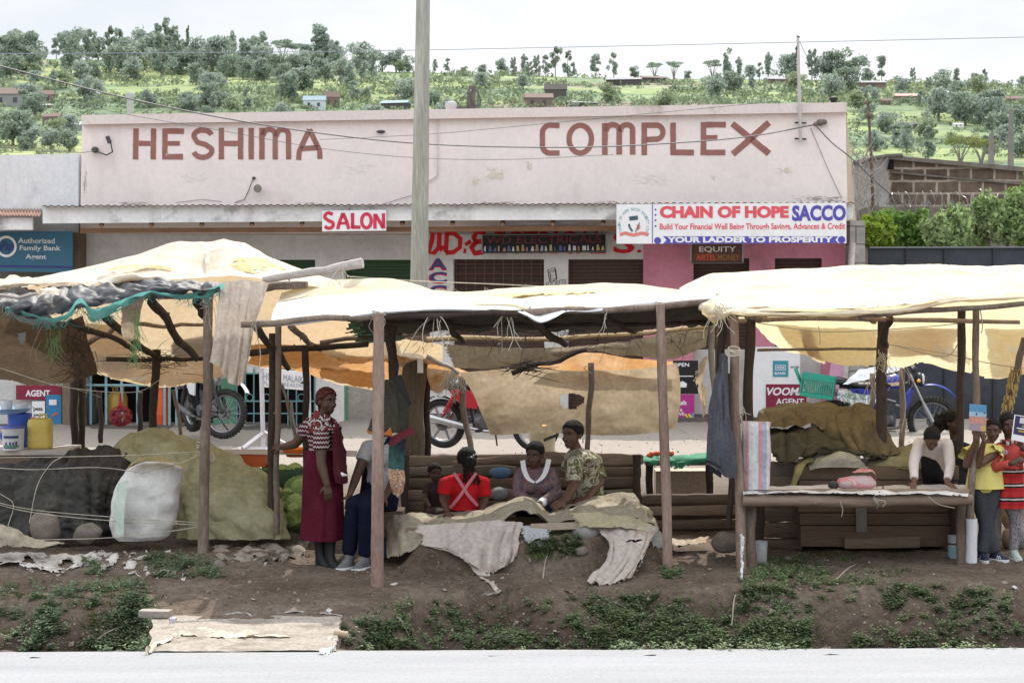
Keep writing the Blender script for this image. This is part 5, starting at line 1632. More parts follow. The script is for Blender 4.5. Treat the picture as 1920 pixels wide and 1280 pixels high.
for a,b,r,m in(((522,610,16.7),(519,1000,16.7),.030,BARK),((512,625,16.9),(508,990,16.9),.040,BARKD),((572,655,17.5),(574,960,17.5),.034,BARKD),((736,590,16.9),(738,720,16.9),.050,BARKD),((800,700,19),(802,870,19),.036,BARKD),((866,706,18.9),(884,850,18.9),.034,BARK),((1108,680,18.2),(1100,860,18.2),.030,BARK),((762,640,19.2),(756,720,19.2),.05,BARK)):
 pole(cs,a,b,r,r*.9,m,.03)
pole(cs,(784,598,18.9),(770,905,18.9),.125,.14,mk('thick_trunk',(.15,.12,.085),(.11,.085,.06),(.19,.155,.115),scale=4,stretch=(1,1,.3),rough=.9,bump=.7,bscale=30,fine=.35),.03)
pole(cs,(528,720,16.9),(558,830,16.9),.016,.012,BARK,.02)
pole(cs,(546,752,17),(552,820,17),.016,.014,DRIFT,.02)
for a,b,r,m,w in(((452,608,15.15),(706,594,15.2),.030,BARK,.03),((706,592,15.22),(980,587,15.6),.034,BARKD,.03),((960,588,15.62),(1345,566,16.02),.034,BARK,.03),((800,637,18.2),(1040,636,18.2),.028,BAMBOO,.02),((1030,637,18.2),(1330,612,18.15),.026,BAMBOO,.02),((468,662,17.6),(690,645,17.4),.034,BARKD,.04),((600,643,17.6),(805,622,17.8),.024,BARK,.04),((480,612,15.6),(540,690,17.8),.034,BARKD,.03),((545,612,16),(600,655,18),.03,BARK,.03),((820,592,15.8),(870,640,18),.03,BARKD,.03),((990,592,15.8),(1060,645,18.1),.04,BARKD,.03),((1130,600,16.2),(1190,622,18),.03,BARKD,.03),((700,606,16.5),(1000,608,16.8),.02,BARKD,.03),((1010,612,17),(1330,604,17.2),.022,BARKD,.03),((960,700,18.1),(1100,655,18.1),.026,BARKD,.05),((800,668,18.5),(860,700,18.6),.022,DRIFT,.03)):
 part('beam',stick(P(*a),P(*b),r,r*.85,w),m,cs)
mb=MB()
for _ in range(150):
 p=P(random.uniform(760,1330),random.gauss(628,9),18.1+random.gauss(0,.15))
 d=V((random.gauss(0,.12),random.gauss(0,.08),random.gauss(-.06,.1)))
 mb.tube([p,p+d*.5+V((.02,0,.01)),p+d],[.004,.003,.001],3)
for _ in range(60):
 p=P(random.gauss(985,14),random.gauss(690,5),18.0+random.gauss(0,.05))
 d=V((random.gauss(0,.14),random.gauss(0,.05),random.gauss(0,.05)))
 mb.tube([p,p+d*.5,p+d],[.005,.004,.002],3)
part('dry_twigs',mb,BARKD,cs)['kind']='stuff'
ropes(cs,STRING,tuft(P(815,592,15.4),10,.40,.005),tuft(P(958,590,15.6),9,.30,.005),tuft(P(1134,585,15.8),6,.26,.004),wrapk(P(710,592,15.2),.06),wrapk(P(1238,574,16),.055),tuft(P(710,592,15.12),8,.2,.003),tuft(P(845,698,18.6),60,.22,.004),tuft(P(860,704,18.6),30,.26,.004),tuft(P(478,610,15.1),8,.2,.003))
for pts in([(650,518,17.2),(770,526,17.2),(960,534,17.2),(1180,545,17.3),(1260,546,17.3)],[(940,588,15.7),(941,655,15.9),(936,670,16)],[(478,610,15.1),(488,660,15.2),(486,690,15.2)],[(1108,684,18.1),(1095,690,18.1),(1110,700,18.1)],[(845,705,18.6),(842,720,18.6),(853,745,18.6)],[(1275,805,18.3),(1300,818,18.2),(1322,828,18)],[(700,700,15.3),(722,706,15.4)]):
 part('string',strand([P(*p)for p in pts],.004),STRING,cs)
part('string',join(tuft(P(850,535,17.2),8,.12,.003),tuft(P(910,540,17.2),8,.12,.003),tuft(P(985,543,17.2),8,.12,.003)),STRING,cs)
rs_=root('market_stall',foot(1387,1064),'right stall roofed with a long ivory canvas rolled at its front edge','market stall')
FR=[(1262,552,16.4),(1310,572,16.0),(1345,578,15.6),(1400,583,15.5),(1470,585,15.5),(1540,585,15.5),(1610,583,15.6),(1680,580,15.7),(1740,570,15.8),(1780,561,15.8),(1840,556,15.9),(1920,553,16),(2040,552,16)]
RD=[(1275,546,17.2),(1320,524,17.2),(1350,514,17.2),(1400,509,17.2),(1470,506,17.2),(1540,507,17.2),(1610,504,17.2),(1680,501,17.2),(1740,500,17.2),(1790,503,17.2),(1850,505,17.2),(1920,502,17.2),(2040,502,17.2)]
BK=[(1300,560,17.6),(1350,560,17.6),(1400,560,17.7),(1440,565,17.8),(1500,568,17.8),(1560,570,17.8),(1620,570,17.8),(1690,568,17.8),(1750,566,17.8),(1800,566,17.8),(1860,566,17.8),(1930,564,17.8),(2040,560,17.8)]
B2=[(1380,598,18.3),(1400,600,18.3),(1420,602,18.3),(1450,604,18.3),(1500,608,18.3),(1560,610,18.3),(1620,612,18.3),(1690,612,18.3),(1750,612,18.3),(1800,612,18.3),(1860,612,18.3),(1930,612,18.3),(2040,612,18.3)]
HEM=[(1415,604,18.5),(1428,625,18.6),(1444,645,18.8),(1470,665,19),(1510,672,19),(1560,690,19),(1620,695,19),(1690,692,19),(1735,684,19),(1790,700,19),(1850,714,19),(1930,706,19),(2040,700,19)]
rows=px_rows([FR,mixrow(FR,RD,.33,-3),mixrow(FR,RD,.66,-2),RD,BK,B2,mixrow(B2,HEM,.5),HEM])
part('canopy',sheet(rows,210,110,.006,3,.024,1.9,31,{'v1':.02,'u0':.01},(),aniso=(.6,1,1)),IVORY,rs_)
HOLEW=mk('hole_white',(.85,.86,.84),(.8,.82,.8),scale=4,transl=.75,fine=.05)  # white laid over the whole canvas where light shows through tears
rows=px_rows([[(1732,636,18.35),(1770,640,18.4),(1800,650,18.4)],[(1742,662,18.5),(1782,668,18.55),(1836,672,18.55)],[(1764,678,18.65),(1800,690,18.7),(1842,690,18.7)]])
part('bright_hole',sheet(rows,50,30,.006,6,.008,4,131,{'u0':.3,'u1':.25,'v0':.3,'v1':.3}),HOLEW,rs_)
rows=px_rows([[(1882,648,18.3),(1900,644,18.3),(1918,650,18.3)],[(1884,664,18.4),(1902,666,18.4),(1922,662,18.4)]])
part('bright_hole',sheet(rows,24,14,.006,6,.008,4,132,{'u0':.3,'u1':.25,'v0':.3,'v1':.3}),HOLEW,rs_)
rows=px_rows([[(p[0],p[1]-3,p[2]-.01)for p in FR[1:]],[(p[0],p[1]+5,p[2]-.05)for p in FR[1:]],[(p[0],p[1]+10,p[2]+.02)for p in FR[1:]],[(p[0],p[1]+7,p[2]+.12)for p in FR[1:]]])
part('rolled_edge',sheet(rows,130,16,.008,5,.02,3,32,{'v1':.2},aniso=(.5,1,1)),IVORY,rs_)
rows=px_rows([[(1400,512,17.1),(1450,506,17.1),(1510,503,17.1),(1560,506,17.1),(1600,512,17.1)],[(1400,518,16.9),(1450,514,16.9),(1510,512,16.9),(1560,513,16.9),(1610,520,16.9)]])
part('canvas_scrap',sheet(rows,50,12,.012,5,.02,4,33,{'v0':.1}),CREAM,rs_)
rows=px_rows([[(1330,560,15.7),(1345,572,15.55),(1360,575,15.5),(1370,578,15.5)],[(1318,580,15.7),(1335,590,15.5),(1352,592,15.45),(1368,588,15.45)],[(1330,612,15.9),(1338,625,15.8),(1346,612,15.7),(1350,604,15.7)]])
part('canvas_scrap',sheet(rows,26,22,.015,5,.025,4,34,{'v1':.2}),CREAM,rs_)
gpost(rs_,(1376,582),(1391,1066),.048,.040,BARKR,.025)
gpost(rs_,(1830,575),(1822,1058),.036,.030,BARK,.04)
for a,b,r,m in(((1407,590,17),(1404,960,17),.052,BARKD),((1360,572,16),(1350,700,16.2),.040,BARKD),((1334,604,17.4),(1337,880,17.4),.030,DRIFT),((1345,615,17.6),(1346,860,17.6),.03,BARK),((1656,600,17.3),(1648,960,17.3),.055,BARKD),((1803,575,17.2),(1800,860,17.2),.040,BARKD),((1692,690,19.2),(1690,850,19.2),.032,BARK),((1636,700,19.3),(1632,770,19.3),.028,BARK),((1370,700,17),(1366,990,17),.032,BARKD)):
 pole(rs_,a,b,r,r*.92,m,.035)
pole(rs_,(1922,634,16.6),(1882,775,16.8),.034,.028,BARK,.03)
for a,b,r,m,w in(((1335,602,17),(1912,604,17),.024,BARKR,.03),((1420,656,18.3),(1660,654,18.4),.016,BARK,.02),((1345,588,15.6),(1640,590,15.7),.026,BARK,.02),((1640,590,15.7),(1960,566,16.05),.026,BARK,.02),((1668,596,17),(1660,650,17.3),.04,BARKD,.05),((1400,592,15.8),(1440,600,18.2),.028,BARK,.03),((1610,590,15.9),(1640,604,18.2),.026,BARK,.03)):
 part('beam',stick(P(*a),P(*b),r,r*.85,w),m,rs_)
ropes(rs_,ROPE,tuft(P(1350,575,15.45),26,.22,.004),wrapk(P(1360,580,15.6),.06,7),tuft(P(1655,665,17.1),26,.2,.004),tuft(P(1690,685,19),14,.3,.004),tuft(P(1640,700,19),10,.4,.004),tuft(P(1270,540,17),10,.2,.003),wrapk(P(1376,660,15.55),.05,3),tuft(P(1388,765,15.4),8,.16,.003))
mb=MB()
for k in range(140):
 t=random.random()
 p=P(lerp(1906,1886,t),lerp(690,768,t),16.66)
 a=random.random()*6.3
 d=V((math.cos(a)*.045,math.sin(a)*.045,random.gauss(0,.02)))
 mb.tube([p+d*.5,p+d,p+d*1.1+V((0,0,-.04))],.005,4)
part('straw_wrap',mb,mk('straw',(.45,.32,.12),(.34,.24,.09),scale=8),rs_)
for pts in([(1420,605,17.8),(1550,622,18),(1740,612,18),(1830,602,17)],[(1535,612,18.3),(1538,640,18.2),(1536,645,18.2)],[(1660,645,17.8),(1760,660,18.3),(1860,682,18.6),(1920,690,18.7)],[(1680,648,18.3),(1770,668,18.5),(1800,640,18.3)],[(1838,580,15.95),(1842,610,16),(1840,625,16)],[(1690,690,19),(1698,760,19),(1690,810,19)]):
 part('string',strand([P(*p)for p in pts],.005),STRING,rs_)
mb=MB()
rows=px_rows([[(1383,1010,15.35),(1390,1000,15.33),(1398,1012,15.36)],[(1384,1040,15.33),(1391,1040,15.31),(1398,1040,15.34)],[(1386,1066,15.3),(1391,1070,15.28),(1395,1062,15.3)],[(1388,1088,15.25),(1390,1092,15.25),(1393,1082,15.25)]])
part('plastic_wrap',sheet(rows,16,40,.006,14,.02,9,35,{'u0':.3,'u1':.3}),WPLAS,rs_)
c=foot(1822,1058)
mb=MB()
for k in range(9):
 pass
rows=[]
for k in range(12):
 z=lerp(.02,.42,k/11)
 rows.append([c+V((-.006+.05*math.cos(a)*(1+.12*nz(a*2,z*9)),-.01+.05*math.sin(a),z))for a in[i*2*PI/14 for i in range(15)]])
mb.grid(rows)
part('plastic_wrap',mb,WPLAS,rs_)
def overlay(parent,rows,sd,m,nm='second_layer',nu=60,nv=30,rag=None,amp=.012):
 part(nm,sheet(px_rows(rows),nu,nv,.006,4,amp,2.5,sd,rag or{'u0':.04,'u1':.04,'v1':.05}),m,parent)
overlay(rs_,[[(1448,606,18.38),(1540,610,18.38),(1650,613,18.38)],[(1470,640,18.75),(1550,648,18.75),(1652,650,18.75)],[(1500,660,19.05),(1560,682,19.07),(1650,688,19.07)]],141,IVORY)
overlay(rs_,[[(1652,612,18.40),(1720,612,18.40),(1806,612,18.40)],[(1656,636,18.7),(1730,640,18.7),(1790,644,18.7)],[(1664,650,18.9),(1728,662,18.9),(1786,668,18.95)]],142,TANB)
overlay(rs_,[[(1500,612,18.42),(1506,612,18.42),(1524,612,18.42)],[(1506,650,18.8),(1516,650,18.8),(1536,652,18.8)],[(1522,676,19.1),(1536,682,19.1),(1552,688,19.1)]],143,TANB,nu=20)
overlay(rs_,[[(1842,612,18.4),(1900,612,18.4),(1960,612,18.4)],[(1850,650,18.8),(1900,652,18.8),(1960,650,18.8)],[(1856,690,19.07),(1900,704,19.07),(1960,700,19.07)]],144,IVORY)
overlay(ls,[[(170,660,19.15),(260,672,19.15),(350,676,19.15),(450,662,19.15)],[(190,690,19.28),(265,704,19.3),(340,706,19.3),(440,690,19.3)],[(200,708,19.36),(270,724,19.38),(330,726,19.38),(420,706,19.38)]],145,TANB)
overlay(ls,[[(320,640,18.95),(370,622,18.95),(430,618,18.95)],[(318,656,19.05),(370,640,19.05),(430,634,19.05)],[(330,672,19.2),(375,668,19.2),(430,660,19.2)]],146,BROWNB,nu=40)
overlay(ls,[[(150,605,18.78),(210,606,18.78),(262,612,18.78)],[(150,640,19.2),(205,655,19.2),(262,664,19.2)],[(158,672,19.25),(190,690,19.3),(240,694,19.3)]],147,BEIGE,nu=40)
overlay(cs,[[(600,690,19.05),(650,690,19.05),(705,696,19.05)],[(596,704,19.2),(650,712,19.2),(705,720,19.25)],[(602,714,19.32),(652,726,19.33),(706,734,19.33)]],149,TANB,nu=36)
YELC=mk('yellowed_canvas',(.70,.60,.36),(.64,.53,.29),(.74,.66,.46),scale=3,rough=.85,spec=.1,transl=.3,fine=.15,crk=4,ckd=.04,cks=.9)
def fold(parent,rows,sd,m=YELC,nu=70,nv=16):
 part('roof_fold',sheet(px_rows(rows),nu,nv,.008,5,.02,4.5,sd,{'u0':.12,'u1':.12,'v0':.3,'v1':.35}),m,parent)
fold(ls,[[(392,512,17.05),(420,488,17.2),(445,466,17.7)],[(430,512,16.85),(455,495,17.0),(500,484,17.45)],[(470,514,16.7),(510,512,16.9),(580,518,17.5)]],161)
fold(ls,[[(386,512,17.0),(383,485,17.2),(380,458,17.85)],[(391,512,17.0),(394,488,17.15),(400,462,17.8)]],162,BEIGE,16,12)
fold(ls,[[(190,500,17.3),(260,492,17.3),(330,500,17.0)],[(200,510,17.1),(262,503,17.1),(330,508,16.9)]],163)
fold(cs,[[(560,548,16.6),(640,534,16.75),(720,532,16.75),(800,551,16.75)],[(560,555,16.4),(640,541,16.5),(720,541,16.5),(800,556,16.5)]],164)
fold(cs,[[(830,556,16.6),(960,549,16.7),(1100,542,16.75),(1240,549,16.8)],[(830,561,16.4),(960,555,16.4),(1100,549,16.45),(1240,554,16.5)]],165)
fold(cs,[[(640,531,16.85),(700,527,16.85),(740,529,16.85)],[(640,534,16.7),(700,531,16.7),(740,534,16.7)]],166,YELC,40,10)
fold(rs_,[[(1410,508,17.05),(1480,505,17.05),(1560,507,17.05),(1640,502,17.05)],[(1410,515,16.85),(1480,513,16.85),(1560,515,16.85),(1640,510,16.85)]],167)
fold(rs_,[[(1650,501,17.05),(1720,499,17.05),(1790,502,17.05),(1900,503,17.05)],[(1650,507,16.9),(1720,506,16.9),(1790,508,16.9),(1900,509,16.9)]],168)
fold(rs_,[[(1280,543,17.0),(1340,522,17.0),(1420,514,16.95)],[(1290,553,16.8),(1350,532,16.8),(1430,521,16.8)]],169)
fold(rs_,[[(1360,570,15.65),(1480,566,15.75),(1640,566,15.8),(1800,548,16.0)],[(1360,578,15.5),(1480,577,15.55),(1640,576,15.6),(1800,555,15.8)]],170,BEIGE)
rows=px_rows([[(408,534,16.3),(430,526,16.3),(455,523,16.3),(480,525,16.35),(506,528,16.4)],[(409,560,16.2),(430,560,16.2),(452,558,16.2),(474,560,16.25),(494,566,16.3)],[(402,620,16.2),(422,622,16.2),(442,622,16.2),(460,622,16.2),(478,618,16.25)],[(394,672,16.2),(412,680,16.2),(432,690,16.2),(450,692,16.2),(465,680,16.22)],[(392,678,16.2),(410,690,16.2),(428,718,16.2),(446,726,16.2),(458,722,16.22)]])
solo('hanging_sack',sheet(rows,70,80,.008,4,.022,3,41,{'v1':.04},aniso=(2.0,1,.3),pleat=(.02,4)),BURLAP,'empty rough sack hung flat from the right corner of the left stall','sack')
def garment(name,lb,rows,m,seed,Y,cat,amp=.03,thick=.05,rag=None,back=True,extra=()):
 r=root(name,P(rows[-1][0][0],rows[-1][0][1],Y),lb,cat)
 mb=sheet(px_rows(rows),40,46,.012,5,amp,3.2,seed,rag,aniso=(2.2,1,.35))
 if back:
  mb2=sheet([[p+V((0,thick+.03,0))for p in rw]for rw in px_rows(rows)],20,20,.012,5,amp,3,seed+5,rag,aniso=(2.2,1,.35))
  mb=join(mb,mb2)
 part('cloth',mb,m,r)
 for nm,rw,mm,off in extra:
  part(nm,sheet(px_rows(rw),24,10,.006,6,.01,4,seed+9,None),mm,r)
 return r
JK=mk('grey_blue_jersey',(.105,.112,.132),(.08,.086,.104),scale=4,rough=.95,spec=.05,fine=.35,bump=.3,bscale=160)
DK=plain('dark_ribbing',(.03,.032,.04),.9,.05)
garment('hanging_jacket','grey blue jersey jacket hanging from the right stall beside the striped bag',[[(1352,668,15.9),(1356,664,15.85),(1364,664,15.85),(1370,668,15.9)],[(1338,712,15.8),(1350,706,15.72),(1364,704,15.72),(1374,712,15.85)],[(1326,790,15.8),(1345,786,15.68),(1364,786,15.68),(1376,790,15.82)],[(1322,850,15.8),(1342,852,15.68),(1362,868,15.68),(1378,872,15.82)],[(1322,870,15.8),(1340,876,15.7),(1360,894,15.7),(1380,896,15.82)]],JK,51,15.8,'jacket',.035,extra=(('cuff',[[(1322,862,15.76),(1335,866,15.66),(1352,874,15.66)],[(1322,866,15.76),(1335,870,15.66),(1352,878,15.66)]],DK,0),('cuff',[[(1326,870,15.8),(1340,878,15.69),(1354,886,15.7)],[(1328,882,15.8),(1341,890,15.7),(1353,896,15.7)]],DK,0)))
garment('hanging_jacket','dark olive jacket draped over the front post of the middle stall with orange lining',[[(722,712,15.9),(730,708,15.85),(742,706,15.85),(752,712,15.9)],[(704,745,15.8),(724,735,15.72),(745,735,15.72),(764,742,15.85)],[(694,780,15.8),(720,776,15.68),(746,776,15.68),(768,780,15.82)],[(682,810,15.8),(712,818,15.68),(742,812,15.68),(772,816,15.82)]],mk('olive_jacket',(.075,.07,.058),(.05,.047,.04),scale=4,rough=.95,spec=.05,fine=.3),52,15.8,'jacket',.04,extra=(('lining',[[(688,806,15.74),(706,812,15.62),(722,810,15.62),(733,800,15.66)],[(686,809,15.74),(706,816,15.62),(724,815,15.62),(738,818,15.66)]],plain('orange_lining',(.45,.13,.03),.9),0),('lining',[[(732,818,15.7),(746,812,15.68),(760,806,15.7),(776,800,15.75)],[(730,836,15.7),(744,832,15.68),(758,822,15.7),(778,812,15.75)]],plain('wine_lining',(.13,.015,.03),.9),0),('strap',[[(736,712,15.6),(746,704,15.6),(752,702,15.6)],[(766,762,15.62),(769,760,15.62),(772,758,15.62)]],BLACKP,0)))
garment('hanging_apron','leopard patterned cloth under the olive jacket hanging by the middle post',[[(728,878,15.9),(742,880,15.85),(758,880,15.9)],[(729,900,15.85),(743,902,15.8),(760,900,15.85)],[(735,926,15.85),(746,934,15.8),(757,922,15.85)]],patches('leopard_cloth',[(.08,.05,.035),(.40,.31,.22),(.30,.12,.06),(.46,.42,.36),(.05,.16,.15)],26,vor=False),53,15.9,'cloth',.02)
garment('hanging_cloth','dark cloth with a teal edge hanging between the olive jacket and the leopard cloth',[[(730,824,15.95),(745,822,15.95),(762,824,15.95)],[(728,850,15.95),(742,852,15.93),(758,852,15.95)],[(728,882,15.95),(742,884,15.93),(757,884,15.95)]],mk('dark_teal_cloth',(.03,.035,.045),(.06,.18,.16),scale=5,rough=.9),54,15.95,'cloth',.02)
rows=px_rows([[(1300,700,17.6),(1320,668,17.6),(1330,672,17.6)],[(1298,712,17.55),(1316,710,17.5),(1328,715,17.6)],[(1310,760,17.6),(1320,760,17.55),(1328,760,17.6)],[(1312,782,17.6),(1320,786,17.55),(1325,778,17.6)]])
solo('hanging_rag',sheet(rows,26,50,.015,6,.03,4,42,{'u0':.25,'u1':.15,'v1':.1},aniso=(2,1,.5)),BEIGE,'torn pale rag hanging on the thin posts left of the jersey jacket','rag')
TIMB=wood('old_plank',(.185,.135,.10),(.26,.20,.155),0,6)
TIMD=wood('dark_plank',(.085,.058,.043),(.135,.098,.075),0,6)
r=root('display_counter',P(40,1000,18.3),'pale plank counter behind the dark tarpaulin at the far left','counter')
mb=MB();c=P(30,845,18.4)
mb.box((c.x-.1,18.5,c.z),(1.35,.6,.05));part('top',mb,wood('pale_top',(.45,.41,.37),(.55,.5,.45),0,5),r,False)
mb=MB();mb.box((c.x-.1,18.26,c.z-.10),(1.33,.04,.14));part('apron',mb,TIMB,r,False)
for dx in(-.6,.4):
 mb=MB();mb.box((c.x+dx,18.5,c.z/2-.05),(.07,.07,c.z));part('leg',mb,TIMB,r,False)
ctop=c.z+.026
k=18.4/FPX
r=root('jerrycan',P(75,838,18.4),'yellow plastic jerrycan standing on the far left counter','jerrycan')
c=P(76,838,18.4);c.z=ctop
YEL=mk('jerry_yellow',(.75,.60,.16),(.70,.54,.12),scale=4,rough=.4,spec=.4,transl=.15,fine=.06)
mb=MB();w,h=22.5*k,57*k
mb.loft([(c+za*z,V((a*w,0,0)),V((0,a*w*.75,0)))for z,a in((0,.85),(.01,.97),(.04,1),(h*.45,.99),(h*.5,.97),(h*.55,.99),(h-.045,1),(h-.012,.9),(h,.6))],28,.55)
part('body',mb,YEL,r)
mb=MB();mb.tube([c+V((-w*.1,0,h-.01)),c+V((-w*.05,0,h+.035)),c+V((w*.5,0,h+.035)),c+V((w*.6,0,h-.012))],.012,8);part('handle',mb,YEL,r)
mb=MB();mb.lathe([(.024,0),(.024,.03),(.0,.031)],c+V((-w*.6,0,h-.02)),None,14);part('cap',mb,plain('orange_cap',(.7,.2,.04),.5),r)
r=root('paint_bucket',P(26,838,18.2),'white printed plastic bucket with a blue lid in front of the blue drum','bucket')
c=P(25,838,18.25);c.z=ctop
mb=MB();mb.lathe([(.098,0),(.102,.01),(.112,.22),(.118,.225),(.118,.232)],c,None,28);part('body',mb,WHITEP,r)
mb=MB();mb.lathe([(.121,.222),(.121,.238),(.115,.245),(0,.246)],c,None,28);part('lid',mb,plain('lid_blue',(.09,.13,.45),.4),r)
mb=MB()
def onb(a,z):return c+V((math.sin(a)*(.1075+z*.045),-math.cos(a)*(.1075+z*.045),z))
def bpatch(a0,a1,z0,z1,e=.0012):
 n=8
 mb.add([onb(lerp(a0,a1,i/n),z)*1+V((0,-e,0))for z in(z0,z1)for i in range(n+1)],[(i,i+1,i+n+2,i+n+1)for i in range(n)])
bpatch(-.8,.8,.03,.055);part('print',mb,plain('print_green',(.12,.3,.16),.5),r)
mb=MB();bpatch(-.7,.75,.125,.15);bpatch(-.75,.5,.022,.03);bpatch(-.1,.05,.05,.09);bpatch(.2,.35,.05,.085);bpatch(.45,.62,.055,.095);bpatch(-.5,-.36,.05,.085);part('print',mb,plain('print_navy',(.03,.05,.18),.5),r)
r=root('blue_drum',P(42,838,18.6),'blue plastic drum behind the white bucket carrying a wide basin','drum')
c=P(38,838,18.62);c.z=ctop
BL=plain('drum_blue',(.035,.11,.52),.4,.4)
mb=MB();mb.lathe([(.10,0),(.115,.02),(.12,.2),(.125,.34),(.10,.345)],c,None,24);part('body',mb,BL,r)
mb=MB();mb.torus(c+V((-.12,-.1,.12)),.05,.012,(0,1,0));part('handle',mb,BL,r)
r=root('basin',P(20,778,18.5),'wide pale blue basin on top of the blue drum','basin')
c=P(8,778,18.6);c.z=ctop+.346
mb=MB();mb.lathe([(.0,.0),(.20,.0),(.26,.03),(.285,.055),(.295,.058),(.283,.05),(.2,.008)],c,None,36);part('bowl',mb,plain('basin_blue',(.30,.48,.78),.4,.4),r)
for dx,rr,hh,zz,lb in((-.02,.062,.115,.02,'tall white enamel mug at the back of the pale blue basin'),(.13,.072,.085,.02,'wide white plastic tub at the right side of the basin'),(-.17,.08,.07,.02,'low white bowl at the left side of the basin')):
 mb=MB();mb.lathe([(rr*.86,0),(rr,hh),(rr*.93,hh),(rr*.8,.01)],c+V((dx+.04,.02,zz)),None,22)
 solo('white_cup',mb,WHITEP,lb,'cup','white cups in the basin')
r=root('onion_bag',P(227,800,18.2),'red onions in a net hanging beside the gas cylinder','bag')
c=P(226,779,18.2)
ON=mk('onion_skin',(.22,.035,.07),(.32,.07,.11),scale=9,rough=.4,spec=.4,isl=.3,fine=.2)
mb=MB()
cnt_=0
while cnt_<46:
 d=V((random.gauss(0,1),random.gauss(0,1),random.gauss(0,1))).normalized()
 q=c+V((d.x*.088,d.y*.085,d.z*.075-.01))
 rr=random.uniform(.022,.029)
 mb.ell(q,(rr,rr,rr*.9),None,10,7)
 cnt_+=1
o=part('onions',mb,ON,r);o['kind']='stuff'
mb=MB()
for a in range(14):
 t0=a/14*2*PI
 for sg in(1,-1):
  mb.tube([c+V((.118*math.sin(u*PI)*math.cos(t0+sg*u*2.2),.115*math.sin(u*PI)*math.sin(t0+sg*u*2.2),.105*math.cos(u*PI)-.005))for u in[i/12 for i in range(13)]],.002,3)
mb.tube([P(226,735,18.2),P(226,752,18.2),P(227,764,18.2)],[.006,.014,.03],8)
part('net',mb,plain('red_net',(.55,.03,.05),.6),r)
OLIVE=mk('olive_mesh_tarp',(.40,.385,.24),(.33,.315,.19),(.46,.445,.31),scale=2.2,rough=.9,spec=.08,transl=.15,fine=.2,dirt=(.27,.265,.165),dscale=1.8,dlo=.5,dhi=.75,bump=.2,bscale=180,crk=4.5,ckd=.025,cks=.8)
DTARP=mk('charcoal_tarp',(.060,.058,.05),(.038,.037,.035),(.095,.09,.077),scale=2.4,rough=.8,spec=.2,fine=.3,dirt=(.03,.03,.032),dscale=2,crk=4.5,ckd=.025,cks=.8)
rows=px_rows([[(-60,870,17.9),(20,862,17.9),(90,850,17.9),(140,840,17.9),(190,828,17.9),(240,832,17.9),(290,850,17.9)],[(-60,880,17.4),(20,876,17.4),(90,868,17.4),(140,858,17.4),(190,850,17.4),(232,852,17.4),(272,870,17.5)],[(-60,915,17.0),(20,915,17),(90,905,16.95),(140,898,16.9),(180,900,16.9),(215,905,17),(240,915,17.1)],[(-60,985,16.85),(10,980,16.8),(80,975,16.75),(140,968,16.75),(180,965,16.8),(215,975,16.95),(228,980,17.05)],[(-60,1010,16.8),(10,1012,16.75),(80,1012,16.7),(140,1012,16.7),(185,1012,16.75),(215,1012,16.9),(228,1012,17)]])
solo('dark_tarpaulin',sheet(rows,150,120,.014,2.5,.05,3.2,61,pleat=(.035,5)),DTARP,'charcoal tarpaulin thrown over goods at the far left with string across it','tarpaulin')
rows=px_rows([[(205,832,18.1),(240,806,18.1),(300,800,18.1),(380,822,18.1),(440,845,18),(480,872,17.9),(520,905,17.8),(535,930,17.7)],[(222,850,17.5),(260,836,17.5),(310,832,17.4),(385,850,17.4),(445,880,17.4),(490,900,17.3),(525,930,17.3),(541,958,17.3)],[(260,880,17.2),(300,880,17.0),(340,890,17),(395,910,16.95),(450,925,16.9),(495,940,16.9),(530,962,16.95),(544,985,17)],[(320,960,17.1),(330,960,16.9),(350,960,16.8),(400,965,16.75),(450,965,16.72),(500,970,16.7),(534,985,16.75),(545,1000,16.9)],[(325,1010,17),(335,1011,16.85),(355,1012,16.75),(400,1013,16.7),(450,1014,16.65),(500,1014,16.65),(532,1012,16.7),(545,1010,16.85)]])
solo('olive_tarpaulin',sheet(rows,170,130,.014,2.2,.05,3.0,62,{'v1':.02},pleat=(.03,5)),OLIVE,'large olive mesh tarpaulin mounded over produce behind the full sack','tarpaulin')
r=root('full_sack',P(275,1010,16.6),'bulging white woven sack with a green band standing before the olive tarpaulin','sack')
SACKW=mk('white_woven',(.70,.69,.68),(.63,.62,.61),scale=3,rough=.7,spec=.2,fine=.15,transl=.05,dirt=(.38,.34,.29),dscale=1.8,dlo=.58,dhi=.8,bump=.4,bscale=120,crk=6,ckd=.02,cks=.8)
secs=[]
for py,x0,x1 in((1011,222,305),(1004,212,316),(985,209,326),(950,209,334),(920,215,338),(895,226,341),(878,240,342),(869,258,334),(866,272,320)):
 a,b=P(x0,py,16.6),P(x1,py,16.6)
 w=(b-a).length/2
 secs.append(((a+b)/2+V((0,.0,0)),V((w,0,0)),V((0,w*.55,0))))
mb=MB();n_=70
fine=[]
for i in range(len(secs)-1):
 for k_ in range(9):
  t=k_/9
  fine.append(tuple(secs[i][q].lerp(secs[i+1][q],t)for q in range(3)))
fine.append(secs[-1])
mb.loft(fine,n_,.75)
def wr(mb,amp,sc,sd=0):
 for i,p in enumerate(mb.v):
  q=p*sc+V((sd,0,0))
  d=V((noise.noise(q),noise.noise(q+V((7,0,0))),noise.noise(q+V((0,7,0)))*.4))
  cres=1-2*abs(noise.noise(V((q.x*.9,q.y*.9,q.z*.5))+V((3,1,5))))
  f=noise.voronoi(q*.8+V((2,7,1)))[0]
  mb.v[i]=p+d*amp*.7+V((0,-1,0))*amp*(.4*cres+1.3*(f[0]-.45))
 return mb
part('bag',wr(mb,.030,7,1),SACKW,r)
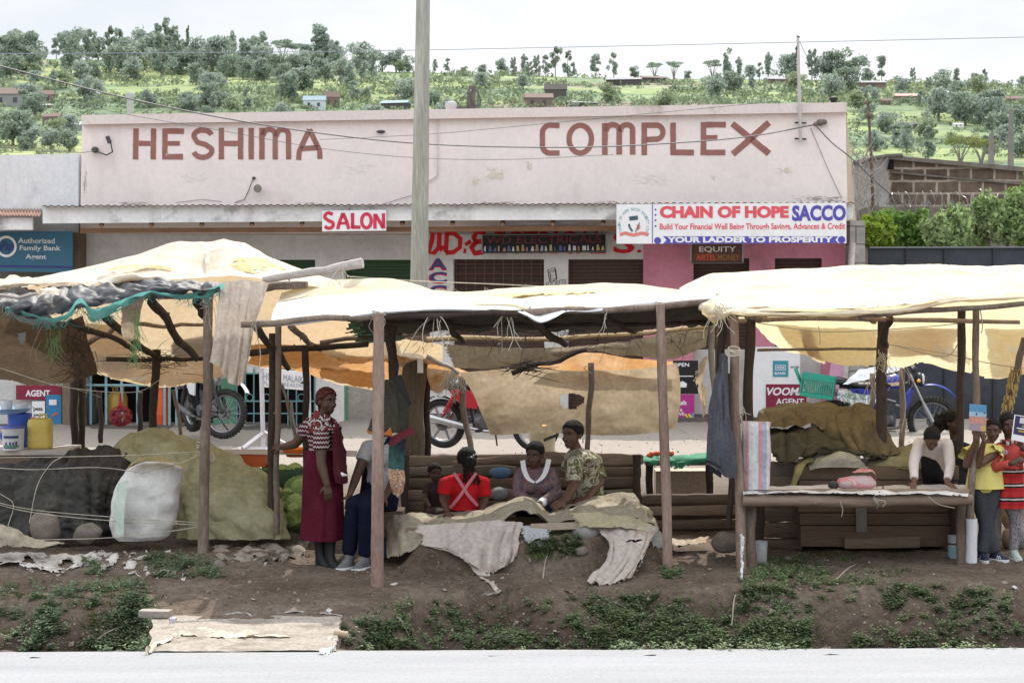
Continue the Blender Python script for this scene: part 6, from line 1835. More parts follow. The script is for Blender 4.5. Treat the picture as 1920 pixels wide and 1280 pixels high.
rows=px_rows([[(221,905,16.33),(232,902,16.30),(240,900,16.29)],[(213,950,16.36),(226,950,16.31),(234,950,16.29)],[(214,1000,16.40),(224,1003,16.34),(232,1004,16.31)]])
part('green_band',sheet(rows,14,30,.008,7,.0,1,3),mk('green_faded',(.46,.58,.51),(.56,.62,.57),scale=6,rough=.8),r)
rows=px_rows([[(236,882,16.3),(262,868,16.28),(300,864,16.28),(345,884,16.35)],[(240,868,16.5),(264,861,16.5),(300,860,16.5),(345,872,16.5)]])
part('sack_mouth',sheet(rows,40,16,.01,6,.02,5,8,{'u0':.1,'v0':.2}),mk('mouth_net',(.42,.33,.16),(.36,.29,.15),scale=5,rough=.9,transl=.3),r)
STONE=mk('dusty_stone',(.16,.135,.115),(.22,.19,.165),scale=5,rough=.95,bump=.7,bscale=35,fine=.3)
def stone(px,py,Y,w,h,lb,group=None,m=STONE):
 c=P(px,py,Y);k=Y/FPX
 me=MB();me.ell(c+V((0,0,h*k*.45)),(w*k/2,w*k*.42,h*k*.55),None,22,14)
 sd=random.random()*50
 me.v=[p+(p-c).normalized()*(.16*w*k*nz((p.x+sd)*5/(w*k*3),p.y*9,p.z*9)+.02*w*k*nz(p.x*40,p.y*40,p.z*40+sd))for p in me.v]
 return solo('stone',me,m,lb,'stone',group)
stone(84,1012,16.5,60,54,'larger dark boulder before the charcoal tarpaulin')
stone(164,1014,16.5,52,36,'rounded brown boulder left of the full white sack')
stone(1362,1032,16.6,66,36,'dark boulder between the right stall posts under the jacket')
CAB_=mk('cabbage_leaf',(.20,.30,.08),(.30,.40,.14),(.14,.23,.06),scale=6,rough=.55,spec=.3,transl=.15,fine=.2)
def cabbage():
 r=root('cabbage',(0,0,0),'green cabbage','cabbage')
 mb=MB();mb.ell((0,0,.09),(.095,.095,.085),None,18,12)
 mb.v=[p*(1+.06*nz(p.x*20,p.y*20,p.z*20))for p in mb.v]
 part('head',mb,CAB_,r,local=True)
 for k in range(7):
  a=k*.9
  g=[]
  for j in range(7):
   row=[]
   for i in range(7):
    u,v=i/6*2-1,j/6
    th=a+u*.62*(1-.35*v*v)
    rad=.07+.055*v+.03*v*v
    z=.01+.135*v*(1-.25*v)+.01*math.sin(u*9+v*5)
    row.append(V((math.cos(th)*rad,math.sin(th)*rad,z)))
   g.append(row)
  mb=MB();mb.grid(g);part('leaf',mb,CAB_,r,local=True)
 return r
cab0=cabbage()
spots=[(546,960,17.3),(560,975,17.2),(538,935,17.6),(556,942,17.5),(548,912,17.9),(565,915,17.8),(533,912,18),(556,890,18.1),(540,888,18.2),(520,890,18.2),(528,950,17.6),(575,950,17.4),(505,888,18.3)]
for i,(x,y,Y)in enumerate(spots):
 o=cab0 if i==0 else dup(cab0,(0,0,0))
 o.location=P(x,y+12,Y);o.rotation_euler=(random.gauss(0,.4),random.gauss(0,.4),random.random()*6)
 s_=random.uniform(.85,1.15);o.scale=(s_,s_,s_)
 o['label']='green cabbage in the heap between the olive tarpaulin and the standing woman';o['group']='cabbages in the heap'
mb=MB();mb.rings([[P(x,y,17.9)for x,y in((485,880),(640,880),(640,1010),(560,1010),(530,950))],[P(x,y,18.6)for x,y in((485,880),(640,880),(640,1010),(560,1010),(530,950))]])
solo('green_side_cloth',mb,mk('green_board',(.07,.12,.06),(.045,.08,.04),scale=3),'green cloth covered bench behind the cabbage heap','bench',smooth=False)
r=root('orange_tray',P(478,872,18.3),'shallow orange tray with produce beside the pole behind the cabbages','tray')
mb=MB();c=P(476,860,18.4);mb.box((c.x,18.4,c.z),(.30,.35,.13));part('tray',mb,plain('tray_orange',(.68,.13,.03),.5),r,False)
r2=root('orange_basin',P(556,848,18.4),'orange plastic basin tucked behind the standing woman','basin')
c=P(556,850,18.4);mb=MB();mb.lathe([(0,0),(.10,0),(.15,.08),(.155,.085),(.14,.08),(.095,.01)],c-za*.03,None,24);part('bowl',mb,plain('basin_orange',(.85,.20,.03),.4),r2)
rows=px_rows([[(420,842,18.6),(500,842,18.6),(560,842,18.6),(670,845,18.6)],[(420,850,18.2),(500,852,18.2),(560,852,18.2),(670,856,18.2)]])
solo('plank',sheet(rows,30,8,.004,5,.0),wood('grey_plank',(.40,.37,.34),(.32,.29,.27),0,5),'grey plank shelf behind the orange tray and basin','plank')
r=root('standing_sign',P(490,850,21),'white wooden sign on two legs with faded print behind the left stall','sign')
YS=21.0
WF=mk('white_frame',(.62,.60,.62),(.52,.5,.52),scale=4,rough=.8)
mb=MB();mb.panel([P(488,725,YS),P(580,732,YS),P(580,698,YS),P(488,688,YS)],V((0,-1,0)),.03);part('board',mb,WHITEP,r,False)
for pts in([(490,690,YS),(494,850,YS)],[(578,698,YS),(580,850,YS)],[(492,812,YS-.02),(455,840,YS-.3)],[(494,810,YS-.02),(540,835,YS+.3)],[(446,842,YS-.3),(520,842,YS)]):
 mb=MB();mb.tube([P(*p)for p in pts],.027,4);part('leg',mb,WF,r,False)
part('lettering',text_mb('HOTEL MALAIKA',(P(494,712,YS),P(576,718,YS),P(576,706,YS),P(494,698,YS)),V((0,-1,0)),.0,.004),plain('faded_blue',(.25,.28,.42),.7),r,False)
part('lettering',text_mb('PLAZA  BREAKFAST',(P(494,722,YS),P(576,727,YS),P(576,720,YS),P(494,714,YS)),V((0,-1,0)),.0,.004),plain('faded_blue',(.3,.33,.45),.7),r,False)
r=root('plank_bench',P(960,940,18.3),'seat and back of stacked rough planks behind the seated women','bench')
PLK=[wood('bench_plank',(.20,.145,.105),(.28,.215,.165),0,5),wood('bench_plank_dark',(.105,.075,.056),(.16,.12,.092),0,5),wood('bench_plank_grey',(.23,.195,.165),(.17,.14,.115),0,5)]
def rough_board(a,b,h,t,m,parent,nm='plank',sd=0):
 a,b=P(*a),P(*b);secs=[]
 for i in range(26):
  u=i/25;c=a.lerp(b,u)
  hh=h*(1+.16*nz(u*6,sd)+.08*nz(u*17,sd+4))*(.8 if i in(0,25)else 1)
  secs.append((c+V((0,.01*nz(u*5,sd+9),.012*nz(u*3.5,sd+6))),V((0,t,0)),V((0,0,hh))))
 mb=MB();mb.loft(secs,16,.45)
 part(nm,mb,m,parent,True,40)
for i,(a,b,h,mi_)in enumerate((((746,864,18.5),(1010,860,18.5),.055,0),((1000,858,18.52),(1206,862,18.52),.06,0),((752,884,18.46),(968,880,18.46),.05,2),((962,886,18.48),(1202,886,18.48),.06,1),((756,906,18.44),(1198,904,18.44),.055,1),((756,928,18.42),(960,924,18.42),.05,0),((940,930,18.43),(1196,926,18.43),.05,2),((758,950,18.4),(1198,948,18.4),.06,1),((760,976,18.4),(1198,974,18.4),.06,1),((850,870,18.2),(985,856,18.2),.035,0))):
 rough_board(a,b,h,.03,PLK[mi_],r,'plank',i*7.3)
for x in(760,1194):
 part('post',stick(P(x,852,18.3),P(x+3,1000,18.3),.045),BARKD,r)
part('panel',sheet(px_rows([[(760,870,18.62),(1200,868,18.62)],[(760,990,18.62),(1200,990,18.62)]]),30,10,.01,4),TIMD,r)
SACK2=mk('grey_sacking',(.56,.50,.46),(.49,.43,.39),(.62,.565,.53),scale=2.5,rough=.95,spec=.05,transl=.15,fine=.25,dirt=(.30,.22,.16),dscale=3.2,dlo=.52,dhi=.72,bump=.3,bscale=170,crk=4.5,ckd=.025,cks=.8)
SACK3=mk('khaki_sacking',(.44,.395,.32),(.37,.325,.25),(.49,.45,.38),scale=2.2,rough=.95,spec=.05,transl=.1,fine=.25,dirt=(.24,.2,.14),dscale=1.8,dlo=.5,dhi=.75,bump=.3,bscale=170,crk=4.5,ckd=.025,cks=.8)
r=root('low_counter',foot(980,1040),'low board counter under the draped sacking at the front of the middle stall','counter')
mb=MB();c0_,c1_=P(760,990,16.1),P(1225,985,16.3)
mb.hexa([c0_+V((0,0,-.04)),c1_+V((0,0,-.04)),c1_,c0_,c0_+V((0,.7,-.04)),c1_+V((0,.7,-.04)),c1_+V((0,.7,0)),c0_+V((0,.7,0))]);part('top',mb,TIMB,r,False)
mb=MB();a_,b_=P(995,983,15.95),P(1125,978,16.0);mb.hexa([a_+V((0,0,-.055)),b_+V((0,0,-.055)),b_,a_,a_+V((0,.06,-.055)),b_+V((0,.06,-.055)),b_+V((0,.06,0)),a_+V((0,.06,0))]);part('board',mb,wood('pale_board',(.40,.33,.26),(.34,.27,.21),0,6),r,False)
stone(1098,1012,16.05,54,36,'grey concrete lump under the board of the low counter',None,mk('concrete_lump',(.30,.285,.27),(.24,.23,.215),scale=4,bump=.6,rough=.95))
rows=px_rows([[(718,985,17.2),(770,955,17.2),(830,960,17.2),(905,948,17.2),(985,928,17.2),(1035,948,17.2),(1090,936,17.2),(1150,928,17.2),(1185,922,17.2),(1215,950,17.2),(1240,985,17.1)],[(730,1000,16.6),(765,975,16.5),(830,974,16.5),(905,962,16.5),(985,934,16.6),(1035,962,16.55),(1090,945,16.6),(1150,942,16.6),(1190,940,16.6),(1220,965,16.6),(1242,992,16.6)],[(735,1025,16.2),(765,994,16.1),(830,984,16.1),(905,976,16.05),(985,958,16.05),(1035,980,16.05),(1085,972,16.05),(1140,972,16.1),(1185,970,16.1),(1225,982,16.15),(1245,1002,16.3)]])
solo('sacking_heap',sheet(rows,170,70,.014,3,.04,2.4,71,{'v1':.06},aniso=(.8,1,1),pleat=(.02,12)),SACK3,'khaki sacking folded in a long heap along the low counter','sacking')
rows=px_rows([[(722,970,16.5),(740,962,16.4),(770,966,16.3),(800,985,16.25)],[(718,1020,16.3),(740,1000,16.15),(775,996,16.05),(805,1000,16.0)],[(722,1045,16.15),(745,1044,16.02),(772,1030,15.95),(800,1016,15.95)]])
solo('sacking_corner',sheet(rows,50,40,.02,4,.03,3,72,{'v1':.05}),SACK3,'khaki sacking corner bulging at the left end of the low counter','sacking')
rows=px_rows([[(770,985,16.0),(850,978,15.98),(920,975,15.96),(960,975,15.95),(985,978,15.95)],[(782,1010,15.93),(850,1000,15.9),(915,1000,15.88),(955,998,15.88),(978,998,15.9)],[(786,1022,15.9),(846,1024,15.82),(905,1040,15.76),(948,1042,15.76),(975,1024,15.82)],[(800,1032,15.9),(852,1040,15.78),(908,1075,15.6),(930,1072,15.62),(966,1056,15.72)]])
solo('pale_sacking',sheet(rows,140,90,.010,4,.035,2.6,73,{'v1':.06,'u1':.04,'u0':.04},[(.12,.82,.05,.06)],aniso=(1,1,.7),pleat=(.030,6)),SACK2,'pale torn sacking hanging over the front of the low counter left of the weeds','sacking')
rows=px_rows([[(862,1036,15.74),(885,1060,15.66),(920,1064,15.6)],[(885,1066,15.64),(905,1078,15.56),(925,1082,15.5)],[(912,1096,15.5),(922,1100,15.45),(930,1098,15.42)],[(925,1112,15.36),(934,1114,15.34),(940,1112,15.32)],[(893,1134,15.12),(912,1124,15.2),(938,1116,15.28)]])
solo('sacking_tail',sheet(rows,30,60,.008,6,.02,6,74,{'u0':.2,'u1':.2,'v1':.1}),SACK2,'twisted tail of pale sacking trailing down the bank','sacking')
rows=px_rows([[(975,985,15.97),(1000,985,15.97),(1035,986,15.98)],[(975,1000,15.9),(1000,1004,15.9),(1035,1000,15.92)],[(978,1020,15.86),(1002,1030,15.86),(1034,1010,15.9)]])
solo('torn_rag',sheet(rows,40,30,.01,6,.02,5,75,{'v1':.5,'u0':.2,'u1':.15}),mk('pale_blue_rag',(.46,.46,.45),(.36,.42,.46),scale=4,rough=.9,transl=.15),'tattered pale rag hanging in the middle of the low counter front','rag')
rows=px_rows([[(1115,985,16.0),(1160,978,16.0),(1210,982,16.0),(1242,990,16.05)],[(1125,1000,15.9),(1165,1000,15.88),(1205,1000,15.88),(1235,1000,15.95)],[(1140,1018,15.75),(1165,1022,15.7),(1200,1022,15.72),(1222,1015,15.85)],[(1130,1050,15.5),(1155,1056,15.46),(1182,1056,15.5),(1206,1048,15.58)],[(1105,1078,15.3),(1128,1084,15.28),(1160,1084,15.3),(1190,1074,15.4)],[(1095,1094,15.2),(1115,1104,15.16),(1150,1094,15.2),(1186,1080,15.35)]])
solo('pale_sacking',sheet(rows,80,110,.010,5,.026,3,76,{'v1':.12,'u1':.10,'u0':.03},[(.55,.3,.12,.02),(.75,.87,.08,.04)],aniso=(1,1,1),pleat=(.022,5)),SACK2,'pale sacking hanging out to a point at the right end of the low counter','sacking')
rows=px_rows([[(1205,985,16.1),(1225,984,16.1),(1250,1000,16.15)],[(1208,1010,16.0),(1228,1008,16.0),(1252,1015,16.1)],[(1212,1028,15.98),(1230,1034,15.98),(1250,1030,16.08)]])
solo('plastic_bag',sheet(rows,30,24,.02,8,.03,6,77,{'v1':.1}),mk('grey_bag',(.36,.36,.36),(.3,.3,.3),scale=5,rough=.6),'crumpled grey bag at the right corner of the low counter','bag')
rows=px_rows([[(990,980,15.96),(1050,984,15.98),(1115,980,16.0)],[(1000,990,15.9),(1050,996,15.92),(1112,990,15.94)]])
rows=px_rows([[(1060,962,16.02),(1120,958,16.02),(1180,966,16.02),(1236,984,16.06)],[(1070,976,15.95),(1125,976,15.93),(1180,980,15.93),(1232,992,16.0)],[(1080,985,15.92),(1125,988,15.9),(1180,992,15.9),(1226,1000,15.97)]])
solo('yellowish_sacking',sheet(rows,70,26,.012,5,.03,3.5,79,{'v1':.15,'u0':.1}),mk('ochre_sacking',(.40,.345,.22),(.34,.30,.2),(.46,.42,.34),scale=5,rough=.95,fine=.25,crk=5),'ochre sacking folded over the right half of the low counter edge','sacking')
r=root('blue_bucket',foot(710,1050),'pale blue plastic bucket half hidden behind the front post','bucket')
c=GP(709,1046);c.z=gz(c.x,c.y)+.005
BB=plain('bucket_blue',(.20,.38,.78),.45)
mb=MB();mb.lathe([(.07,0),(.075,.01),(.093,.30),(.098,.305),(.098,.318),(.088,.312),(.07,.02)],c,None,26);part('body',mb,BB,r)
mb=MB();mb.torus(c+za*.30,.096,.004,(0,.8,.6),24,6);part('handle',mb,METAL,r)
rows=[[c+V((-.07,-.03,.315)),c+V((0,-.06,.34)),c+V((.07,-.03,.32))],[c+V((-.06,0,.35)),c+V((.02,0,.39)),c+V((.06,0,.35))],[c+V((-.05,.05,.32)),c+V((0,.06,.34)),c+V((.05,.05,.32))]]
solo('wet_cloth',sheet(rows,16,12,.01,12,.02,9,3),mk('pale_cloth',(.5,.6,.62)),'pale cloth stuffed in the top of the blue bucket','cloth')
r=root('white_pail',P(1017,848,18.9),'large cream pail heaped with orange maize behind the seated women','pail')
c=P(1017,850,18.9)
k=18.9/FPX
mb=MB();mb.lathe([(23*k,0),(25.5*k,45*k),(27*k,46*k),(27*k,50*k),(24*k,50*k),(22*k,5*k)],c,None,30);part('body',mb,mk('cream_plastic',(.66,.62,.46),(.6,.55,.38),scale=5,rough=.5),r)
mb=MB();mb.lathe([(25*k,46*k),(20*k,52*k),(10*k,54*k),(0,55*k)],c,None,24);part('grain',wr(mb,.008,40),mk('maize',(.62,.30,.09),(.5,.22,.06),scale=20,bump=.8,rough=.8),r)
r=root('iron_bar',P(1040,838,18.7),'dark flat iron bar leaning against the cream pail','bar')
mb=MB();mb.hexa([P(x,y,18.6)for x,y in((1020,828),(1048,817),(1046,812),(1019,822))]+[P(x,y,18.62)for x,y in((1020,828),(1048,817),(1046,812),(1019,822))]);part('blade',mb,DGREY,r,False)
mb=MB();mb.ell(P(938,886,17.9),(.11,.08,.06));solo('blue_bundle',wr(mb,.02,9),mk('blue_cloth',(.06,.14,.24),(.09,.18,.3),scale=6),'small blue cloth bundle on the bench between the red top and the collared woman','bundle')
mb=MB();mb.ell(P(935,925,17.6),(.09,.07,.07));solo('grey_bundle',wr(mb,.02,9,4),mk('grey_cloth',(.22,.23,.24),(.3,.31,.32),scale=6),'grey bundle low on the bench beside the red top','bundle')
r=root('tray_table',P(1270,960,18.8),'rough table with green cloth and tomatoes between the middle and right stalls','table')
mb=MB();c=P(1280,866,18.8);mb.box((c.x,18.9,c.z),(.80,.5,.04));part('top',mb,TIMB,r,False)
for px in(1218,1330):
 part('leg',stick(P(px,866,18.7),P(px,990,18.7),.04),BARKD,r)
rows=px_rows([[(1205,852,19),(1260,850,19),(1330,848,19)],[(1205,858,18.6),(1260,858,18.6),(1330,856,18.6)],[(1210,874,18.55),(1262,882,18.55),(1328,872,18.55)]])
part('cloth',sheet(rows,50,20,.01,6,.02,5,81,{'v1':.2}),mk('green_cloth',(.03,.17,.10),(.05,.22,.13),scale=5,rough=.8),r)
for i,(x,y)in enumerate(((1222,851),(1232,850),(1244,849),(1258,850),(1218,854))):
 mb=MB();mb.ell(P(x,y,18.75),(.035,.035,.03));solo('tomato',mb,mk('tomato_red',(.55,.07,.03),(.6,.14,.04),scale=8,rough=.35),'orange red tomato on the green cloth of the tray table','tomato','tomatoes on the tray table')
mb=MB();a_=P(1280,908,19.2);mb.box((a_.x,19.3,a_.z),(.58,.3,.30));solo('concrete_block',mb,mk('pale_block',(.50,.41,.32),(.40,.32,.24),scale=3,bump=.5,fine=.3),'pale brown rubble block under the tray table','block',smooth=False)
r=root('plank_rails',P(1270,970,18.2),'dark horizontal boards under the tray table','plank rack')
part('panel',sheet(px_rows([[(1200,934,18.5),(1400,932,18.5)],[(1200,1006,18.5),(1400,1006,18.5)]]),20,8,.01,4),TIMD,r)  # dark backing sheet added to cover the sunlit ground behind the rails
for i,y in enumerate((936,958,984)):
 rough_board((1203,y,18.3),(1398,y-3,18.3),.05,.035,PLK[(1,0,1)[i]],r,'plank',50+i*3.1)
rows=px_rows([[(1245,1005,17.4),(1280,1010,17.2),(1330,1003,17.2)],[(1245,1014,16.9),(1280,1020,16.8),(1320,1012,16.9)]])
solo('fallen_cloth',sheet(rows,30,14,.015,6,.03,5,83,{'v1':.2}),mk('tan_litter',(.42,.34,.26),(.36,.28,.2),scale=5),'tan cloth fallen on the ground under the log rails','cloth')
r=root('trestle_table',foot(1405,1062),'rough pole table under the right stall covered with white sheeting','table')
zt=P(1600,925,15.95).z
a_,b_=foot(1408,1062),foot(1806,1056)
part('leg',stick(a_-za*.1,V((a_.x,a_.y,zt-.05)),.06,.055,.015,12),BARK,r)
part('leg',stick(b_-za*.1,V((b_.x,b_.y,zt-.05)),.066,.06,.015,12),BARK,r)
part('leg',stick(P(1424,1040,17)-za*.1,P(1424,925,17),.05),BARKD,r);part('leg',stick(P(1788,1040,17)-za*.1,P(1788,925,17),.05),BARKD,r)
part('rail',stick(P(1392,938,15.88),P(1822,936,15.9),.055,.05,.02,12),TIMB,r)
part('rail',stick(P(1398,934,16.8),P(1815,932,16.8),.05,.05,.02),TIMD,r)
for i in range(6):
 Y=16.0+i*.16
 part('slat',stick(P(1396,924,Y),P(1816,922,Y),.03,.03,.01),TIMB,r)
rows=px_rows([[(1395,912,16.8),(1480,908,16.8),(1600,910,16.8),(1720,908,16.8),(1816,908,16.8)],[(1392,918,16.2),(1480,917,16.2),(1600,917,16.2),(1720,917,16.2),(1816,918,16.2)],[(1393,921,15.85),(1480,920,15.85),(1600,921,15.85),(1720,921,15.85),(1816,924,15.85)],[(1396,936,15.80),(1480,927,15.81),(1600,930,15.81),(1640,936,15.8),(1720,927,15.81),(1814,942,15.80)]])
part('sheeting',sheet(rows,120,30,.010,4,.014,4,84,{'v1':.35}),mk('white_sheeting',(.62,.60,.61),(.54,.52,.52),scale=4,rough=.7,fine=.2,dirt=(.36,.33,.31),dscale=3),r)
mb=join(strand([P(1575,938,15.78),P(1580,955,15.77),P(1578,968,15.78)],.003),strand([P(1640,935,15.78),P(1660,940,15.77),P(1655,950,15.78)],.003),strand([P(1740,930,15.78),P(1760,945,15.77),P(1790,952,15.78)],.003),tuft(P(1640,934,15.8),8,.1,.002))
part('string',mb,STRING,r)
r=root('plank_crate',P(1640,1025,17.2),'big plank crate standing behind and under the trestle table','crate')
mb=MB()
YC=17.05
for(y0,y1,x0,x1)in((1024,985,1502,1790),(983,962,1500,1794),(960,926,1498,1796),(924,900,1498,1796),(898,874,1497,1798)):
 a0,a1,a2,a3=P(x0,y0,YC),P(x1,y0,YC),P(x1,y1,YC),P(x0,y1,YC)
 j=random.uniform(-.01,.01)
 mb=MB();mb.hexa([p+V((0,j,0))for p in(a0,a1,a2,a3)]+[p+V((0,.8,0))for p in(a0,a1,a2,a3)])
 part('plank',mb,wood('crate_plank',tuple(random.uniform(.9,1.2)*c_ for c_ in(.125,.088,.062)),(.17,.122,.088),0,5),r,False)
mb=MB();a0,a1,a2,a3=P(1606,997,YC-.04),P(1626,997,YC-.04),P(1624,930,YC-.04),P(1604,930,YC-.04);mb.hexa([a0,a1,a2,a3]+[p+V((0,.03,0))for p in(a0,a1,a2,a3)]);part('batten',mb,wood('grey_batten',(.26,.245,.225),(.2,.19,.175),2,5),r,False)
mb=MB();a0,a1,a2,a3=P(1584,1028,YC-.06),P(1725,1026,YC-.06),P(1725,1006,YC-.06),P(1584,1008,YC-.06);mb.hexa([a0,a1,a2,a3]+[p+V((0,.04,0))for p in(a0,a1,a2,a3)]);part('plank',mb,TIMB,r,False)
r=root('log_stack',P(1460,1020,17.3),'dark stacked timbers left of the plank crate under the table','timber stack')
for y in(1022,992,962,932,902,878):
 rough_board((1410,y,17.3),(1502,y+2,17.3),.075,.05,PLK[(y//30)%3 if y<960 else 1],r,'plank',y)
r=root('striped_bag',P(1418,915,16),'tall pink white and blue striped woven bag standing on the table','bag')
SB=stripes('striped_weave',0,.33,[(0,(.62,.32,.33)),(.15,(.68,.67,.69)),(.28,(.62,.36,.36)),(.36,(.70,.69,.71)),(.62,(.60,.34,.35)),(.74,(.38,.44,.58)),(.84,(.66,.65,.67)),(.93,(.62,.36,.36))],.6,.03,.1)
secs=[]
for py,x0,x1 in((916,1396,1440),(905,1393,1443),(870,1392,1445),(830,1392,1445),(805,1391,1444),(790,1390,1446)):
 a,b=P(x0,py,16),P(x1,py,16);w=(b-a).length/2
 secs.append(((a+b)/2,V((w,0,0)),V((0,w*(.62 if py>800 else .35),0))))
fine=[]
for i in range(len(secs)-1):
 for k_ in range(6):fine.append(tuple(secs[i][q].lerp(secs[i+1][q],k_/6)for q in range(3)))
fine.append(secs[-1])
mb=MB();mb.loft(fine,36,.7);part('bag',wr(mb,.018,8,3),SB,r)
OL2=mk('brown_olive_tarp',(.20,.15,.085),(.15,.115,.065),(.255,.20,.12),scale=2.2,rough=.9,spec=.08,transl=.08,fine=.25,dirt=(.09,.07,.045),dscale=1.7,dlo=.5,dhi=.75,crk=4.5,ckd=.025,cks=.8)
OL3=mk('dark_olive_tarp',(.085,.075,.045),(.06,.052,.035),(.12,.105,.065),scale=2.4,rough=.85,spec=.12,fine=.3,crk=4.5,ckd=.025,cks=.8)
rows=px_rows([[(1418,782,18.2),(1430,765,18.2),(1465,753,18.2),(1520,752,18.2),(1580,760,18.2),(1612,775,18.2)],[(1418,788,17.8),(1440,780,17.7),(1475,772,17.6),(1525,770,17.6),(1575,780,17.7),(1612,795,17.8)],[(1420,792,17.7),(1445,795,17.5),(1485,795,17.4),(1530,797,17.4),(1575,805,17.5),(1612,812,17.6)]])
solo('brown_tarpaulin',sheet(rows,70,36,.02,3,.04,2.6,91,pleat=(.03,6)),OL2,'brown folded tarpaulin lying on top of the heap left of the tied peak','tarpaulin')
rows=px_rows([[(1535,790,18.2),(1560,770,18.1),(1590,762,18.1),(1600,752,18),(1632,756,18),(1660,790,18),(1682,830,18)],[(1535,800,17.6),(1562,790,17.5),(1592,790,17.4),(1615,780,17.4),(1640,785,17.4),(1664,805,17.5),(1684,840,17.7)],[(1540,810,17.5),(1570,815,17.3),(1600,822,17.2),(1630,825,17.2),(1650,830,17.2),(1670,838,17.3),(1686,850,17.5)],[(1560,840,17.4),(1585,845,17.2),(1610,850,17.1),(1635,852,17.1),(1655,852,17.1),(1672,852,17.2),(1684,858,17.4)]])
solo('tied_tarpaulin',sheet(rows,80,50,.02,3,.05,2.4,92,pleat=(.03,6)),OL2,'brown tarpaulin tied up to a peak by the dark post on the heap','tarpaulin')
rows=px_rows([[(1440,800,17.9),(1480,793,17.8),(1530,800,17.7),(1580,815,17.6),(1630,830,17.5),(1680,845,17.5)],[(1444,820,17.3),(1485,818,17.2),(1530,820,17.1),(1580,832,17.1),(1625,843,17.1),(1670,852,17.2)],[(1446,845,17.1),(1480,860,17.0),(1520,848,17),(1575,845,17),(1620,850,17.05),(1660,856,17.1)],[(1450,855,17.1),(1468,868,17.0),(1510,852,17.02),(1570,850,17.05),(1620,856,17.08),(1660,860,17.12)]])
solo('dark_olive_tarpaulin',sheet(rows,80,44,.025,3,.05,2.4,93,pleat=(.03,6)),OL3,'dark olive tarpaulin across the middle of the heap over the crate','tarpaulin')
rows=px_rows([[(1630,850,17.9),(1660,842,17.8),(1690,834,17.7),(1716,828,17.6),(1740,835,17.6)],[(1628,862,17.3),(1660,856,17.25),(1695,850,17.2),(1725,848,17.2),(1745,850,17.3)],[(1626,876,17.1),(1660,876,17.05),(1700,876,17.02),(1730,876,17.02),(1748,876,17.1)]])
solo('green_khaki_cover',sheet(rows,50,30,.015,3,.02,2.5,94),mk('green_khaki',(.23,.215,.12),(.19,.18,.10),scale=3,rough=.9),'smooth green khaki cover on the crate beside the leaning child','tarpaulin')
rows=px_rows([[(1488,905,17.1),(1500,860,17.2),(1510,845,17.4),(1530,842,17.5)],[(1480,915,17.0),(1490,880,17.0),(1508,856,17.1),(1540,850,17.2)],[(1484,925,16.98),(1500,890,16.95),(1515,868,17.0),(1545,864,17.1)]])
solo('yellow_cover',sheet(rows,40,30,.015,4,.02,3,95),mk('yellow_khaki',(.32,.27,.12),(.26,.22,.10),scale=3,rough=.9),'yellowish cover falling over the left corner of the crate','tarpaulin')
rows=px_rows([[(1518,868,17.3),(1528,852,17.3),(1550,840,17.3),(1580,832,17.3),(1606,838,17.3),(1618,860,17.2)],[(1514,872,17.0),(1530,862,16.95),(1555,855,16.9),(1585,850,16.9),(1608,856,16.95),(1622,868,17.0)],[(1516,876,16.95),(1534,876,16.9),(1560,876,16.88),(1590,876,16.88),(1612,876,16.92),(1630,876,17.0)]])
solo('clear_plastic_bundle',sheet(rows,60,30,.015,5,.03,4,96),mk('milky_plastic',(.46,.43,.36),(.38,.355,.29),scale=4,rough=.4,spec=.4,transl=.2),'milky plastic wrapped bundle on top of the crate','bundle')
mb=MB();c=P(1604,905,16.2)
mb.loft([(c+V((x,0,0)),V((0,w,0)),V((0,0,h)))for x,w,h in((-.17,.03,.02),(-.15,.07,.045),(-.05,.09,.065),(.05,.095,.075),(.13,.08,.07),(.18,.04,.03))],24)
r=root('plastic_parcel',c-za*.06,'pink and white parcel in clear plastic lying on the table','parcel')
part('parcel',wr(mb,.02,11,2),patches('pink_print',[(.46,.38,.38),(.55,.22,.24),(.40,.36,.35),(.5,.32,.33)],7),r)
mb=MB();mb.ell(c+V((-.20,0,-.02)),(.05,.05,.04));part('knot',wr(mb,.015,20),mk('black_bag',(.05,.05,.05),rough=.4),r)
rows=[[c+V((-.02,-.06,.09)),c+V((.08,-.06,.10)),c+V((.16,-.04,.09)),c+V((.19,-.02,-.05))],[c+V((-.02,.06,.09)),c+V((.08,.06,.12)),c+V((.16,.06,.10)),c+V((.2,.04,-.03))]]
part('red_strip',sheet(rows,24,10,.006,9,.01,6,3),mk('red_print',(.48,.1,.11),(.5,.3,.3),scale=14),r)
for(px,py,Y,w,h,lb)in((1426,1048,16.3,24,42,'broken white pot at the left foot of the trestle table'),(1788,1038,16.6,20,44,'white and blue tin at the right foot of the trestle table')):
 c=P(px,py,Y);c.z=gz(c.x,c.y);k=Y/FPX
 mb=MB();mb.lathe([(w*k*.42,0),(w*k*.5,.01),(w*k*.52,h*k*.5),(w*k*.56,h*k),(w*k*.5,h*k),(w*k*.45,.02)],c,None,22)
 r=root('tin_pail',c,lb,'pail');part('body',mb,mk('pail_white',(.52,.54,.57),(.42,.42,.42),scale=6,rough=.6),r)
 if px>1600:
  mb=MB();mb.lathe([(w*k*.545,h*k*.62),(w*k*.552,h*k*.66),(w*k*.545,h*k*.7)],c,None,22);part('rim',mb,DGREY,r)
  mb=MB();mb.lathe([(w*k*.50+.003,h*k*.1),(w*k*.525+.003,h*k*.55)],c,None,22);part('label_band',mb,plain('pale_blue_band',(.28,.45,.55),.5),r)
stone(1898,995,17.6,44,70,'tan boulder behind the child with the red skirt',None,mk('tan_stone',(.34,.25,.165),(.27,.19,.12),scale=5,bump=.6))
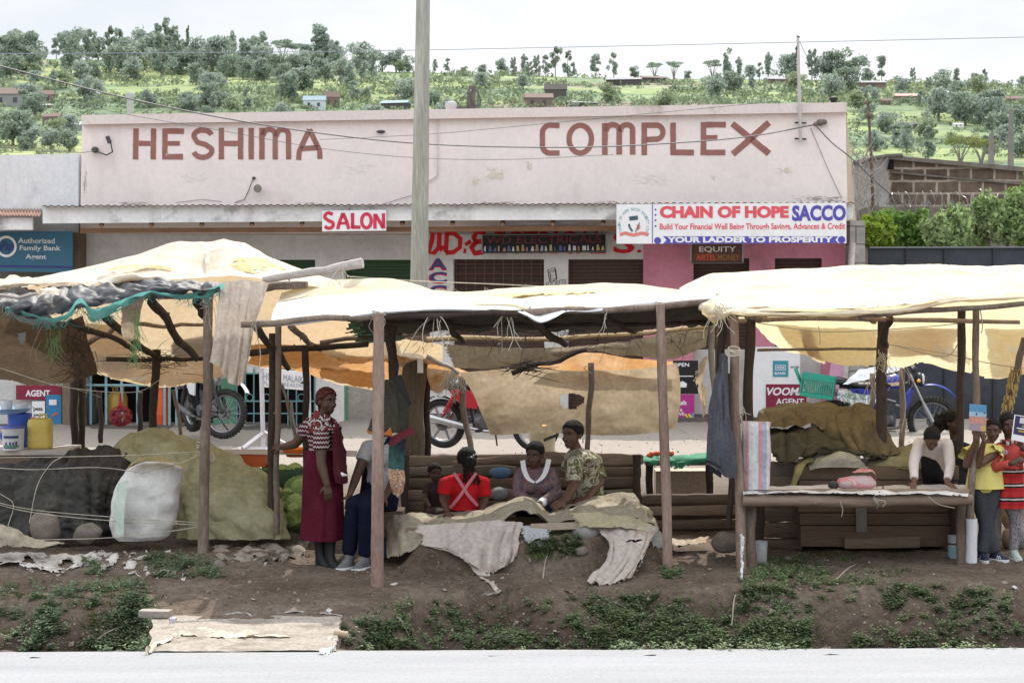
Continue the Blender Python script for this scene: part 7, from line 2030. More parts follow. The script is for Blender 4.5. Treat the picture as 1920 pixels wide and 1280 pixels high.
stone(1902,1030,17.2,50,40,'brown low boulder at the feet of the child with the red skirt',None,mk('brown_stone',(.24,.17,.12),(.18,.13,.095),scale=5,bump=.6))
mb=MB();a_=P(1870,975,17.8);mb.box((a_.x,17.9,.45),(.06,.3,.9));mb.box((a_.x+.1,17.8,a_.z+.25),(.3,.3,.05));solo('grey_stand',mb,plain('stand_grey',(.33,.36,.36),.6),'grey stand behind the children at the right','stand',smooth=False)
SKIN=mk('skin_brown',(.125,.066,.044),(.10,.052,.035),scale=14,rough=.5,spec=.35,fine=.12)
SKIN2=mk('skin_dark',(.095,.051,.036),(.075,.040,.028),scale=14,rough=.5,spec=.35,fine=.12)
LIPM=plain('lip',(.10,.038,.032),.45,.4)
HAIRM=mk('black_hair',(.012,.010,.010),(.022,.018,.017),scale=60,rough=.8,spec=.2,fine=.4,bump=.8,bscale=120)
EYEW=plain('eye_white',(.26,.22,.20),.4,.3)
EYEB=plain('eye_dark',(.01,.007,.006),.25,.5)
def basis(fwd,up):
 f=V(fwd).normalized()
 u=V(up)
 u=(u-f*u.dot(f)).normalized()
 r=f.cross(u)
 return Matrix((r,f,u)).transposed()
def hand(mb,w,d,n,side,s,curl=.5,spread=.12):
 d=V(d).normalized();n=V(n);n=(n-d*n.dot(d)).normalized()
 t=d.cross(n)*side
 k=w+d*.085*s
 mb.loft([(w+d*x*s,t*y*s,n*z*s)for x,y,z in((-.012,.022,.017),(.01,.026,.016),(.04,.036,.015),(.07,.039,.014),(.09,.037,.012))],14)
 for i,(o,L)in enumerate(((.029,.072),(.010,.080),(-.010,.074),(-.028,.058))):
  b=k+t*o*s
  dd=(d+t*(o/.03)*spread).normalized()
  r=(.0086-.0006*(i==3))*s
  a=[0,curl*.7,curl*1.6,curl*2.3]
  p=b
  for j,(f,an)in enumerate(((.45,a[1]),(.32,a[2]),(.23,a[3]))):
   q=p+(dd*math.cos(an)-n*math.sin(an))*L*f*s
   mb.cap(p,q,r*(1-.08*j),r*(.93-.08*j),8)
   p=q
 b=w+d*.025*s+t*.027*s
 m1=b+(d*.6+t*.75-n*.25).normalized()*.038*s
 m2=m1+(d*.85+t*.35-n*.3).normalized()*.030*s
 mb.cap(b,m1,.012*s,.0105*s,8);mb.cap(m1,m2,.010*s,.0085*s,8)
def head_solid(mb,c,B,s):
 def L(x,y,z):return c+B@V((x*s,y*s,z*s))
 def e(x,y,z,rx,ry,rz,n=16,m=11):mb.ell(L(x,y,z),(rx*s,ry*s,rz*s),B,n,m)
 e(0,-.012,.035,.076,.096,.082)
 e(0,.018,-.025,.064,.074,.082)
 e(0,.038,-.068,.045,.050,.044)
 e(0,.062,-.094,.021,.020,.017)
 e(.038,.050,-.030,.026,.030,.026);e(-.038,.050,-.030,.026,.030,.026)
 e(.030,.076,.027,.026,.016,.009);e(-.030,.076,.027,.026,.016,.009)
 mb.cap(L(0,.086,.010),L(0,.104,-.027),.009*s,.0125*s,10)
 e(.013,.095,-.031,.010,.011,.008);e(-.013,.095,-.031,.010,.011,.008)
 e(0,.082,-.052,.026,.014,.012);e(0,.081,-.067,.023,.013,.010)
 for sx in(-1,1):
  e(sx*.077,-.008,-.006,.009,.022,.031,10,8)
def face_parts(r,c,B,s,smile=False):
 def L(x,y,z):return c+B@V((x*s,y*s,z*s))
 for sx in(-1,1):
  mb=MB()
  mb.mi=0;mb.ell(L(sx*.031,.079,.008),(.0115*s,.0085*s,.0052*s),B,12,8)
  mb.mi=1;mb.ell(L(sx*.031,.0865,.008),(.0062*s,.0045*s,.0052*s),B,10,6)
  part('eye',mb,[EYEW,EYEB],r)
  mb=MB();mb.tube([L(sx*.015,.0935,.026),L(sx*.032,.0945,.032),L(sx*.048,.082,.027)],[.003*s,.0035*s,.002*s],6)
  part('eyebrow',mb,HAIRM,r)
 mb=MB()
 mb.tube([L(-.024,.083,-.0555),L(-.010,.0955,-.052),L(0,.0965,-.0535),L(.010,.0955,-.052),L(.024,.083,-.0555)],[.002*s,.0055*s,.005*s,.0055*s,.002*s],8)
 mb.tube([L(-.022,.083,-.060),L(0,.0955,-.066),L(.022,.083,-.060)],[.002*s,.0068*s,.002*s],8)
 part('lips',mb,LIPM,r)
 if smile:
  mb=MB();mb.tube([L(-.016,.088,-.058),L(0,.0975,-.0592),L(.016,.088,-.058)],[.002*s,.0035*s,.002*s],6);part('teeth',mb,EYEW,r)
def hair_cap(r,c,B,s,puff=1.08,back=.06,m=HAIRM,fr=.62,sd=0,nm='hair'):
 mb=MB()
 rs=[]
 n,mm=56,34
 for j in range(mm+1):
  ph=PI/2-(PI/2+.62)*j/mm
  ring=[]
  for i in range(n):
   th=2*PI*i/n
   x,y,z=math.cos(ph)*math.cos(th),math.cos(ph)*math.sin(th),math.sin(ph)
   p=V((x*.079,-.012+y*.099,.035+z*.085))
   lim=-.010+(1.12 if p.y>0 else .42)*p.y+.007*nz(x*5+sd,y*5,z*5)
   f=puff*(1+.045*nz(x*6+sd,y*6,z*6)+.03*nz(x*18,y*18,z*18+sd))
   f=lerp(.93,f,sstep(lim-.012,lim+.026,p.z))
   ring.append(c+B@(V((0,-.012,.035))+(p-V((0,-.012,.035)))*f)*1.0 if s==1 else c+B@((V((0,-.012,.035))+(p-V((0,-.012,.035)))*f)*s))
  rs.append(ring)
 mb.rings(rs)
 return part(nm,mb,m,r)
def limb(mb,a,b,c,r0,r1,r2):
 a,b,c=V(a),V(b),V(c)
 m1=a.lerp(b,.35);m2=b.lerp(c,.3)
 mb.cap(a,m1,r0,r0*.98,14);mb.cap(m1,b,r0*.98,r1,14)
 mb.cap(b,m2,r1,r1*.98,14);mb.cap(m2,c,r1*.98,r2,14)
def tubex(mb,pts,rr,sq=1.0,n=18):
 mb.tube([V(p)for p in pts],rr,n)
def torso(mb,pel,che,nek,rt,fr,w=1.0,hips=1.0,bust=0.0,infl=0.0):
 rt=V(rt).normalized();fr=V(fr).normalized()
 up1=che-pel
 q=[(pel-up1.normalized()*.10*w,.125*hips,.095),(pel,.165*hips,.118),(pel+up1*.35,.145*hips,.108),(pel+up1*.62,.125,.095),(pel+up1*.85,.140,.108),(che,.158,.112),(che.lerp(nek,.45),.165,.100),(che.lerp(nek,.75),.120,.078),(nek,.062,.058),(nek+(nek-che).normalized()*.02,.050,.050)]
 mb.loft([(c,rt*(a*w+infl),fr*(b*w+infl))for c,a,b in q],26)
 if bust:
  for sx in(-1,1):
   mb.ell(che-(che-pel)*.12+rt*sx*.07*w+fr*.075*w,(.065*w+infl,.055*w+infl,.06*w+infl))
def person(label,at):
 return root('person',at,label,'person')
def skirt(secs,folds=14,amp=.05,n=90,sd=0):
 mb=MB();rs=[]
 for j,(c,a,b)in enumerate(secs):
  t=j/(len(secs)-1)
  ring=[]
  for k in range(n):
   th=2*PI*k/n
   f=1+amp*t*(math.sin(th*folds+2*nz(math.cos(th)*2,math.sin(th)*2,sd))+.8*nz(math.cos(th)*3,math.sin(th)*3,t+sd))
   ring.append(V(c)+V(a)*math.cos(th)*f+V(b)*math.sin(th)*f)
  rs.append(ring)
 mb.rings(rs,False)
 return mb
def dense(secs,k=5):
 out=[]
 for q in range(3):
  out.append(curve_pts([s[q]for s in secs],(len(secs)-1)*k+1))
 return list(zip(*out))
Y1=16.25
f1=foot(610,1058)
r=person('person standing in a maroon pinafore and headscarf with one hand on a post',f1)
B1=basis((.62,-.78,-.06),(0,0,1))
hd=P(613,752,Y1)
B1h=basis((.66,-.74,-.05),(.02,0,1))
nek=P(606,783,Y1);che=P(607,812,Y1);pel=P(606,880,Y1)
rt,fr=B1@V((1,0,0)),B1@V((0,1,0))
shR,elR,wrR=P(588,792,16.12),P(553,832,16.35),P(529,838,16.58)
shL,elL,wrL=P(622,791,16.22),P(606,868,16.0),P(612,906,15.96)
shN,elN,wrN=P(603,794,16.06),P(602,868,15.98),P(613,908,15.95)
shF=P(583,796,16.30)
mb=MB()
torso(mb,pel,che,nek,rt,fr,1.0,1.05,1)
mb.cap(nek-za*.03,hd-za*.05,.054,.050,14)
head_solid(mb,hd,B1h,1.0)
mb.cap(che+za*.09,shN,.06,.062,12);mb.cap(che+za*.09,shF,.06,.058,12)
limb(mb,shN,elN,wrN,.058,.044,.029)
limb(mb,shF,elR,wrR,.055,.042,.029)
hand(mb,wrN,(.12,0,-1),(.2,-1,0),1,1.0,.35)
hand(mb,wrR,(-.75,.45,.05),(-.2,-.8,.5),-1,1.0,.75)
for px,Yl in((600,16.25),(618,16.20)):
 k_=P(px,960,Yl);a_=V((k_.x,Yl,gz(k_.x,Yl)+.09))
 mb.cap(V((k_.x,Yl,.62)),k_-za*.03,.075,.058,12);mb.cap(k_-za*.03,a_,.056,.040,12)
part('body',remesh(mb,'body',SKIN2,.0065,2),SKIN2,r)
face_parts(r,hd,B1h,1.0)
KNIT=zigzag('zigzag_knit',(.075,.012,.02),(.36,.33,.33),.040)
mb=MB()
torso(mb,pel,che,nek-za*.015,rt,fr,1.0,1.02,1,.014)
mb.tube([shN.lerp(elN,.1),shN.lerp(elN,.35),shN.lerp(elN,.66)],[.072,.072,.075],20);mb.ell(shN,(.074,.074,.07));mb.ell(shF,(.072,.072,.068))
mb.tube([shF.lerp(elR,.1),shF.lerp(elR,.5)],[.068,.068],20);mb.cap(che+za*.09,shN,.066,.070,12);mb.cap(che+za*.09,shF,.066,.068,12)
part('blouse',remesh(mb,'blouse',KNIT,.009,2,.006,9,1),KNIT,r)
MAR=mk('maroon_cloth',(.098,.013,.027),(.078,.010,.021),scale=5,rough=.9,spec=.08,fine=.25,bump=.3,bscale=200,crk=9,ckd=.012,cks=.6)
secs=[(P(606,842,Y1),rt*.165,fr*.135),(P(606,875,Y1),rt*.185,fr*.150),(P(606,920,Y1),rt*.19,fr*.175),(P(606,965,Y1),rt*.195,fr*.18),(P(605,1008,Y1),rt*.205,fr*.185)]
part('skirt',skirt(dense(secs),9,.055,100,3),MAR,r)
rows=px_rows([[(598,815,16.02),(610,812,16.0),(622,815,16.03)],[(590,842,16.07),(608,842,16.04),(632,842,16.10)]])
rows=px_rows([[(622,790,16.02),(634,796,16.06),(640,806,16.15)],[(624,830,16.0),(638,832,16.04),(648,840,16.16)],[(626,880,15.98),(642,882,16.02),(655,886,16.18)],[(630,905,16.0),(644,908,16.04),(655,905,16.18)]])
part('shawl',sheet(rows,24,44,.008,8,.02,5,5,None,aniso=(2,1,.5)),mk('wine_shawl',(.085,.014,.024),(.066,.011,.019),scale=6,rough=.9),r)
rows=px_rows([[(580,782,16.10),(598,778,15.98),(616,778,15.99),(632,786,16.06)],[(575,800,16.10),(595,796,15.97),(617,796,15.97),(636,802,16.06)],[(579,818,16.12),(585,812,15.99),(620,812,15.98),(634,818,16.07)]])
part('neck_scarf',sheet(rows,40,24,.006,10,.012,8,6,{'v1':.1}),patches('red_print_scarf',[(.16,.02,.03),(.20,.03,.035),(.02,.015,.02),(.55,.5,.48),(.12,.015,.02)],14),r)
mb=MB()
for(x,y)in((639,884),(648,892)):pass
SCARF=patches('headscarf_print',[(.045,.014,.014),(.11,.022,.022),(.02,.012,.012),(.16,.05,.035),(.05,.016,.016)],30)
o=hair_cap(r,hd,B1h,1.0,1.13,.06,SCARF,.50,3,'headscarf')
mb=MB();mb.ell(hd+B1h@V((0,-.10,-.01)),(.05,.04,.05));mb.cap(hd+B1h@V((0,-.10,-.02)),hd+B1h@V((-.02,-.12,-.12)),.03,.018);part('scarf_knot',mb,SCARF,r)
rows=px_rows([[(586,770,16.20),(592,768,16.12),(600,772,16.08)],[(578,785,16.2),(586,788,16.08),(598,790,16.04)],[(573,800,16.2),(582,806,16.08),(590,800,16.04)]])
part('scarf_end',sheet(rows,20,20,.008,10,.015,6,6),mk('scarf_red',(.26,.03,.035),(.16,.02,.025),scale=9,rough=.9),r)
rows=px_rows([[(637,884,16.0),(642,885,16.0)],[(640,890,15.99),(650,889,16.0)],[(642,892,16.0),(656,893,16.02)]])
part('tissue',sheet(rows,14,10,.004,12,.01,9,7),WHITEP,r)
BOOT=plain('black_boot',(.014,.014,.017),.6,.3)
for px,Yl in((600,16.25),(618,16.20)):
 q=P(px,1000,Yl);g=V((q.x,Yl,gz(q.x,Yl)))
 mb=MB();mb.loft([(g+za*z+B1@V((0,o,0)),rt*a,fr*b)for z,a,b,o in((.0,.043,.115,.05),(.03,.045,.118,.05),(.065,.042,.075,.02),(.10,.043,.052,0),(.22,.054,.056,0),(.30,.056,.058,0))],20)
 part('boot',mb,BOOT,r)
Y2=16.45
r=person('person in a white top and navy bib trousers sitting behind the reddish front post',foot(700,1050))
B2=basis((-.55,-.8,0),(0,0,1));rt,fr=B2@V((1,0,0)),B2@V((0,1,0))
hd=P(731,786,16.5);nek=P(722,820,16.5);che=P(713,848,Y2);pel=P(712,930,16.55)
mb=MB();torso(mb,pel,che,nek,rt,fr,1.0,1.05,1)
mb.cap(nek-za*.03,hd-za*.05,.05,.046);head_solid(mb,hd,B2,.98)
s1,e1,w1=P(690,838,16.4),P(670,888,16.3),P(656,926,16.15)
s2,e2,w2=P(740,840,16.45),P(742,894,16.35),P(722,930,16.15)
limb(mb,s1,e1,w1,.054,.042,.028);limb(mb,s2,e2,w2,.054,.042,.028)
mb.cap(che+za*.07,s1,.055,.056);mb.cap(che+za*.07,s2,.055,.056)
hand(mb,w1,(-.1,-.2,-1),(0,-1,.2),1,.95,.4);hand(mb,w2,(-.5,-.5,-.6),(0,-.6,.6),-1,.95,.4)
part('body',remesh(mb,'body',SKIN2,.007,2),SKIN2,r);face_parts(r,hd,B2,.98)
hair_cap(r,hd,B2,.98,1.08)
WT=mk('white_top',(.46,.45,.46),(.40,.39,.40),scale=5,rough=.9,spec=.05,crk=9,ckd=.012,cks=.6)
mb=MB();torso(mb,pel,che,nek-za*.01,rt,fr,1.0,1.0,1,.012);mb.ell(s1,(.07,.07,.06));mb.ell(s2,(.07,.07,.06));mb.tube([s1.lerp(e1,.12),s1.lerp(e1,.5)],[.066,.066],18);mb.tube([s2.lerp(e2,.12),s2.lerp(e2,.5)],[.066,.066],18);mb.cap(che+za*.07,s1,.06,.068);mb.cap(che+za*.07,s2,.06,.068)
part('top',remesh(mb,'top',WT,.009,2,.006,9,2),WT,r)
NAVY=mk('navy_drill',(.010,.012,.030),(.008,.010,.022),scale=5,rough=.9,spec=.08,fine=.25,crk=9,ckd=.012,cks=.6)
k1,a1=P(664,945,16.1),P(655,1030,16.15);k2,a2=P(690,950,16.0),P(684,1034,16.1)
mb=MB();mb.loft([(pel+za*z,rt*a,fr*b)for z,a,b in((-.12,.17,.13),(0,.20,.15),(.12,.185,.14),(.28,.172,.135),(.40,.15,.128))],24)
mb.cap(pel+rt*-.06,k1,.095,.08);mb.cap(k1,a1,.078,.062);mb.cap(pel+rt*.08,k2,.095,.08);mb.cap(k2,a2,.078,.062)
part('bib_trousers',remesh(mb,'bib_trousers',NAVY,.010,2,.009,8,3),NAVY,r)
for sx in(-1,1):
 mb=MB();mb.tube([che+fr*.135+rt*sx*.06-za*.05,nek+rt*sx*.08+fr*.05+za*.0,nek+rt*sx*.085-fr*.05],[.014]*3,6);part('strap',mb,NAVY,r)
for a_,sh in((a1,'grey'),(a2,'grey')):
 g=V((a_.x,a_.y,gz(a_.x,a_.y)))
 mb=MB();mb.loft([(g+za*z+B2@V((0,o,0)),rt*a,fr*b)for z,a,b,o in((.0,.044,.120,.05),(.028,.046,.124,.05),(.06,.042,.085,.03),(.10,.042,.052,0),(.13,.040,.048,0))],20);part('shoe',mb,mk('grey_trainer',(.16,.16,.17),(.1,.1,.11),scale=20),r)
 mb=MB();mb.loft([(g+za*z+B2@V((0,.05,0)),rt*a,fr*a*2.7)for z,a in((-.004,.047),(.024,.0485),(.026,.044))],20);part('sole',mb,WHITEP,r)
mb=MB();mb.box(pel+V((.03,.06,-.25)),(.38,.34,.24));solo('seat_box',mb,TIMD,'dark wooden box seat under the person in navy trousers','box',smooth=False)
def seated(label,hdp,nekp,chep,pelp,bfw,hfw,s,s1,e1,w1,s2,e2,w2,cloth,puff=1.08,hs=1.0,hair=HAIRM,sk=SKIN,sleeve=(.55,.55),smile=False,trous=None,hup=(0,0,1),h1=((0,-.3,-1),(0,-1,.1)),h2=((0,-.3,-1),(0,-1,.1)),legs=True,curl=.5,wr_=.006,hips=1.05,bust=1,fr_=.62,infl=.013,vox=.0065):
 hd,nek,che,pel=P(*hdp),P(*nekp),P(*chep),P(*pelp)
 B=basis(bfw,(0,0,1));Bh=basis(hfw,hup)
 rt,fr=B@V((1,0,0)),B@V((0,1,0))
 g=V((pel.x,pel.y,gz(pel.x,pel.y)))
 r=person(label,g)
 pts=[P(*q)for q in(s1,e1,w1,s2,e2,w2)]
 pts[0]=pts[0]-za*.022*s;pts[3]=pts[3]-za*.022*s
 mb=MB();torso(mb,pel,che,nek,rt,fr,s,hips,bust)
 mb.cap(nek-za*.03*s,hd-za*.05*hs,.050*s,.047*s);head_solid(mb,hd,Bh,hs)
 for a,b,c in(pts[:3],pts[3:]):
  limb(mb,a,b,c,.054*s,.042*s,.028*s);mb.cap(che.lerp(nek,.75),a,.052*s,.055*s)
 hand(mb,pts[2],h1[0],h1[1],1,s,curl);hand(mb,pts[5],h2[0],h2[1],-1,s,curl)
 part('body',remesh(mb,'body',sk,vox,2),sk,r)
 face_parts(r,hd,Bh,hs,smile)
 if hair is not None:
  hair_cap(r,hd,Bh,hs,puff,fr=fr_)
 mb=MB();torso(mb,pel,che,nek-za*.012,rt,fr,s,hips,bust,infl)
 for(a,b,c),sl in((pts[:3],sleeve[0]),(pts[3:],sleeve[1])):
  mb.ell(a,(.066*s,.066*s,.064*s));mb.cap(che.lerp(nek,.72),a,.056*s,.064*s)
  if sl<=1:mb.tube([a.lerp(b,.12),a.lerp(b,sl*.6),a.lerp(b,sl)],[.066*s,.065*s,.068*s],18)
  else:
   mb.tube([a.lerp(b,.12),a.lerp(b,.5),b,b.lerp(c,sl-1)],[.068*s,.062*s,.056*s,.045*s],18);mb.ell(b,(.055*s,)*3)
 part('top',remesh(mb,'top',cloth,.009,2,wr_,9,hdp[0]),cloth,r)
 return r,dict(hd=hd,nek=nek,che=che,pel=pel,B=B,Bh=Bh,rt=rt,fr=fr,pts=pts)
def lap(r,d,m,knees,feet,s=1.0,nm='skirt'):
 pel,rt=d['pel'],d['rt']
 mb=MB();mb.loft([(pel+za*z,rt*a*s,d['fr']*b*s)for z,a,b in((-.10,.19,.15),(0,.20,.155),(.10,.18,.14))],22)
 for sx,k,f in((-1,knees[0],feet[0]),(1,knees[1],feet[1])):
  k=P(*k);f=P(*f);f.z=gz(f.x,f.y)+.08
  mb.cap(pel+rt*sx*.08*s,k,.105*s,.085*s);mb.cap(k,f,.082*s,.06*s)
 part(nm,remesh(mb,nm,m,.011,2,.008,8,3),m,r)
RED=mk('red_jersey',(.60,.022,.030),(.50,.016,.024),scale=5,rough=.85,spec=.1,fine=.15,crk=9,ckd=.012,cks=.6)
r,d=seated('person in a bright red top with crossed pink straps seen from behind',(876,864,17.25),(873,890,17.25),(871,908,17.25),(868,972,17.3),(.12,.99,0),(.25,.95,-.1),.98,(906,901,17.2),(910,932,17.25),(903,956,17.05),(836,901,17.2),(831,932,17.2),(838,956,17.0),RED,1.24,.98,sleeve=(.75,.75),fr_=.45)
PINKS=plain('pink_strap',(.62,.22,.28),.8,.1)
def bk(px,py,up=0.0):return P(px,py,17.095)
mb=MB();stroke(mb,[P(851,886,17.105),P(863,904,17.095),P(878,928,17.10),P(896,948,17.13)],.03,V((0,-1,0)));part('strap',mb,PINKS,r)
mb=MB();stroke(mb,[P(893,886,17.10),P(880,904,17.09),P(862,930,17.09),P(844,952,17.12)],.03,V((0,-1,.0)));part('strap',mb,PINKS,r)
mb=MB();hd=d['hd'];Bh=d['Bh']
mb.ell(hd+V((.02,-.10,-.0)),(.075,.06,.065));mb.v=[p*1+V((nz(p.x*60,p.y*60,p.z*60),0,nz(p.z*60,p.x*60,2)))*.008 for p in mb.v];part('hair_bun',mb,HAIRM,r)
for k in range(11):
 a=k*.57
 o_=V((math.cos(a)*.04+.02,-.10+math.sin(a)*.02,-.01))
 mb=MB();pts=curve_pts([hd+o_,hd+o_+V((.01*math.cos(a),-.03,-.06)),hd+o_+V((.02+.03*math.cos(a),-.02,-.14)),hd+o_+V((.02+.04*math.cos(a),-.0,-.20-.02*math.sin(a*3)))],16)
 mb.tube(pts,[.009*(1+.25*math.sin(i*1.6))for i in range(16)],7);part('braid',mb,HAIRM,r)
for px,py in((884,856),(888,853),(892,851)):
 mb=MB();mb.ell(P(px,py,17.10),(.008,.008,.008),None,8,6);part('hair_bead',mb,WHITEP,r)
lap(r,d,NAVY,((850,985,17.7),(885,985,17.7)),((850,1020,17.9),(885,1020,17.9)))
FLOR=patches('floral_print',[(.14,.11,.14),(.26,.10,.10),(.10,.12,.16),(.30,.15,.14),(.18,.17,.18),(.09,.09,.12)],16,dist=1.0)
r,d=seated('person in a dim floral dress with a broad white collar looking down',(1003,852,17.3),(1003,880,17.32),(1004,902,17.34),(1006,962,17.45),(.1,-.99,0),(-.38,-.9,-.18),1.0,(976,886,17.3),(970,925,17.25),(1000,942,16.95),(1034,886,17.3),(1044,924,17.25),(1012,945,16.92),FLOR,1.09,1.04,sleeve=(1.55,1.85),h1=((.6,-.5,-.3),(0,-.6,.8)),h2=((-.8,-.4,-.2),(0,-.6,.8)),sk=SKIN2)
for pts in([(982,862,17.22),(985,880,17.17),(992,896,17.135),(1003,904,17.13)],[(1027,860,17.22),(1022,880,17.17),(1015,894,17.135),(1004,904,17.13)]):
 mb=MB();c_=[P(*p)for p in pts];c_=curve_pts(c_,16)
 L1=[p+V((-.001,0,0))for p in c_]
 sx=-1 if pts[0][0]<1003 else 1
 g_=[[p+V((sx*w*(1-(i/15)**4*.6),-.012*w*20,-.02*w*10))for i,p in enumerate(c_)]for w in(-.012,.012,.034)]
 mb.grid(g_);part('collar',mb,WHITEP,r)
mb=MB();w_=d['pts'][5];e_=d['pts'][4];mb.tube([w_.lerp(e_,.02),w_.lerp(e_,.22)],[.042,.047],16);part('cuff',mb,WHITEP,r)
lap(r,d,NAVY,((985,990,17.0),(1030,990,17.0)),((985,1020,16.95),(1030,1020,16.95)))
ABST=patches('green_cream_print',[(.11,.12,.05),(.40,.38,.29),(.46,.43,.35),(.17,.19,.07),(.08,.06,.06),(.42,.39,.31),(.20,.12,.10)],9,dist=2.0)
r,d=seated('person in a green and cream patterned blouse smiling over one shoulder',(1073,815,17.35),(1084,843,17.38),(1092,866,17.4),(1104,940,17.5),(-.85,-.5,0),(-.62,-.78,-.04),1.16,(1114,860,17.55),(1124,905,17.4),(1100,935,17.15),(1078,862,17.15),(1076,908,17.08),(1060,938,16.92),ABST,1.11,1.13,sleeve=(.8,.85),smile=True,h1=((-.8,-.4,-.3),(0,-.6,.8)),h2=((-.8,-.3,-.4),(0,-.8,.5)),wr_=.009,infl=.022)
lap(r,d,NAVY,((1050,985,17.1),(1075,985,16.95)),((1050,1020,17.0),(1075,1020,16.9)),1.05)
mb=MB();mb.cap(P(1093,823,17.34),P(1093,830,17.34),.006,.006,8);part('earring',mb,plain('gold',(.6,.45,.2),.3,.5,.8),r)
DKT=mk('dark_top',(.06,.04,.04),(.045,.03,.03),scale=5,rough=.9)
r,d=seated('person, a small child in dark clothes, sitting at the left end of the log bench',(815,886,17.8),(816,906,17.8),(817,920,17.8),(818,958,17.8),(.3,-.95,0),(.35,-.93,-.1),.66,(800,910,17.75),(798,935,17.7),(806,950,17.6),(833,910,17.75),(838,935,17.7),(830,950,17.6),DKT,1.07,.82,sk=SKIN2,bust=0,hips=.95)
lap(r,d,DKT,((806,965,17.5),(828,965,17.5)),((806,995,17.5),(828,995,17.5)),.66)
def shoe(r,a,B,s,m,sole=WHITEP,st=False):
 rt,fr=B@V((1,0,0)),B@V((0,1,0))
 g=V((a.x,a.y,gz(a.x,a.y)+.012))
 mb=MB();mb.loft([(g+za*z*s+fr*o*s,rt*a_*s,fr*b*s)for z,a_,b,o in((.0,.044,.112,.045),(.03,.046,.115,.045),(.06,.042,.078,.02),(.095,.043,.052,0),(.12,.041,.047,0))],20)
 o=part('shoe',mb,m,r)
 mb=MB();mb.loft([(g+za*z*s+fr*.045*s,rt*a_*s,fr*a_*2.56*s)for z,a_ in((-.012,.046),(.020,.048),(.022,.044))],20)
 link_=part('sole',mb,sole,o)
 if st:
  for k in range(3):
   mb=MB();c=g+rt*.0+fr*(.045+.022*k)*s
   for sx in(-1,1):
    stroke(mb,[c+rt*sx*(.0465*s)+za*.028*s,c+rt*sx*(.040*s)-fr*.02*s+za*.062*s],.010*s,rt*sx)
   part('stripe',mb,WHITEP,o)
WSW=mk('pale_pink_sweater',(.66,.59,.58),(.60,.53,.53),scale=5,rough=.9,spec=.05,fine=.12,bump=.25,bscale=180,crk=9,ckd=.012,cks=.6)
Y6=16.7
r,d=seated('person, a child in a pale sweater leaning with both hands on the trestle table',(1747,822,16.45),(1748,826,16.65),(1750,838,16.72),(1755,905,17.15),(-.02,-.99,-.1),(-.05,-.72,-.66),.80,(1724,826,16.62),(1713,868,16.45),(1714,904,16.3),(1776,828,16.62),(1782,872,16.45),(1775,905,16.3),WSW,1.08,.88,sleeve=(1.8,1.8),hup=(0,-.6,.75),h1=((-.2,-.7,-.25),(0,-.3,1)),h2=((.35,-.7,-.25),(0,-.3,1)),bust=0,hips=.9,curl=.12,infl=.016)
BLK=mk('black_trousers',(.016,.015,.017),(.024,.022,.025),scale=5,rough=.9)
mb=MB()
rt,fr=d['rt'],d['fr']
for sx in(-1,1):
 a_=d['pel']+rt*sx*.07
 f_=V((a_.x,a_.y+.05,gz(a_.x,a_.y)+.06))
 mb.cap(d['pel']+rt*sx*.06+V((0,-.1,.05)),a_.lerp(f_,.45),.085,.07);mb.cap(a_.lerp(f_,.45),f_,.068,.05)
mb.ell(d['pel'],(.15,.12,.14));mb.cap(d['pel'],d['che']+V((0,.10,-.06)),.13,.10)
part('trousers',remesh(mb,'trousers',BLK,.010,2,.006,8,5),BLK,r)
r,d=seated('person, a child with a bushy ponytail, standing in shadow behind the yellow top',(1786,792,17.4),(1790,825,17.42),(1792,845,17.45),(1796,915,17.45),(.5,-.85,0),(.72,-.68,-.1),.80,(1772,838,17.4),(1768,880,17.4),(1772,915,17.4),(1814,838,17.4),(1816,880,17.4),(1814,915,17.4),BLK,1.15,.92,sk=SKIN2,bust=0,sleeve=(.9,.9),fr_=.5)
mb=MB();c_=d['hd']+V((-.12,0,.015))
for k in range(16):mb.ell(c_+V((random.gauss(0,.03),random.gauss(0,.03),random.gauss(-.01,.035))),(.034,.034,.034),None,10,7)
part('ponytail',remesh(mb,'ponytail',HAIRM,.008,1,.006,60),HAIRM,r)
mb=MB();mb.torus(d['hd']+V((-.088,0,.015)),.02,.008,(1,0,0),14,6);part('hair_tie',mb,plain('tie_white',(.5,.48,.5),.8),r)
mb=MB()
for sx in(-1,1):
 a_=d['pel']+d['rt']*sx*.065;f_=V((a_.x,a_.y,gz(a_.x,a_.y)+.07));mb.cap(a_,a_.lerp(f_,.5),.08,.065);mb.cap(a_.lerp(f_,.5),f_,.063,.048)
mb.ell(d['pel'],(.13,.11,.11));part('trousers',remesh(mb,'trousers',BLK,.010,2),BLK,r)
YEL2=mk('yellow_blouse',(.72,.64,.22),(.66,.57,.18),scale=5,rough=.9,spec=.05,fine=.12,bump=.2,bscale=180,crk=9,ckd=.012,cks=.6)
Yc=16.45
r,d=seated('person, a child in a yellow blouse holding a booklet up before the face',(1862,806,Yc),(1852,832,Yc),(1848,850,Yc),(1846,905,Yc),(-.10,-.99,0),(-.30,-.92,-.12),.80,(1872,842,16.42),(1834,872,16.25),(1845,826,16.15),(1823,842,16.42),(1812,872,16.25),(1831,822,16.12),YEL2,1.06,.90,sleeve=(.05,.05),h1=((-.25,-.1,1),(.3,-.9,0)),h2=((.2,-.1,1),(-.3,-.9,0)),bust=0,hips=.92,curl=.7,infl=.018)
def frill(a,b,r,m,s=1.0):
 t=(b-a).normalized();x=t.orthogonal().normalized();y=t.cross(x)
 secs=[(a+t*u*s,x*w*s,y*w*s)for u,w in((-.03,.060),(.01,.072),(.05,.088),(.09,.105))]
 part('sleeve',skirt(dense(secs),7,.16,60,a.x),m,r)
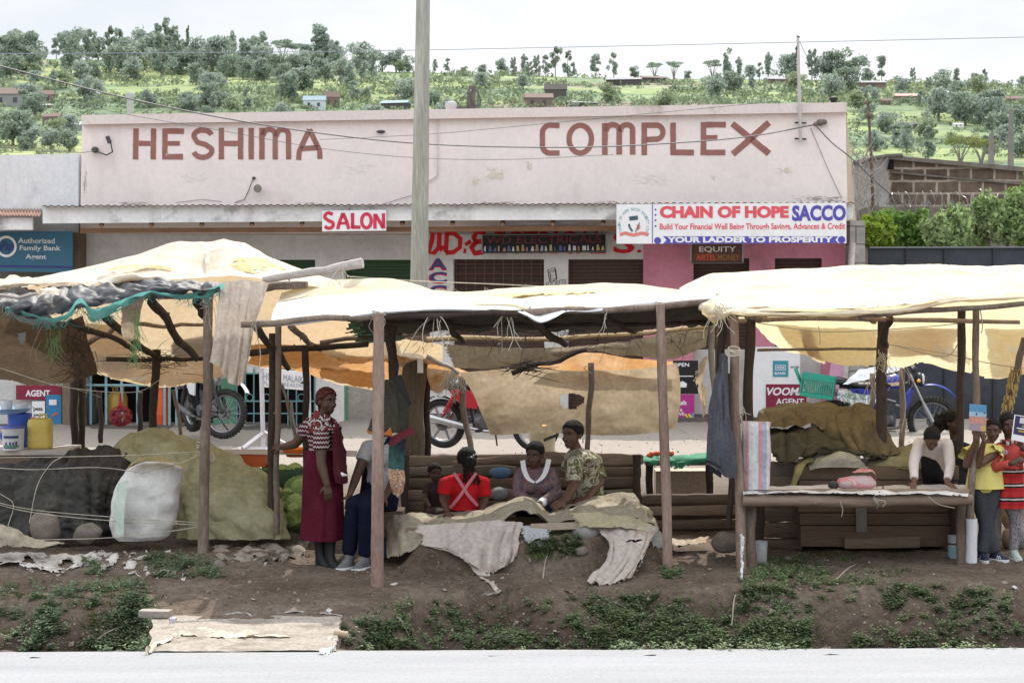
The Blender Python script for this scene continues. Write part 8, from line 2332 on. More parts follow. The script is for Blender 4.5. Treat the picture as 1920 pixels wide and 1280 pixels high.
frill(d['pts'][0],d['pts'][1],r,YEL2,.9);frill(d['pts'][3],d['pts'][4],r,YEL2,.9)
pel=d['pel'];rt,fr=d['rt'],d['fr']
secs=[(P(1847,872,Yc),rt*.140,fr*.115),(P(1847,890,Yc),rt*.160,fr*.13),(P(1847,914,Yc),rt*.178,fr*.145)]
part('hem',skirt(dense(secs),8,.03,60,2),YEL2,r)
GRT=mk('grey_trousers',(.060,.066,.075),(.046,.05,.058),scale=5,rough=.9,fine=.25,crk=9,ckd=.012,cks=.6)
mb=MB();fl=[]
for sx,px in((1,1834),(-1,1858)):
 f_=GP(px,1050);f_=V((f_.x,16.4,gz(f_.x,16.4)))
 h_=pel+rt*(.06 if px>1846 else-.06)-za*.02
 mb.tube([h_,h_.lerp(f_,.3),h_.lerp(f_,.62),f_+za*.09],[.092,.080,.066,.062],18);fl.append(f_)
mb.ell(pel-za*.01,(.135,.105,.10))
part('trousers',remesh(mb,'trousers',GRT,.009,2,.007,8,6),GRT,r)
NVS=plain('navy_trainer',(.02,.025,.06),.6,.3)
for f_,dr in zip(fl,((.1,-.99,0),(.75,-.65,0))):
 shoe(r,f_,basis(dr,(0,0,1)),.84,NVS,WHITEP,True)
r=root('booklet',P(1834,808,16.1),'thin booklet with a sky and pink flock picture held before a face','booklet')
q=[P(1816,806,16.08),P(1849,809,16.04),P(1850,760,16.02),P(1818,757,16.06)]
def bq(u,v):return q[0].lerp(q[1],u).lerp(q[3].lerp(q[2],u),v)
bn=(q[1]-q[0]).cross(q[3]-q[0]).normalized()
if bn.y>0:bn=-bn
mb=MB();mb.panel(q,bn,.006);part('cover',mb,plain('book_sky',(.36,.52,.66),.35,.4),r,False)
def bstrip(nm,v0,v1,m,u0=0,u1=1,e=.001):
 mb=MB();mb.add([bq(u0,v0)+bn*e,bq(u1,v0)+bn*e,bq(u1,v1)+bn*e,bq(u0,v1)+bn*e],[(0,1,2,3)]);part(nm,mb,m,r,False)
bstrip('picture',.72,1,plain('book_blue',(.10,.30,.52),.35,.4))
bstrip('picture',.28,.55,patches('flock',[(.55,.25,.20),(.62,.34,.30),(.45,.16,.12),(.6,.45,.42)],120))
bstrip('picture',0,.28,patches('flock_grey',[(.22,.22,.30),(.4,.3,.32),(.28,.27,.36)],90))
bstrip('picture',.02,.22,plain('book_yellow',(.62,.42,.10),.4),.68,.97,.002)
mb=MB();c_=bq(.42,.64)+bn*.002;mb.ell(c_,(.006,.001,.012),None,8,5);mb.ell(bq(.9,.70)+bn*.002,(.01,.001,.005),None,8,5);part('picture',mb,BLACKP,r)
REDC=mk('coral_cardigan',(.55,.10,.085),(.48,.08,.07),scale=5,rough=.9,spec=.05,fine=.15,bump=.3,bscale=180,crk=9,ckd=.012,cks=.6)
Yd=16.5
r,d=seated('person, a child in a coral cardigan and striped red skirt beside the yellow blouse',(1889,796,Yd),(1893,826,Yd),(1894,845,Yd),(1896,905,Yd),(.15,-.98,0),(.12,-.98,-.12),.80,(1870,838,16.45),(1867,876,16.35),(1898,868,16.18),(1922,838,16.45),(1932,872,16.35),(1916,838,16.2),REDC,1.06,.90,sleeve=(1.85,1.85),h1=((.8,-.2,.45),(-.2,-.9,.3)),h2=((-.3,-.1,.9),(-.2,-.9,.2)),bust=0,hips=.92,curl=.6,sk=SKIN2,infl=.018)
PLAID=stripes('plaid_bands',2,.126,[(0,(.36,.02,.025)),(.30,(.02,.018,.02)),(.42,(.55,.52,.5)),(.52,(.02,.018,.02)),(.62,(.42,.03,.03))],.9)
rt,fr=d['rt'],d['fr']
secs=[(P(1895,874,Yd),rt*.115,fr*.10),(P(1894,890,Yd),rt*.135,fr*.115),(P(1894,920,Yd),rt*.155,fr*.135),(P(1894,950,Yd),rt*.172,fr*.15)]
part('skirt',skirt(dense(secs),10,.07,90,5),PLAID,r)
mb=MB();c_=P(1891,822,16.42);
mb.tube([P(1878,826,16.44),P(1890,832,16.36),P(1902,826,16.42)],.018,8);part('collar',mb,stripes('collar_stripe',0,.05,[(0,(.5,.48,.47)),(.5,(.1,.02,.03))]),r)
mb=MB();mb.ell(P(1884,848,16.34),(.03,.01,.025));part('pocket_print',mb,plain('grey_print',(.35,.3,.33),.8),r)
LEO=patches('speckled_leggings',[(.06,.05,.06),(.36,.34,.36),(.07,.06,.07),(.42,.40,.42),(.30,.28,.30)],60)
mb=MB();fl=[]
for px in(1884,1912):
 f_=GP(px,1042);f_=V((f_.x,16.5,gz(f_.x,16.5)));h_=d['pel']+rt*(-.06 if px<1900 else .06)
 mb.tube([h_,h_.lerp(f_,.3),h_.lerp(f_,.55),f_+za*.10],[.085,.07,.055,.044],18);fl.append(f_)
mb.ell(d['pel'],(.12,.10,.1))
part('leggings',remesh(mb,'leggings',LEO,.009,2),LEO,r)
for f_ in fl:
 shoe(r,f_,basis((.25,-.97,0),(0,0,1)),.82,mk('mint_shoe',(.50,.56,.52),(.44,.48,.45),scale=8,rough=.6))
r=root('leaflet',P(1912,826,16.1),'navy and white leaflet held by the child in the coral cardigan','leaflet')
q=[P(1896,824,16.08),P(1934,832,16.05),P(1939,782,16.05),P(1902,777,16.08)]
bn=(q[1]-q[0]).cross(q[3]-q[0]).normalized()
if bn.y>0:bn=-bn
mb=MB();mb.panel(q,bn,.004);part('sheet',mb,WHITEP,r,False)
bstrip('print',.24,.97,plain('leaflet_navy',(.035,.03,.10),.5),.06,.96)
bstrip('print',.70,.92,plain('leaflet_white',(.6,.6,.62),.5),.30,.55,.002)
bstrip('print',.36,.44,plain('leaflet_gold',(.40,.28,.05),.5),.3,.9,.002)
bstrip('print',.48,.52,WHITEP,.2,.9,.002)
bstrip('print',.56,.64,plain('leaflet_gold2',(.35,.28,.1),.5),.45,.9,.002)
RUB=mk('tyre_rubber',(.020,.020,.020),(.032,.031,.030),scale=12,rough=.85,bump=.4,bscale=60,fine=.3,dirt=(.12,.10,.085),dscale=6,dlo=.6,dhi=.8)
ALU=plain('rim_metal',(.30,.305,.315),.4,.5,.8)
CHR=plain('chrome',(.42,.42,.44),.28,.5,.9)
ENG=mk('engine_metal',(.17,.17,.175),(.11,.11,.115),scale=9,rough=.45,metal=.6)
BLKP=plain('black_plastic_part',(.018,.018,.019),.5,.4)
SEATM=plain('seat_vinyl',(.016,.016,.018),.55,.4)
LENS=plain('lamp_lens',(.55,.57,.6),.1,.6)
AMB=plain('amber_lens',(.75,.32,.03),.3,.5)
def wheel(r,c,R,tw,ax,spokes=True,knob=0):
 mb=MB();mb.torus(c,R-tw*.5,tw*.5,ax,44,12,1.05)
 if knob:
  axn=V(ax).normalized();a=axn.cross(za).normalized();b=axn.cross(a)
  for k in range(44):
   th=2*PI*k/44;d=a*math.cos(th)+b*math.sin(th)
   for off in(-.30,.30)if k%2 else(0,.42,-.42):
    p=c+d*(R-.004-abs(off)*tw*.16)+axn*off*tw
    t=d.cross(axn)
    mb.add([p+t*x+axn*y+d*z for z in(-.008,.012)for x,y in((-.011,-.009),(.011,-.009),(.011,.009),(-.011,.009))],[(0,1,2,3),(4,7,6,5),(0,4,5,1),(1,5,6,2),(2,6,7,3),(3,7,4,0)])
 w=part('wheel',mb,RUB,r,local=True)
 mb=MB();mb.torus(c,R-tw*.98,.018,ax,44,8,1.3);part('rim',mb,ALU,w,local=True)
 axn=V(ax).normalized();a=axn.cross(za).normalized()if abs(axn.z)<.9 else V((1,0,0));b=axn.cross(a)
 mb=MB();mb.tube([c-axn*.055,c+axn*.055],[.045,.045],14);mb.tube([c-axn*.02,c+axn*.02],[.085,.085],20);part('hub',mb,ENG,w,local=True)
 mb=MB()
 if spokes:
  for k in range(28):
   th=2*PI*k/28+.1;th2=th+(.5 if k%2 else-.5)
   mb.tube([c+(a*math.cos(th2)+b*math.sin(th2))*.05+axn*(.03 if k%4<2 else-.03),c+(a*math.cos(th)+b*math.sin(th))*(R-tw)],.0022,4)
 else:
  for k in range(6):
   th=2*PI*k/6
   mb.tube([c+(a*math.cos(th)+b*math.sin(th))*.05,c+(a*math.cos(th+.12)+b*math.sin(th+.12))*(R-tw)],[.020,.013],6)
 part('spokes',mb,ALU,w,local=True)
def bike(label,loc,rz,kind,cm,cm2,lean=.10,steer=0.0):
 r=root('motorcycle',loc,label,'motorcycle')
 r.rotation_euler=(lean,0,rz)
 trail=kind!='street'
 Rf,Rr=(.345,.315)if trail else(.30,.305)
 WB=1.36 if trail else 1.25
 fc,rc=V((WB/2,0,Rf)),V((-WB/2,0,Rr))
 seat_z=.84 if trail else .78
 head=V((.40 if trail else .36,0,.90 if trail else .84))
 Rs=Matrix.Rotation(steer,3,(fc-head-V((0,0,0))).normalized()*-1)
 def F(p):
  return head+Rs@(V(p)-head)
 fcs=F(fc);axf=Rs@V((0,1,0))
 wheel(r,fcs,Rf,.085 if trail else .075,axf,True,trail)
 wheel(r,rc,Rr,.105 if trail else .085,V((0,1,0)),trail,trail)
 mb=MB()
 for sy in(-.085,.085):
  mb.tube([F(fc+V((0,sy,0))),F(fc.lerp(head,.48)+V((0,sy,0)))],.026,10)
  mb.tube([F(fc.lerp(head,.42)+V((0,sy,0))),F(head+V((-.03,sy,.10)))],.018,10)
 part('fork',mb,BLKP if kind=='dirt' else CHR,r,local=True)
 mb=MB()
 for q,h in((.46,.05),(.98,.03),(1.1,.03)):
  c=F(fc.lerp(head,q));mb.tube([c+Rs@V((0,-.10,0)),c+Rs@V((0,.10,0))],.024,8)
 part('fork_clamp',mb,BLKP,r,local=True)
 mb=MB()
 H=head+V((-.05,0,.16))
 bars=[H+V((-.10,-.36,.06)),H+V((-.04,-.22,.07)),H+V((0,-.07,0)),H+V((0,.07,0)),H+V((-.04,.22,.07)),H+V((-.10,.36,.06))]
 mb.tube([F(p)for p in bars],.011,8);part('handlebar',mb,CHR,r,local=True)
 for sy in(-1,1):
  mb=MB();a,b=H+V((-.06,sy*.27,.068)),H+V((-.10,sy*.37,.06));mb.tube([F(a),F(b)],.018,10);part('grip',mb,BLKP,r,local=True)
  mb=MB();mb.tube([F(H+V((.02,sy*.24,.07))),F(H+V((.04,sy*.36,.05)))],.006,6);part('lever',mb,CHR,r,local=True)
  mb=MB();mb.tube([F(H+V((-.03,sy*.2,.08))),F(H+V((.0,sy*.27,.26)))],.005,6);c=F(H+V((0,sy*.29,.29)))
  mb.ell(c,(.014,.055,.038));part('mirror',mb,BLKP,r,local=True)
  mb=MB();c=F(head+V((.08,sy*.15,.02)));mb.ell(c,(.03,.035,.025));part('indicator',mb,AMB,r,local=True)
 if kind!='dirt':
  mb=MB();c=F(head+V((.10,0,.03)));mb.ell(c,(.07,.095,.095));hl=part('headlight',mb,BLKP,r,local=True)
  mb=MB();c2=F(head+V((.145,0,.03)));mb.ell(c2,(.03,.08,.08));part('lens',mb,LENS,hl,local=True)
  mb=MB();c=F(head+V((.02,0,.17)));mb.ell(c+Rs@V((0,.06,0)),(.04,.05,.05));mb.ell(c+Rs@V((0,-.06,0)),(.04,.05,.05));part('instruments',mb,BLKP,r,local=True)
 else:
  mb=MB();mb.loft([(F(head+V((.10,0,z))),Rs@V((0,w,0)),Rs@V((d_,0,0)))for z,w,d_ in((-.16,.05,.015),(-.08,.10,.03),(.04,.12,.035),(.14,.09,.03),(.18,.05,.015))],16);part('number_plate',mb,cm2,r,local=True)
 def fender(c,R,a0,a1,w,m,rot=None,up=0.0,nm='fender'):
  g=[]
  for i in range(15):
   a=lerp(a0,a1,i/14)
   row=[]
   for j in range(7):
    y=(j/6-.5)*w*(1 if up==0 else(1-.55*abs(i/14-.35)))
    rr=R-abs(y)**2*3.2
    p=c+V((math.cos(a)*rr,y,math.sin(a)*rr))
    row.append(F(p)if rot else p)
   g.append(row)
  mb=MB();mb.grid(g);mb.grid([[p+V((0,0,-.004))for p in rw]for rw in g]);part(nm,mb,m,r,local=True)
 if trail:
  fender(fc+V((-.02,0,.12)),Rf+.06,math.radians(28),math.radians(112),.15,cm,True,1)
  fender(rc+V((.0,0,.20)),Rr+.06,math.radians(60),math.radians(165),.16,cm2,None,1)
 else:
  fender(fc,Rf+.03,math.radians(20),math.radians(160),.11,cm,True)
  fender(rc,Rr+.05,math.radians(40),math.radians(165),.13,BLKP)
 mb=MB();mb.loft([(V((x,0,z)),V((0,w,0)),V((0,0,h)))for x,w,h,z in((.30,.05,.05,seat_z+.03),(.27,.11,.09,seat_z+.05),(.16,.14,.115,seat_z+.06),(.02,.135,.105,seat_z+.03),(-.10,.09,.06,seat_z-.01),(-.14,.05,.03,seat_z-.02))],20)
 tk=part('tank',mb,cm,r,local=True)
 mb=MB();mb.lathe([(.03,0),(.032,.02),(0,.025)],V((.14,0,seat_z+.168)),None,14);part('fuel_cap',mb,CHR,tk,local=True)
 mb=MB()
 for sy in(-1,1):mb.add([V((.24,sy*.146,seat_z+.02)),V((.02,sy*.142,seat_z)),V((.06,sy*.148,seat_z+.05)),V((.22,sy*.148,seat_z+.07))],[(0,1,2,3)])
 part('tank_decal',mb,cm2,tk,local=True)
 mb=MB();mb.loft([(V((x,0,z)),V((0,w,0)),V((0,0,h)))for x,w,h,z in((.0,.06,.03,seat_z+.02),(-.08,.10,.045,seat_z+.0),(-.30,.125,.05,seat_z+.0),(-.52,.12,.048,seat_z+.035),(-.66,.09,.035,seat_z+.05),(-.70,.05,.02,seat_z+.05))],18);part('seat',mb,SEATM,r,local=True)
 for sy in(-1,1):
  mb=MB();mb.panel([V((-.02,sy*.125,seat_z-.07)),V((-.08,sy*.135,seat_z-.26)),V((-.26,sy*.14,seat_z-.24)),V((-.46,sy*.12,seat_z-.04)),V((-.30,sy*.12,seat_z-.03))],V((0,sy,0)),.02);part('side_cover',mb,cm,r,local=True)
  mb=MB();mb.tube([V((-.34,sy*.13,seat_z-.06)),rc+V((.03,sy*.13,.03))],.014,8)
  for k in range(9):
   c=V((-.34,sy*.13,seat_z-.06)).lerp(rc+V((.03,sy*.13,.03)),.18+k*.06);mb.torus(c,.030,.007,(rc-V((-.34,0,seat_z-.06))),14,6)
  part('shock_absorber',mb,plain('spring_red',(.40,.02,.03),.4)if kind=='street' else BLKP,r,local=True)
  mb=MB();mb.tube([V((-.15,sy*.10,.38)),rc+V((0,sy*.09,0))],.022,8);part('swingarm',mb,BLKP,r,local=True)
  if kind=='trail':
   mb=MB();mb.panel([V((.36,sy*.12,seat_z+.0)),V((.22,sy*.14,seat_z-.25)),V((.33,sy*.14,seat_z-.32)),V((.42,sy*.12,seat_z-.06))],V((0,sy,0)),.02);part('shroud',mb,cm,r,local=True)
 mb=MB()
 for sy in(-.06,.06):
  mb.tube([head+V((-.02,sy,0)),V((.30,sy,.45)),V((.22,sy,.26)),V((-.16,sy,.25)),V((-.20,sy,.50)),V((-.12,sy,seat_z-.08)),head+V((-.05,sy,-.02))],.015,8)
  mb.tube([V((-.12,sy,seat_z-.08)),V((-.60,sy,seat_z-.02))],.014,8)
 part('frame',mb,BLKP,r,local=True)
 mb=MB()
 mb.loft([(V((x,0,.36)),V((0,w,0)),V((0,0,h)))for x,w,h in((-.17,.06,.07),(-.14,.11,.10),(.0,.125,.115),(.14,.115,.10),(.18,.06,.07))],20)
 for sy in(-1,1):mb.tube([V((.03,sy*.11,.37)),V((.03,sy*.145,.37))],[.085,.075],20)
 e=part('engine',mb,ENG,r,local=True)
 mb=MB()
 ax=V((.25,0,1)).normalized()
 for k in range(9):
  c=V((.06,0,.46))+ax*k*.022;R_=basis(V((1,0,-.25)),ax)
  mb.box(c,(.17,.16,.009),R_)
 mb.tube([V((.06,0,.44)),V((.06,0,.44))+ax*.20],.055,12);part('cylinder',mb,ENG,e,local=True)
 mb=MB()
 mb.tube(curve_pts([V((.12,-.03,.58)),V((.26,-.08,.52)),V((.24,-.14,.30)),V((.05,-.16,.26)),V((-.2,-.17,.30))],20),.022,10)
 mb.tube([V((-.2,-.17,.30)),V((-.35,-.175,.335)),V((-.75,-.18,.42))],[.028,.046,.042],14);part('exhaust',mb,CHR if kind=='street' else ENG,r,local=True)
 mb=MB();mb.tube([V((.02,.12,.28)),V((-.05,.30,-.0))],.011,6);part('kickstand',mb,BLKP,r,local=True)
 for sy in(-1,1):
  mb=MB();mb.tube([V((-.02,sy*.10,.27)),V((-.02,sy*.24,.27))],.013,8);mb.box((-.02,sy*.22,.275),(.06,.09,.025));part('footrest',mb,BLKP,r,local=True)
 mb=MB();mb.tube([V((-.15,.10,.42)),rc+V((0,.10,.075))],.008,4);mb.tube([V((-.15,.10,.34)),rc+V((0,.10,-.075))],.008,4);part('chain',mb,DGREY,r,local=True)
 if kind!='dirt':
  mb=MB()
  for sy in(-.12,.12):mb.tube([V((-.40,sy,seat_z+.05)),V((-.62,sy,seat_z+.10)),V((-.92,sy,seat_z+.10))],.009,6)
  for x in(-.65,-.75,-.85,-.92):mb.tube([V((x,-.12,seat_z+.10)),V((x,.12,seat_z+.10))],.008,6)
  mb.tube([V((-.9,-.1,seat_z+.10)),V((-.62,-.1,seat_z-.15))],.008,6);mb.tube([V((-.9,.1,seat_z+.10)),V((-.62,.1,seat_z-.15))],.008,6)
  part('carrier',mb,CHR if kind=='street' else BLKP,r,local=True)
 mb=MB();mb.ell(V((-.80 if kind!='dirt' else-.82,0,seat_z-.04)),(.04,.07,.04));part('tail_lamp',mb,plain('tail_red',(.45,.02,.02),.3),r,local=True)
 return r
def bike_at(px,py,Y,zw):
 p=P(px,py,Y)
 return V((p.x,Y,zw))
REDM=plain('motor_red',(.42,.016,.028),.3,.5)
BLUM=plain('motor_blue',(.025,.04,.30),.3,.5)
WHM=plain('motor_white',(.72,.73,.74),.35,.5)
zg=P(435,818,25.3).z
bike('white and black dirt motorcycle on knobbly tyres parked at the left shop step',bike_at(394,800,25.6,zg+.0),math.radians(-60),'dirt',WHM,mk('dirt_graphics',(.5,.5,.5),(.05,.05,.06),scale=9),.12,math.radians(42))
zr=P(838,838,22).z
bike('red street motorcycle with a black seat standing behind the hung khaki tarpaulin',bike_at(918,800,21.6,zr),math.radians(-26),'street',REDM,plain('silver_decal',(.5,.5,.52),.4),.10,.1)
zb=P(1745,836,25).z
bl=bike('blue trail motorcycle with a high front fender parked before the navy gate',bike_at(1655,800,25.2,zb),math.radians(-12),'trail',BLUM,plain('decal_cream',(.60,.50,.36),.4),.06,.06)
r=root('green_crate',P(1530,745,24.9),'green plastic crate tied at a tilt on the back of the blue motorcycle','crate')
GC=plain('crate_green',(.02,.28,.20),.45,.4)
R_=Matrix.Rotation(math.radians(8),3,'Y')@Matrix.Rotation(math.radians(-14),3,'Z')
c=P(1534,724,24.9);k=24.9/FPX
w,d_,h=60*k,.36,42*k
def cbox(mb,cx,cy,cz,sx,sy,sz):mb.box(c+R_@V((cx,cy,cz)),(sx,sy,sz),R_)
mb=MB();cbox(mb,0,0,-h/2,w*.9,d_*.9,.012);part('bottom',mb,GC,r,False)
for nm,cx,cy,sx,sy in(('side',0,-d_/2,w,.012),('side',0,d_/2,w,.012),('side',-w/2,0,.012,d_),('side',w/2,0,.012,d_)):
 mb=MB()
 cbox(mb,cx,cy,h*.38,sx,sy,h*.24);cbox(mb,cx,cy,-h*.42,sx,sy,h*.16)
 n_=14 if sx>sy else 9
 for i in range(n_+1):
  u=i/n_-.5
  cbox(mb,cx+(u*sx*.98 if sx>sy else 0),cy+(u*sy*.98 if sy>sx else 0),0,.018 if sx>sy else .010,.018 if sy>sx else .010,h*.72)
 part(nm,mb,GC,r,False)
mb=MB();cbox(mb,0,0,h*.5,w*1.04,.03,.03);mb.box(c+R_@V((-w*.62,0,h*.25)),(.02,d_,h*.9),R_@Matrix.Rotation(-.5,3,'Y'));part('lid',mb,GC,r,False)
mb=MB();cbox(mb,0,0,h*.32,w*.92,d_*.9,h*.3)
solo('crate_goods',wr(mb,.02,9),mk('crate_fill',(.62,.6,.58),(.5,.48,.46),scale=6),'white wrapped goods lying inside the green crate','goods')
rows=[[c+V((w*.55,-.2,-.02)),c+V((w*.9,-.22,-.06)),c+V((w*1.35,-.2,-.10)),c+V((w*1.8,-.15,-.10))],[c+V((w*.5,-.22,-.16)),c+V((w*.9,-.25,-.22)),c+V((w*1.3,-.24,-.25)),c+V((w*1.8,-.2,-.2))]]
solo('clear_wrap',sheet(rows,36,18,.02,6,.04,5,5),patches('plastic_wrap_print',[(.40,.42,.42),(.20,.25,.22),(.5,.52,.52),(.15,.18,.3),(.55,.3,.35)],6),'shiny plastic wrap over the seat of the blue motorcycle','wrap')
rows=px_rows([[(1610,690,24.5),(1640,685,24.5),(1700,668,24.5)],[(1580,720,24.4),(1630,708,24.4),(1695,690,24.4)]])
solo('white_sheet',sheet(rows,30,14,.03,5,.04,4,5),WPLAS,'white plastic sheet tied up above the blue motorcycle','sheet')
mb=MB();mb.loft([(P(1566+dx,700,26)+V((0,0,z)),V((.10,0,0)),V((0,.03,0)))for z,dx in((-.22,0),(0,2),(.2,6),(.3,8))],14)
solo('pink_garment',mb,plain('pink_pale',(.55,.30,.42),.8),'pale pink garment hanging behind the green crate','cloth')
WEED=mk('weed_green',(.135,.19,.088),(.18,.24,.12),scale=1.2,rough=.6,spec=.25,transl=.25,isl=.45,fine=0)
WEED2=mk('weed_grey',(.14,.195,.105),(.18,.235,.135),scale=1.2,rough=.7,spec=.2,transl=.25,isl=.4,fine=0)
def sprig(mb,p,h,n,lw):
 for _ in range(n):
  a=random.random()*6.3
  lean=random.uniform(.2,1.0)
  d=V((math.cos(a)*lean,math.sin(a)*lean,1)).normalized()
  hh=h*random.uniform(.5,1.1)
  tip=p+d*hh
  s_=d.orthogonal().normalized()*.002
  mb.add([p-s_,p+s_,tip],[(0,1,2)])
  m=max(3,int(hh/.035))
  for k in range(m):
   u=(k+.7)/m
   q=p.lerp(tip,u)
   for sg in(-1,1):
    b=random.random()*6.3
    e=V((math.cos(b),math.sin(b),random.uniform(-.1,.6))).normalized()
    L_=lw*random.uniform(.7,1.4)*(1.15-.5*u)
    f=e.cross(za).normalized()*L_*.28
    mb.add([q,q+e*L_*.5+f,q+e*L_-za*L_*.15,q+e*L_*.5-f],[(0,1,2,3)])
def scatter(regions,n,h,lw,m,name,label,stems=(3,6)):
 mb=MB()
 k=0
 while k<n:
  x0,y0,x1,y1,dens=random.choices(regions,[r_[4]for r_ in regions])[0]
  px,py=random.uniform(x0,x1),random.uniform(y0,y1)
  g=GP(px,py)
  if noise.noise(g*1.6)+.5*noise.noise(g*4.3)<-.06:
   if random.random()<.88:continue
  sprig(mb,g-za*.01,h*random.uniform(.6,1.3),random.randint(*stems),lw)
  k+=1
 return solo(name,mb,m,label,None,None,'stuff',smooth=False)
scatter([(740,1130,1180,1222,5),(1060,1120,1300,1200,2.4),(1100,1160,1420,1224,5),(1390,1085,1640,1150,4),(1360,1140,1520,1224,5),(1640,1100,1900,1150,2.6),(1580,1150,1920,1224,2.4),(640,1170,740,1224,3),(980,1010,1090,1040,1.4),(1410,1050,1560,1085,1.4),(1240,1070,1280,1085,.3)],1450,.095,.036,WEED,'weeds','green weeds over the shaded bank and ditch on the right')
scatter([(0,1100,130,1180,2),(60,1120,290,1224,6),(130,1095,290,1140,3),(0,1190,110,1224,2),(200,1150,300,1224,5),(0,1085,60,1110,.5),(270,1040,345,1085,1.4),(345,1050,430,1085,1.6),(160,1055,190,1085,.5)],640,.105,.036,WEED2,'weeds','pale green weeds on the partly sunlit bank at the left')
mb=MB()
k=0
while k<800:
 px,py=random.choice(((random.uniform(660,1920),random.uniform(1100,1224)),(random.uniform(0,300),random.uniform(1080,1224)),(random.uniform(960,1110),random.uniform(1000,1050)),(random.uniform(1390,1700),random.uniform(1040,1100)),(random.uniform(1200,1340),random.uniform(930,945))))
 g=GP(px,py)
 if noise.noise(g*2.2+V((4,4,4)))<.05:
  k+=.25;continue
 for _ in range(5):
  a=random.random()*6.3;h=random.uniform(.02,.06)
  b=g+V((random.gauss(0,.03),random.gauss(0,.03),-.01));d=V((math.cos(a)*.5,math.sin(a)*.5,1))*h;s_=V((-math.sin(a),math.cos(a),0))*.004
  mb.add([b-s_,b+s_,b+d*.6+s_*.6,b+d+V((math.cos(a)*h*.3,math.sin(a)*h*.3,0)),b+d*.6-s_*.6],[(0,1,2,3,4)])
 k+=1
solo('grass',mb,mk('grass_blades',(.07,.115,.035),(.12,.16,.06),scale=2,rough=.7,spec=.15,transl=.2,isl=.5,fine=0),'thin grass on the bank and around the stall feet',None,None,'stuff',smooth=False)
mb=MB()
for _ in range(2600):
 px,py=random.uniform(-20,1940),random.choice([random.uniform(1040,1222)]*9+[random.uniform(820,856)])
 g=GP(px,py);s_=random.uniform(.004,.016)*(1.0 if py<900 else 1)
 if random.random()<.05:s_*=2.4
 R_=Matrix.Rotation(random.random()*6,3,V((random.gauss(0,1),random.gauss(0,1),random.gauss(0,1))))
 mb.add([g+R_@(V(q)*s_*random.uniform(.6,1.2))+za*s_*.3 for q in((1,0,0),(-1,0,0),(0,1,0),(0,-1,0),(0,0,.8),(0,0,-.8))],[(0,2,4),(2,1,4),(1,3,4),(3,0,4),(2,0,5),(1,2,5),(3,1,5),(0,3,5)])
solo('gravel',mb,mk('crumbs',(.17,.14,.115),(.27,.235,.2),scale=8,isl=.5),'loose crumbs of earth and pebbles on the ground',None,None,'stuff',smooth=False)
mb=MB()
for _ in range(900):
 px,py=random.uniform(-20,1940),random.uniform(1040,1222)
 g=GP(px,py,.006);a=random.random()*6.3;L_=random.uniform(.02,.09)
 d=V((math.cos(a),math.sin(a),random.uniform(-.1,.2)))*L_;s_=V((-math.sin(a),math.cos(a),0))*random.uniform(.0012,.003)
 mb.add([g-s_,g+s_,g+d+s_*.4,g+d-s_*.4],[(0,1,2,3)])
solo('litter',mb,mk('straw_bits',(.40,.34,.25),(.28,.23,.17),scale=8,isl=.5),'bits of straw and dry stalk lying over the soil',None,None,'stuff',smooth=False)
MUD=mk('trodden_cloth',(.60,.57,.54),(.50,.47,.44),(.66,.64,.61),scale=5,rough=.95,fine=.3,dirt=(.22,.18,.15),dscale=6,dlo=.52,dhi=.66)
def groundcloth(quad,seed,lb,m=MUD,rag=None,amp=.012,cre=.03,lift=.045,nu=60,nv=30,holes=()):
 rows=[[GP(x,y,lift)for x,y in rw]for rw in quad]
 return solo('trodden_cloth',sheet(rows,nu,nv,amp,6,cre,5,seed,rag or{'v1':.3,'u0':.15,'u1':.15,'v0':.1},holes),m,lb,'cloth')
groundcloth([[(-30,1040),(40,1036),(100,1042),(150,1040),(190,1036)],[(-30,1056),(40,1056),(100,1062),(150,1058),(185,1052)],[(-20,1070),(40,1072),(100,1084),(140,1070),(180,1062)]],101,'long ragged strip of pale cloth trodden into the ground at the far left',None or MUD,{'v1':.3,'v0':.15,'u0':.1,'u1':.15},holes=((.3,.5,.05,.2),(.62,.6,.06,.2),(.8,.4,.04,.2)))
groundcloth([[(150,1042),(190,1038),(228,1042)],[(185,1068),(205,1060),(222,1056)],[(182,1078),(190,1080),(196,1072)]],102,'small pale cloth flap beside the long ragged strip',None or MUD)
groundcloth([[(232,1038),(290,1034),(350,1036),(368,1044)],[(226,1052),(290,1052),(340,1050),(362,1058)],[(216,1070),(280,1074),(330,1072),(356,1072)],[(218,1086),(270,1082),(310,1086),(345,1094)]],103,'pale sheet edge half buried around the small plant left of the front post',None or MUD,{'v1':.35,'u0':.12,'u1':.15,'v0':.15},cre=.05,lift=.03,holes=((.45,.45,.25,.28),))
groundcloth([[(388,1028),(440,1020),(500,1016),(560,1016),(590,1022)],[(394,1040),(440,1042),(500,1044),(550,1040),(588,1036)],[(420,1062),(450,1064),(490,1066),(520,1062),(560,1048)]],104,'grey frayed sacking lying on the ground right of the left front post',mk('frayed_sacking',(.36,.32,.27),(.25,.215,.18),(.42,.38,.34),scale=5,rough=.95,dirt=(.08,.065,.05),dscale=6,dlo=.5,dhi=.62),{'v1':.35,'v0':.12,'u0':.12,'u1':.12},cre=.055,lift=.04,nu=90,nv=40)
rows=px_rows([[(-40,975,16.2),(0,980,16.2),(28,985,16.2),(55,1000,16.15),(80,1012,16.15)],[(-40,1000,16.0),(0,998,16.0),(35,1004,16.0),(62,1016,16.0),(118,1016,16.0)],[(-40,1026,15.95),(10,1026,15.95),(40,1026,15.95),(70,1026,15.95),(118,1020,16.0)]])
solo('khaki_flap',sheet(rows,50,30,.015,5,.03,3,105,{'v1':.08}),SACK3,'pale khaki tarpaulin flap on the ground at the left edge','tarpaulin')
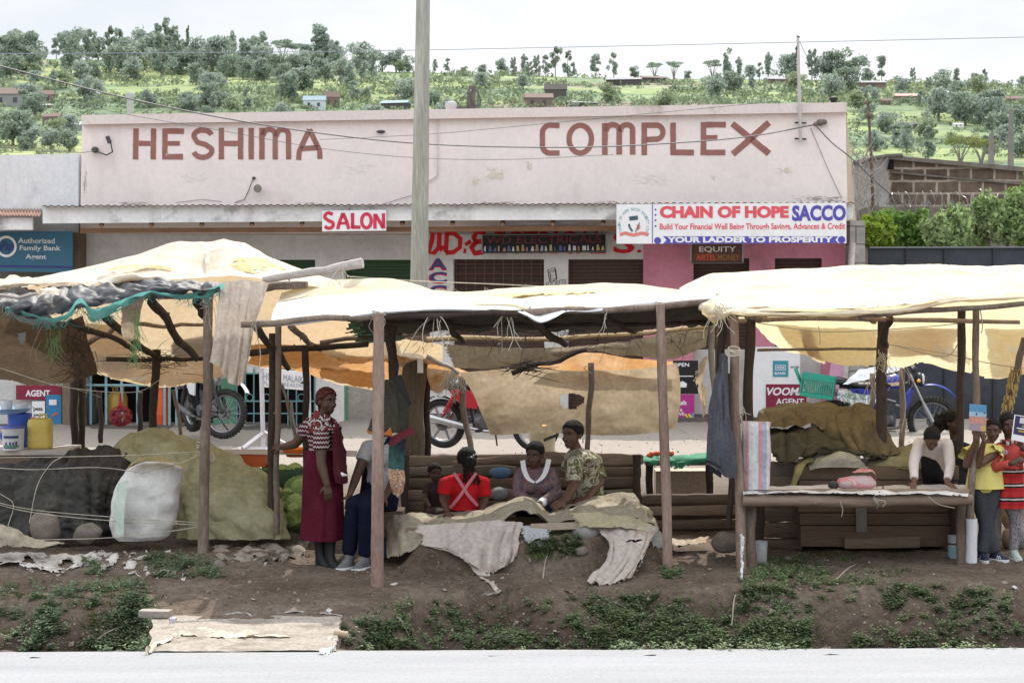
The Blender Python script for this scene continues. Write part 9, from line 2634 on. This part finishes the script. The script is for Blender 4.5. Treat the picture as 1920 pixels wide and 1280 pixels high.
groundcloth([[(412,1152),(440,1148),(480,1153),(520,1148),(560,1146),(640,1152)],[(425,1153.5),(450,1152),(485,1156),(525,1152),(565,1150),(642,1157)]],106,'narrow grey strip of plastic lying along the top of the slab',mk('grey_strip',(.34,.31,.29),(.26,.235,.22),scale=5),{'v1':.3,'v0':.2},.008,.012,.012,70,8)
def slabcloth(quad,seed,lb,m,rag=None,nu=70,nv=16,cre=.02):
 rows=[[PZ(x,y,.03)for x,y in rw]for rw in quad]
 return solo('slab_sheeting',sheet(rows,nu,nv,.008,6,cre,6,seed,rag or{'v1':.25,'v0':.25,'u0':.06,'u1':.06}),m,lb,'sheeting')
slabcloth([[(325,1176),(380,1172),(440,1178),(520,1182),(548,1188)],[(300,1192),(370,1190),(440,1194),(520,1192),(545,1191)]],107,'crumpled cream sheeting across the middle of the slab',mk('cream_sheeting',(.56,.48,.38),(.48,.40,.31),(.60,.54,.46),scale=4,transl=.1))
slabcloth([[(282,1216),(292,1200),(310,1192),(330,1188)],[(262,1222),(280,1221),(300,1206),(318,1202)]],108,'cream sheeting curling over the left front corner of the slab',mk('cream_sheeting',(.56,.50,.42),(.46,.40,.33),scale=4))
slabcloth([[(612,1178),(628,1172),(640,1180)],[(600,1212),(620,1206),(632,1198)],[(596,1222),(612,1223),(624,1218)]],109,'torn pale sheeting at the right front corner of the slab',mk('pale_sheeting',(.54,.52,.50),(.38,.45,.45),scale=6),cre=.03)
mb=MB();a_,b_=PZ(274,1152,.02),PZ(318,1158,.02)
mb.box((a_+b_)/2+V((-.02,.02,.02)),(.24,.10,.05),Matrix.Rotation(-.15,3,'Z'));solo('plank',mb,wood('slab_plank',(.36,.32,.29),(.28,.24,.21),0,5),'short grey plank at the back left corner of the slab','plank',smooth=False)
mb=MB();c=PZ(322,1172,0.0);mb.box(c+V((0,.05,-.02)),(.05,.05,.14));solo('blue_packet',mb,patches('packet_print',[(.12,.2,.4),(.5,.5,.55),(.35,.05,.06)],30),'small printed blue and red packet stuck under the slab edge','packet',smooth=False)
mb=stick(P(626,1186,13.0),P(652,1190,13.0),.028,.028,.002);solo('log_end',mb,wood('cut_log',(.42,.33,.24),(.34,.26,.19),0,5),'cut log end sticking out at the right side of the slab','log')
mb=stick(P(612,1200,12.9),P(630,1212,12.8),.03,.03,.002);solo('log_end',mb,wood('cut_log2',(.40,.34,.28),(.34,.28,.22),0,5),'lower cut log end under the right front corner of the slab','log')
def scrap(px,py,w,h,m,lb,seed):
 g=GP(px,py,.006)
 k=g.y/FPX
 a=random.random()*3
 ux,uy=V((math.cos(a),math.sin(a),0)),V((-math.sin(a),math.cos(a),.25))
 rows=[[g+ux*(i-1)*w*k*.5+uy*(j-1)*h*k*.5+za*(.012*abs(nz(i*1.3,j*1.7,seed)))for i in range(3)]for j in range(3)]
 solo('litter_scrap',sheet(rows,16,12,.006,20,.012,12,seed,{'u0':.3,'u1':.3,'v0':.3,'v1':.3}),m,lb,'litter')
PAP=mk('paper_scrap',(.55,.54,.52),(.45,.43,.41),scale=12)
TANP=mk('tan_scrap',(.48,.40,.32),(.40,.33,.26),scale=12)
scrap(1064,1112,30,16,TANP,'tan paper scrap on the bank below the pale sacking point',1)
scrap(738,1097,22,10,PAP,'thin white scrap right of the reddish front post',2)
scrap(836,1108,26,10,PAP,'curled white string scrap on the bank left of the sacking tail',3)
scrap(960,1192,10,12,PAP,'small white pebble-like scrap low on the middle bank',4)
scrap(1042,1188,14,12,PAP,'pale bluish scrap low on the bank right of centre',5)
scrap(1330,1070,12,8,TANP,'yellowish scrap on the ground between the two front posts',6)
scrap(1706,1110,22,10,PAP,'white scrap on the bank under the trestle table',7)
scrap(1902,1104,20,14,PAP,'crumpled white scrap at the right edge of the bank',8)
scrap(1466,1050,10,8,PAP,'white crumb by the left leg of the trestle table',9)
scrap(474,1126,16,10,PAP,'white scrap on the bare soil behind the slab',10)
scrap(616,1148,50,14,PAP,'grey paper strip at the back right of the slab',11)
def twig(pts,lb,r_=.006):
 mb=MB();mb.tube(curve_pts([GP(x,y,l)for x,y,l in pts],20),[r_*(1-.6*i/19)for i in range(20)],5)
 solo('twig',mb,mk('twig_pale',(.42,.37,.31),(.34,.29,.24),scale=9),lb,'twig')
twig([(743,1160,.02),(752,1178,.06),(768,1198,.02)],'pale forked twig on the bank right of the slab',.007)
twig([(1568,1090,.02),(1590,1076,.05),(1606,1062,.03)],'pale bent twig on the ground before the crate')
twig([(1372,1178,.02),(1376,1160,.14),(1380,1150,.16)],'upright thin twig on the bank below the plastic wrapped post')
twig([(1018,1088,.02),(1022,1076,.1),(1026,1068,.12)],'short white twig on the bank below the concrete lump')
twig([(178,1206,.02),(205,1196,.05),(236,1180,.03)],'pale stick among the weeds left of the slab',.01)
for i,(px,py,w,h,lb)in enumerate(((1090,1036,26,16,'small stone in the bank under the low counter'),(412,1066,26,22,'dark clod below the frayed sacking'),(1160,1040,20,12,'flat stone in the bank right of the concrete lump'),(1478,1049,14,9,'pebble by the trestle table foot'))):
 g=GP(px,py)
 me=MB();k=g.y/FPX;me.ell(g+za*h*k*.2,(w*k/2,w*k*.4,h*k*.55),None,16,10)
 me.v=[p+V((nz(p.x*18,p.y*18,p.z*18),nz(p.y*18,p.z*18,3),nz(p.z*18,p.x*18,5)))*.012 for p in me.v]
 solo('stone',me,STONE,lb,'stone')
bpy.data.scenes.remove(TS)
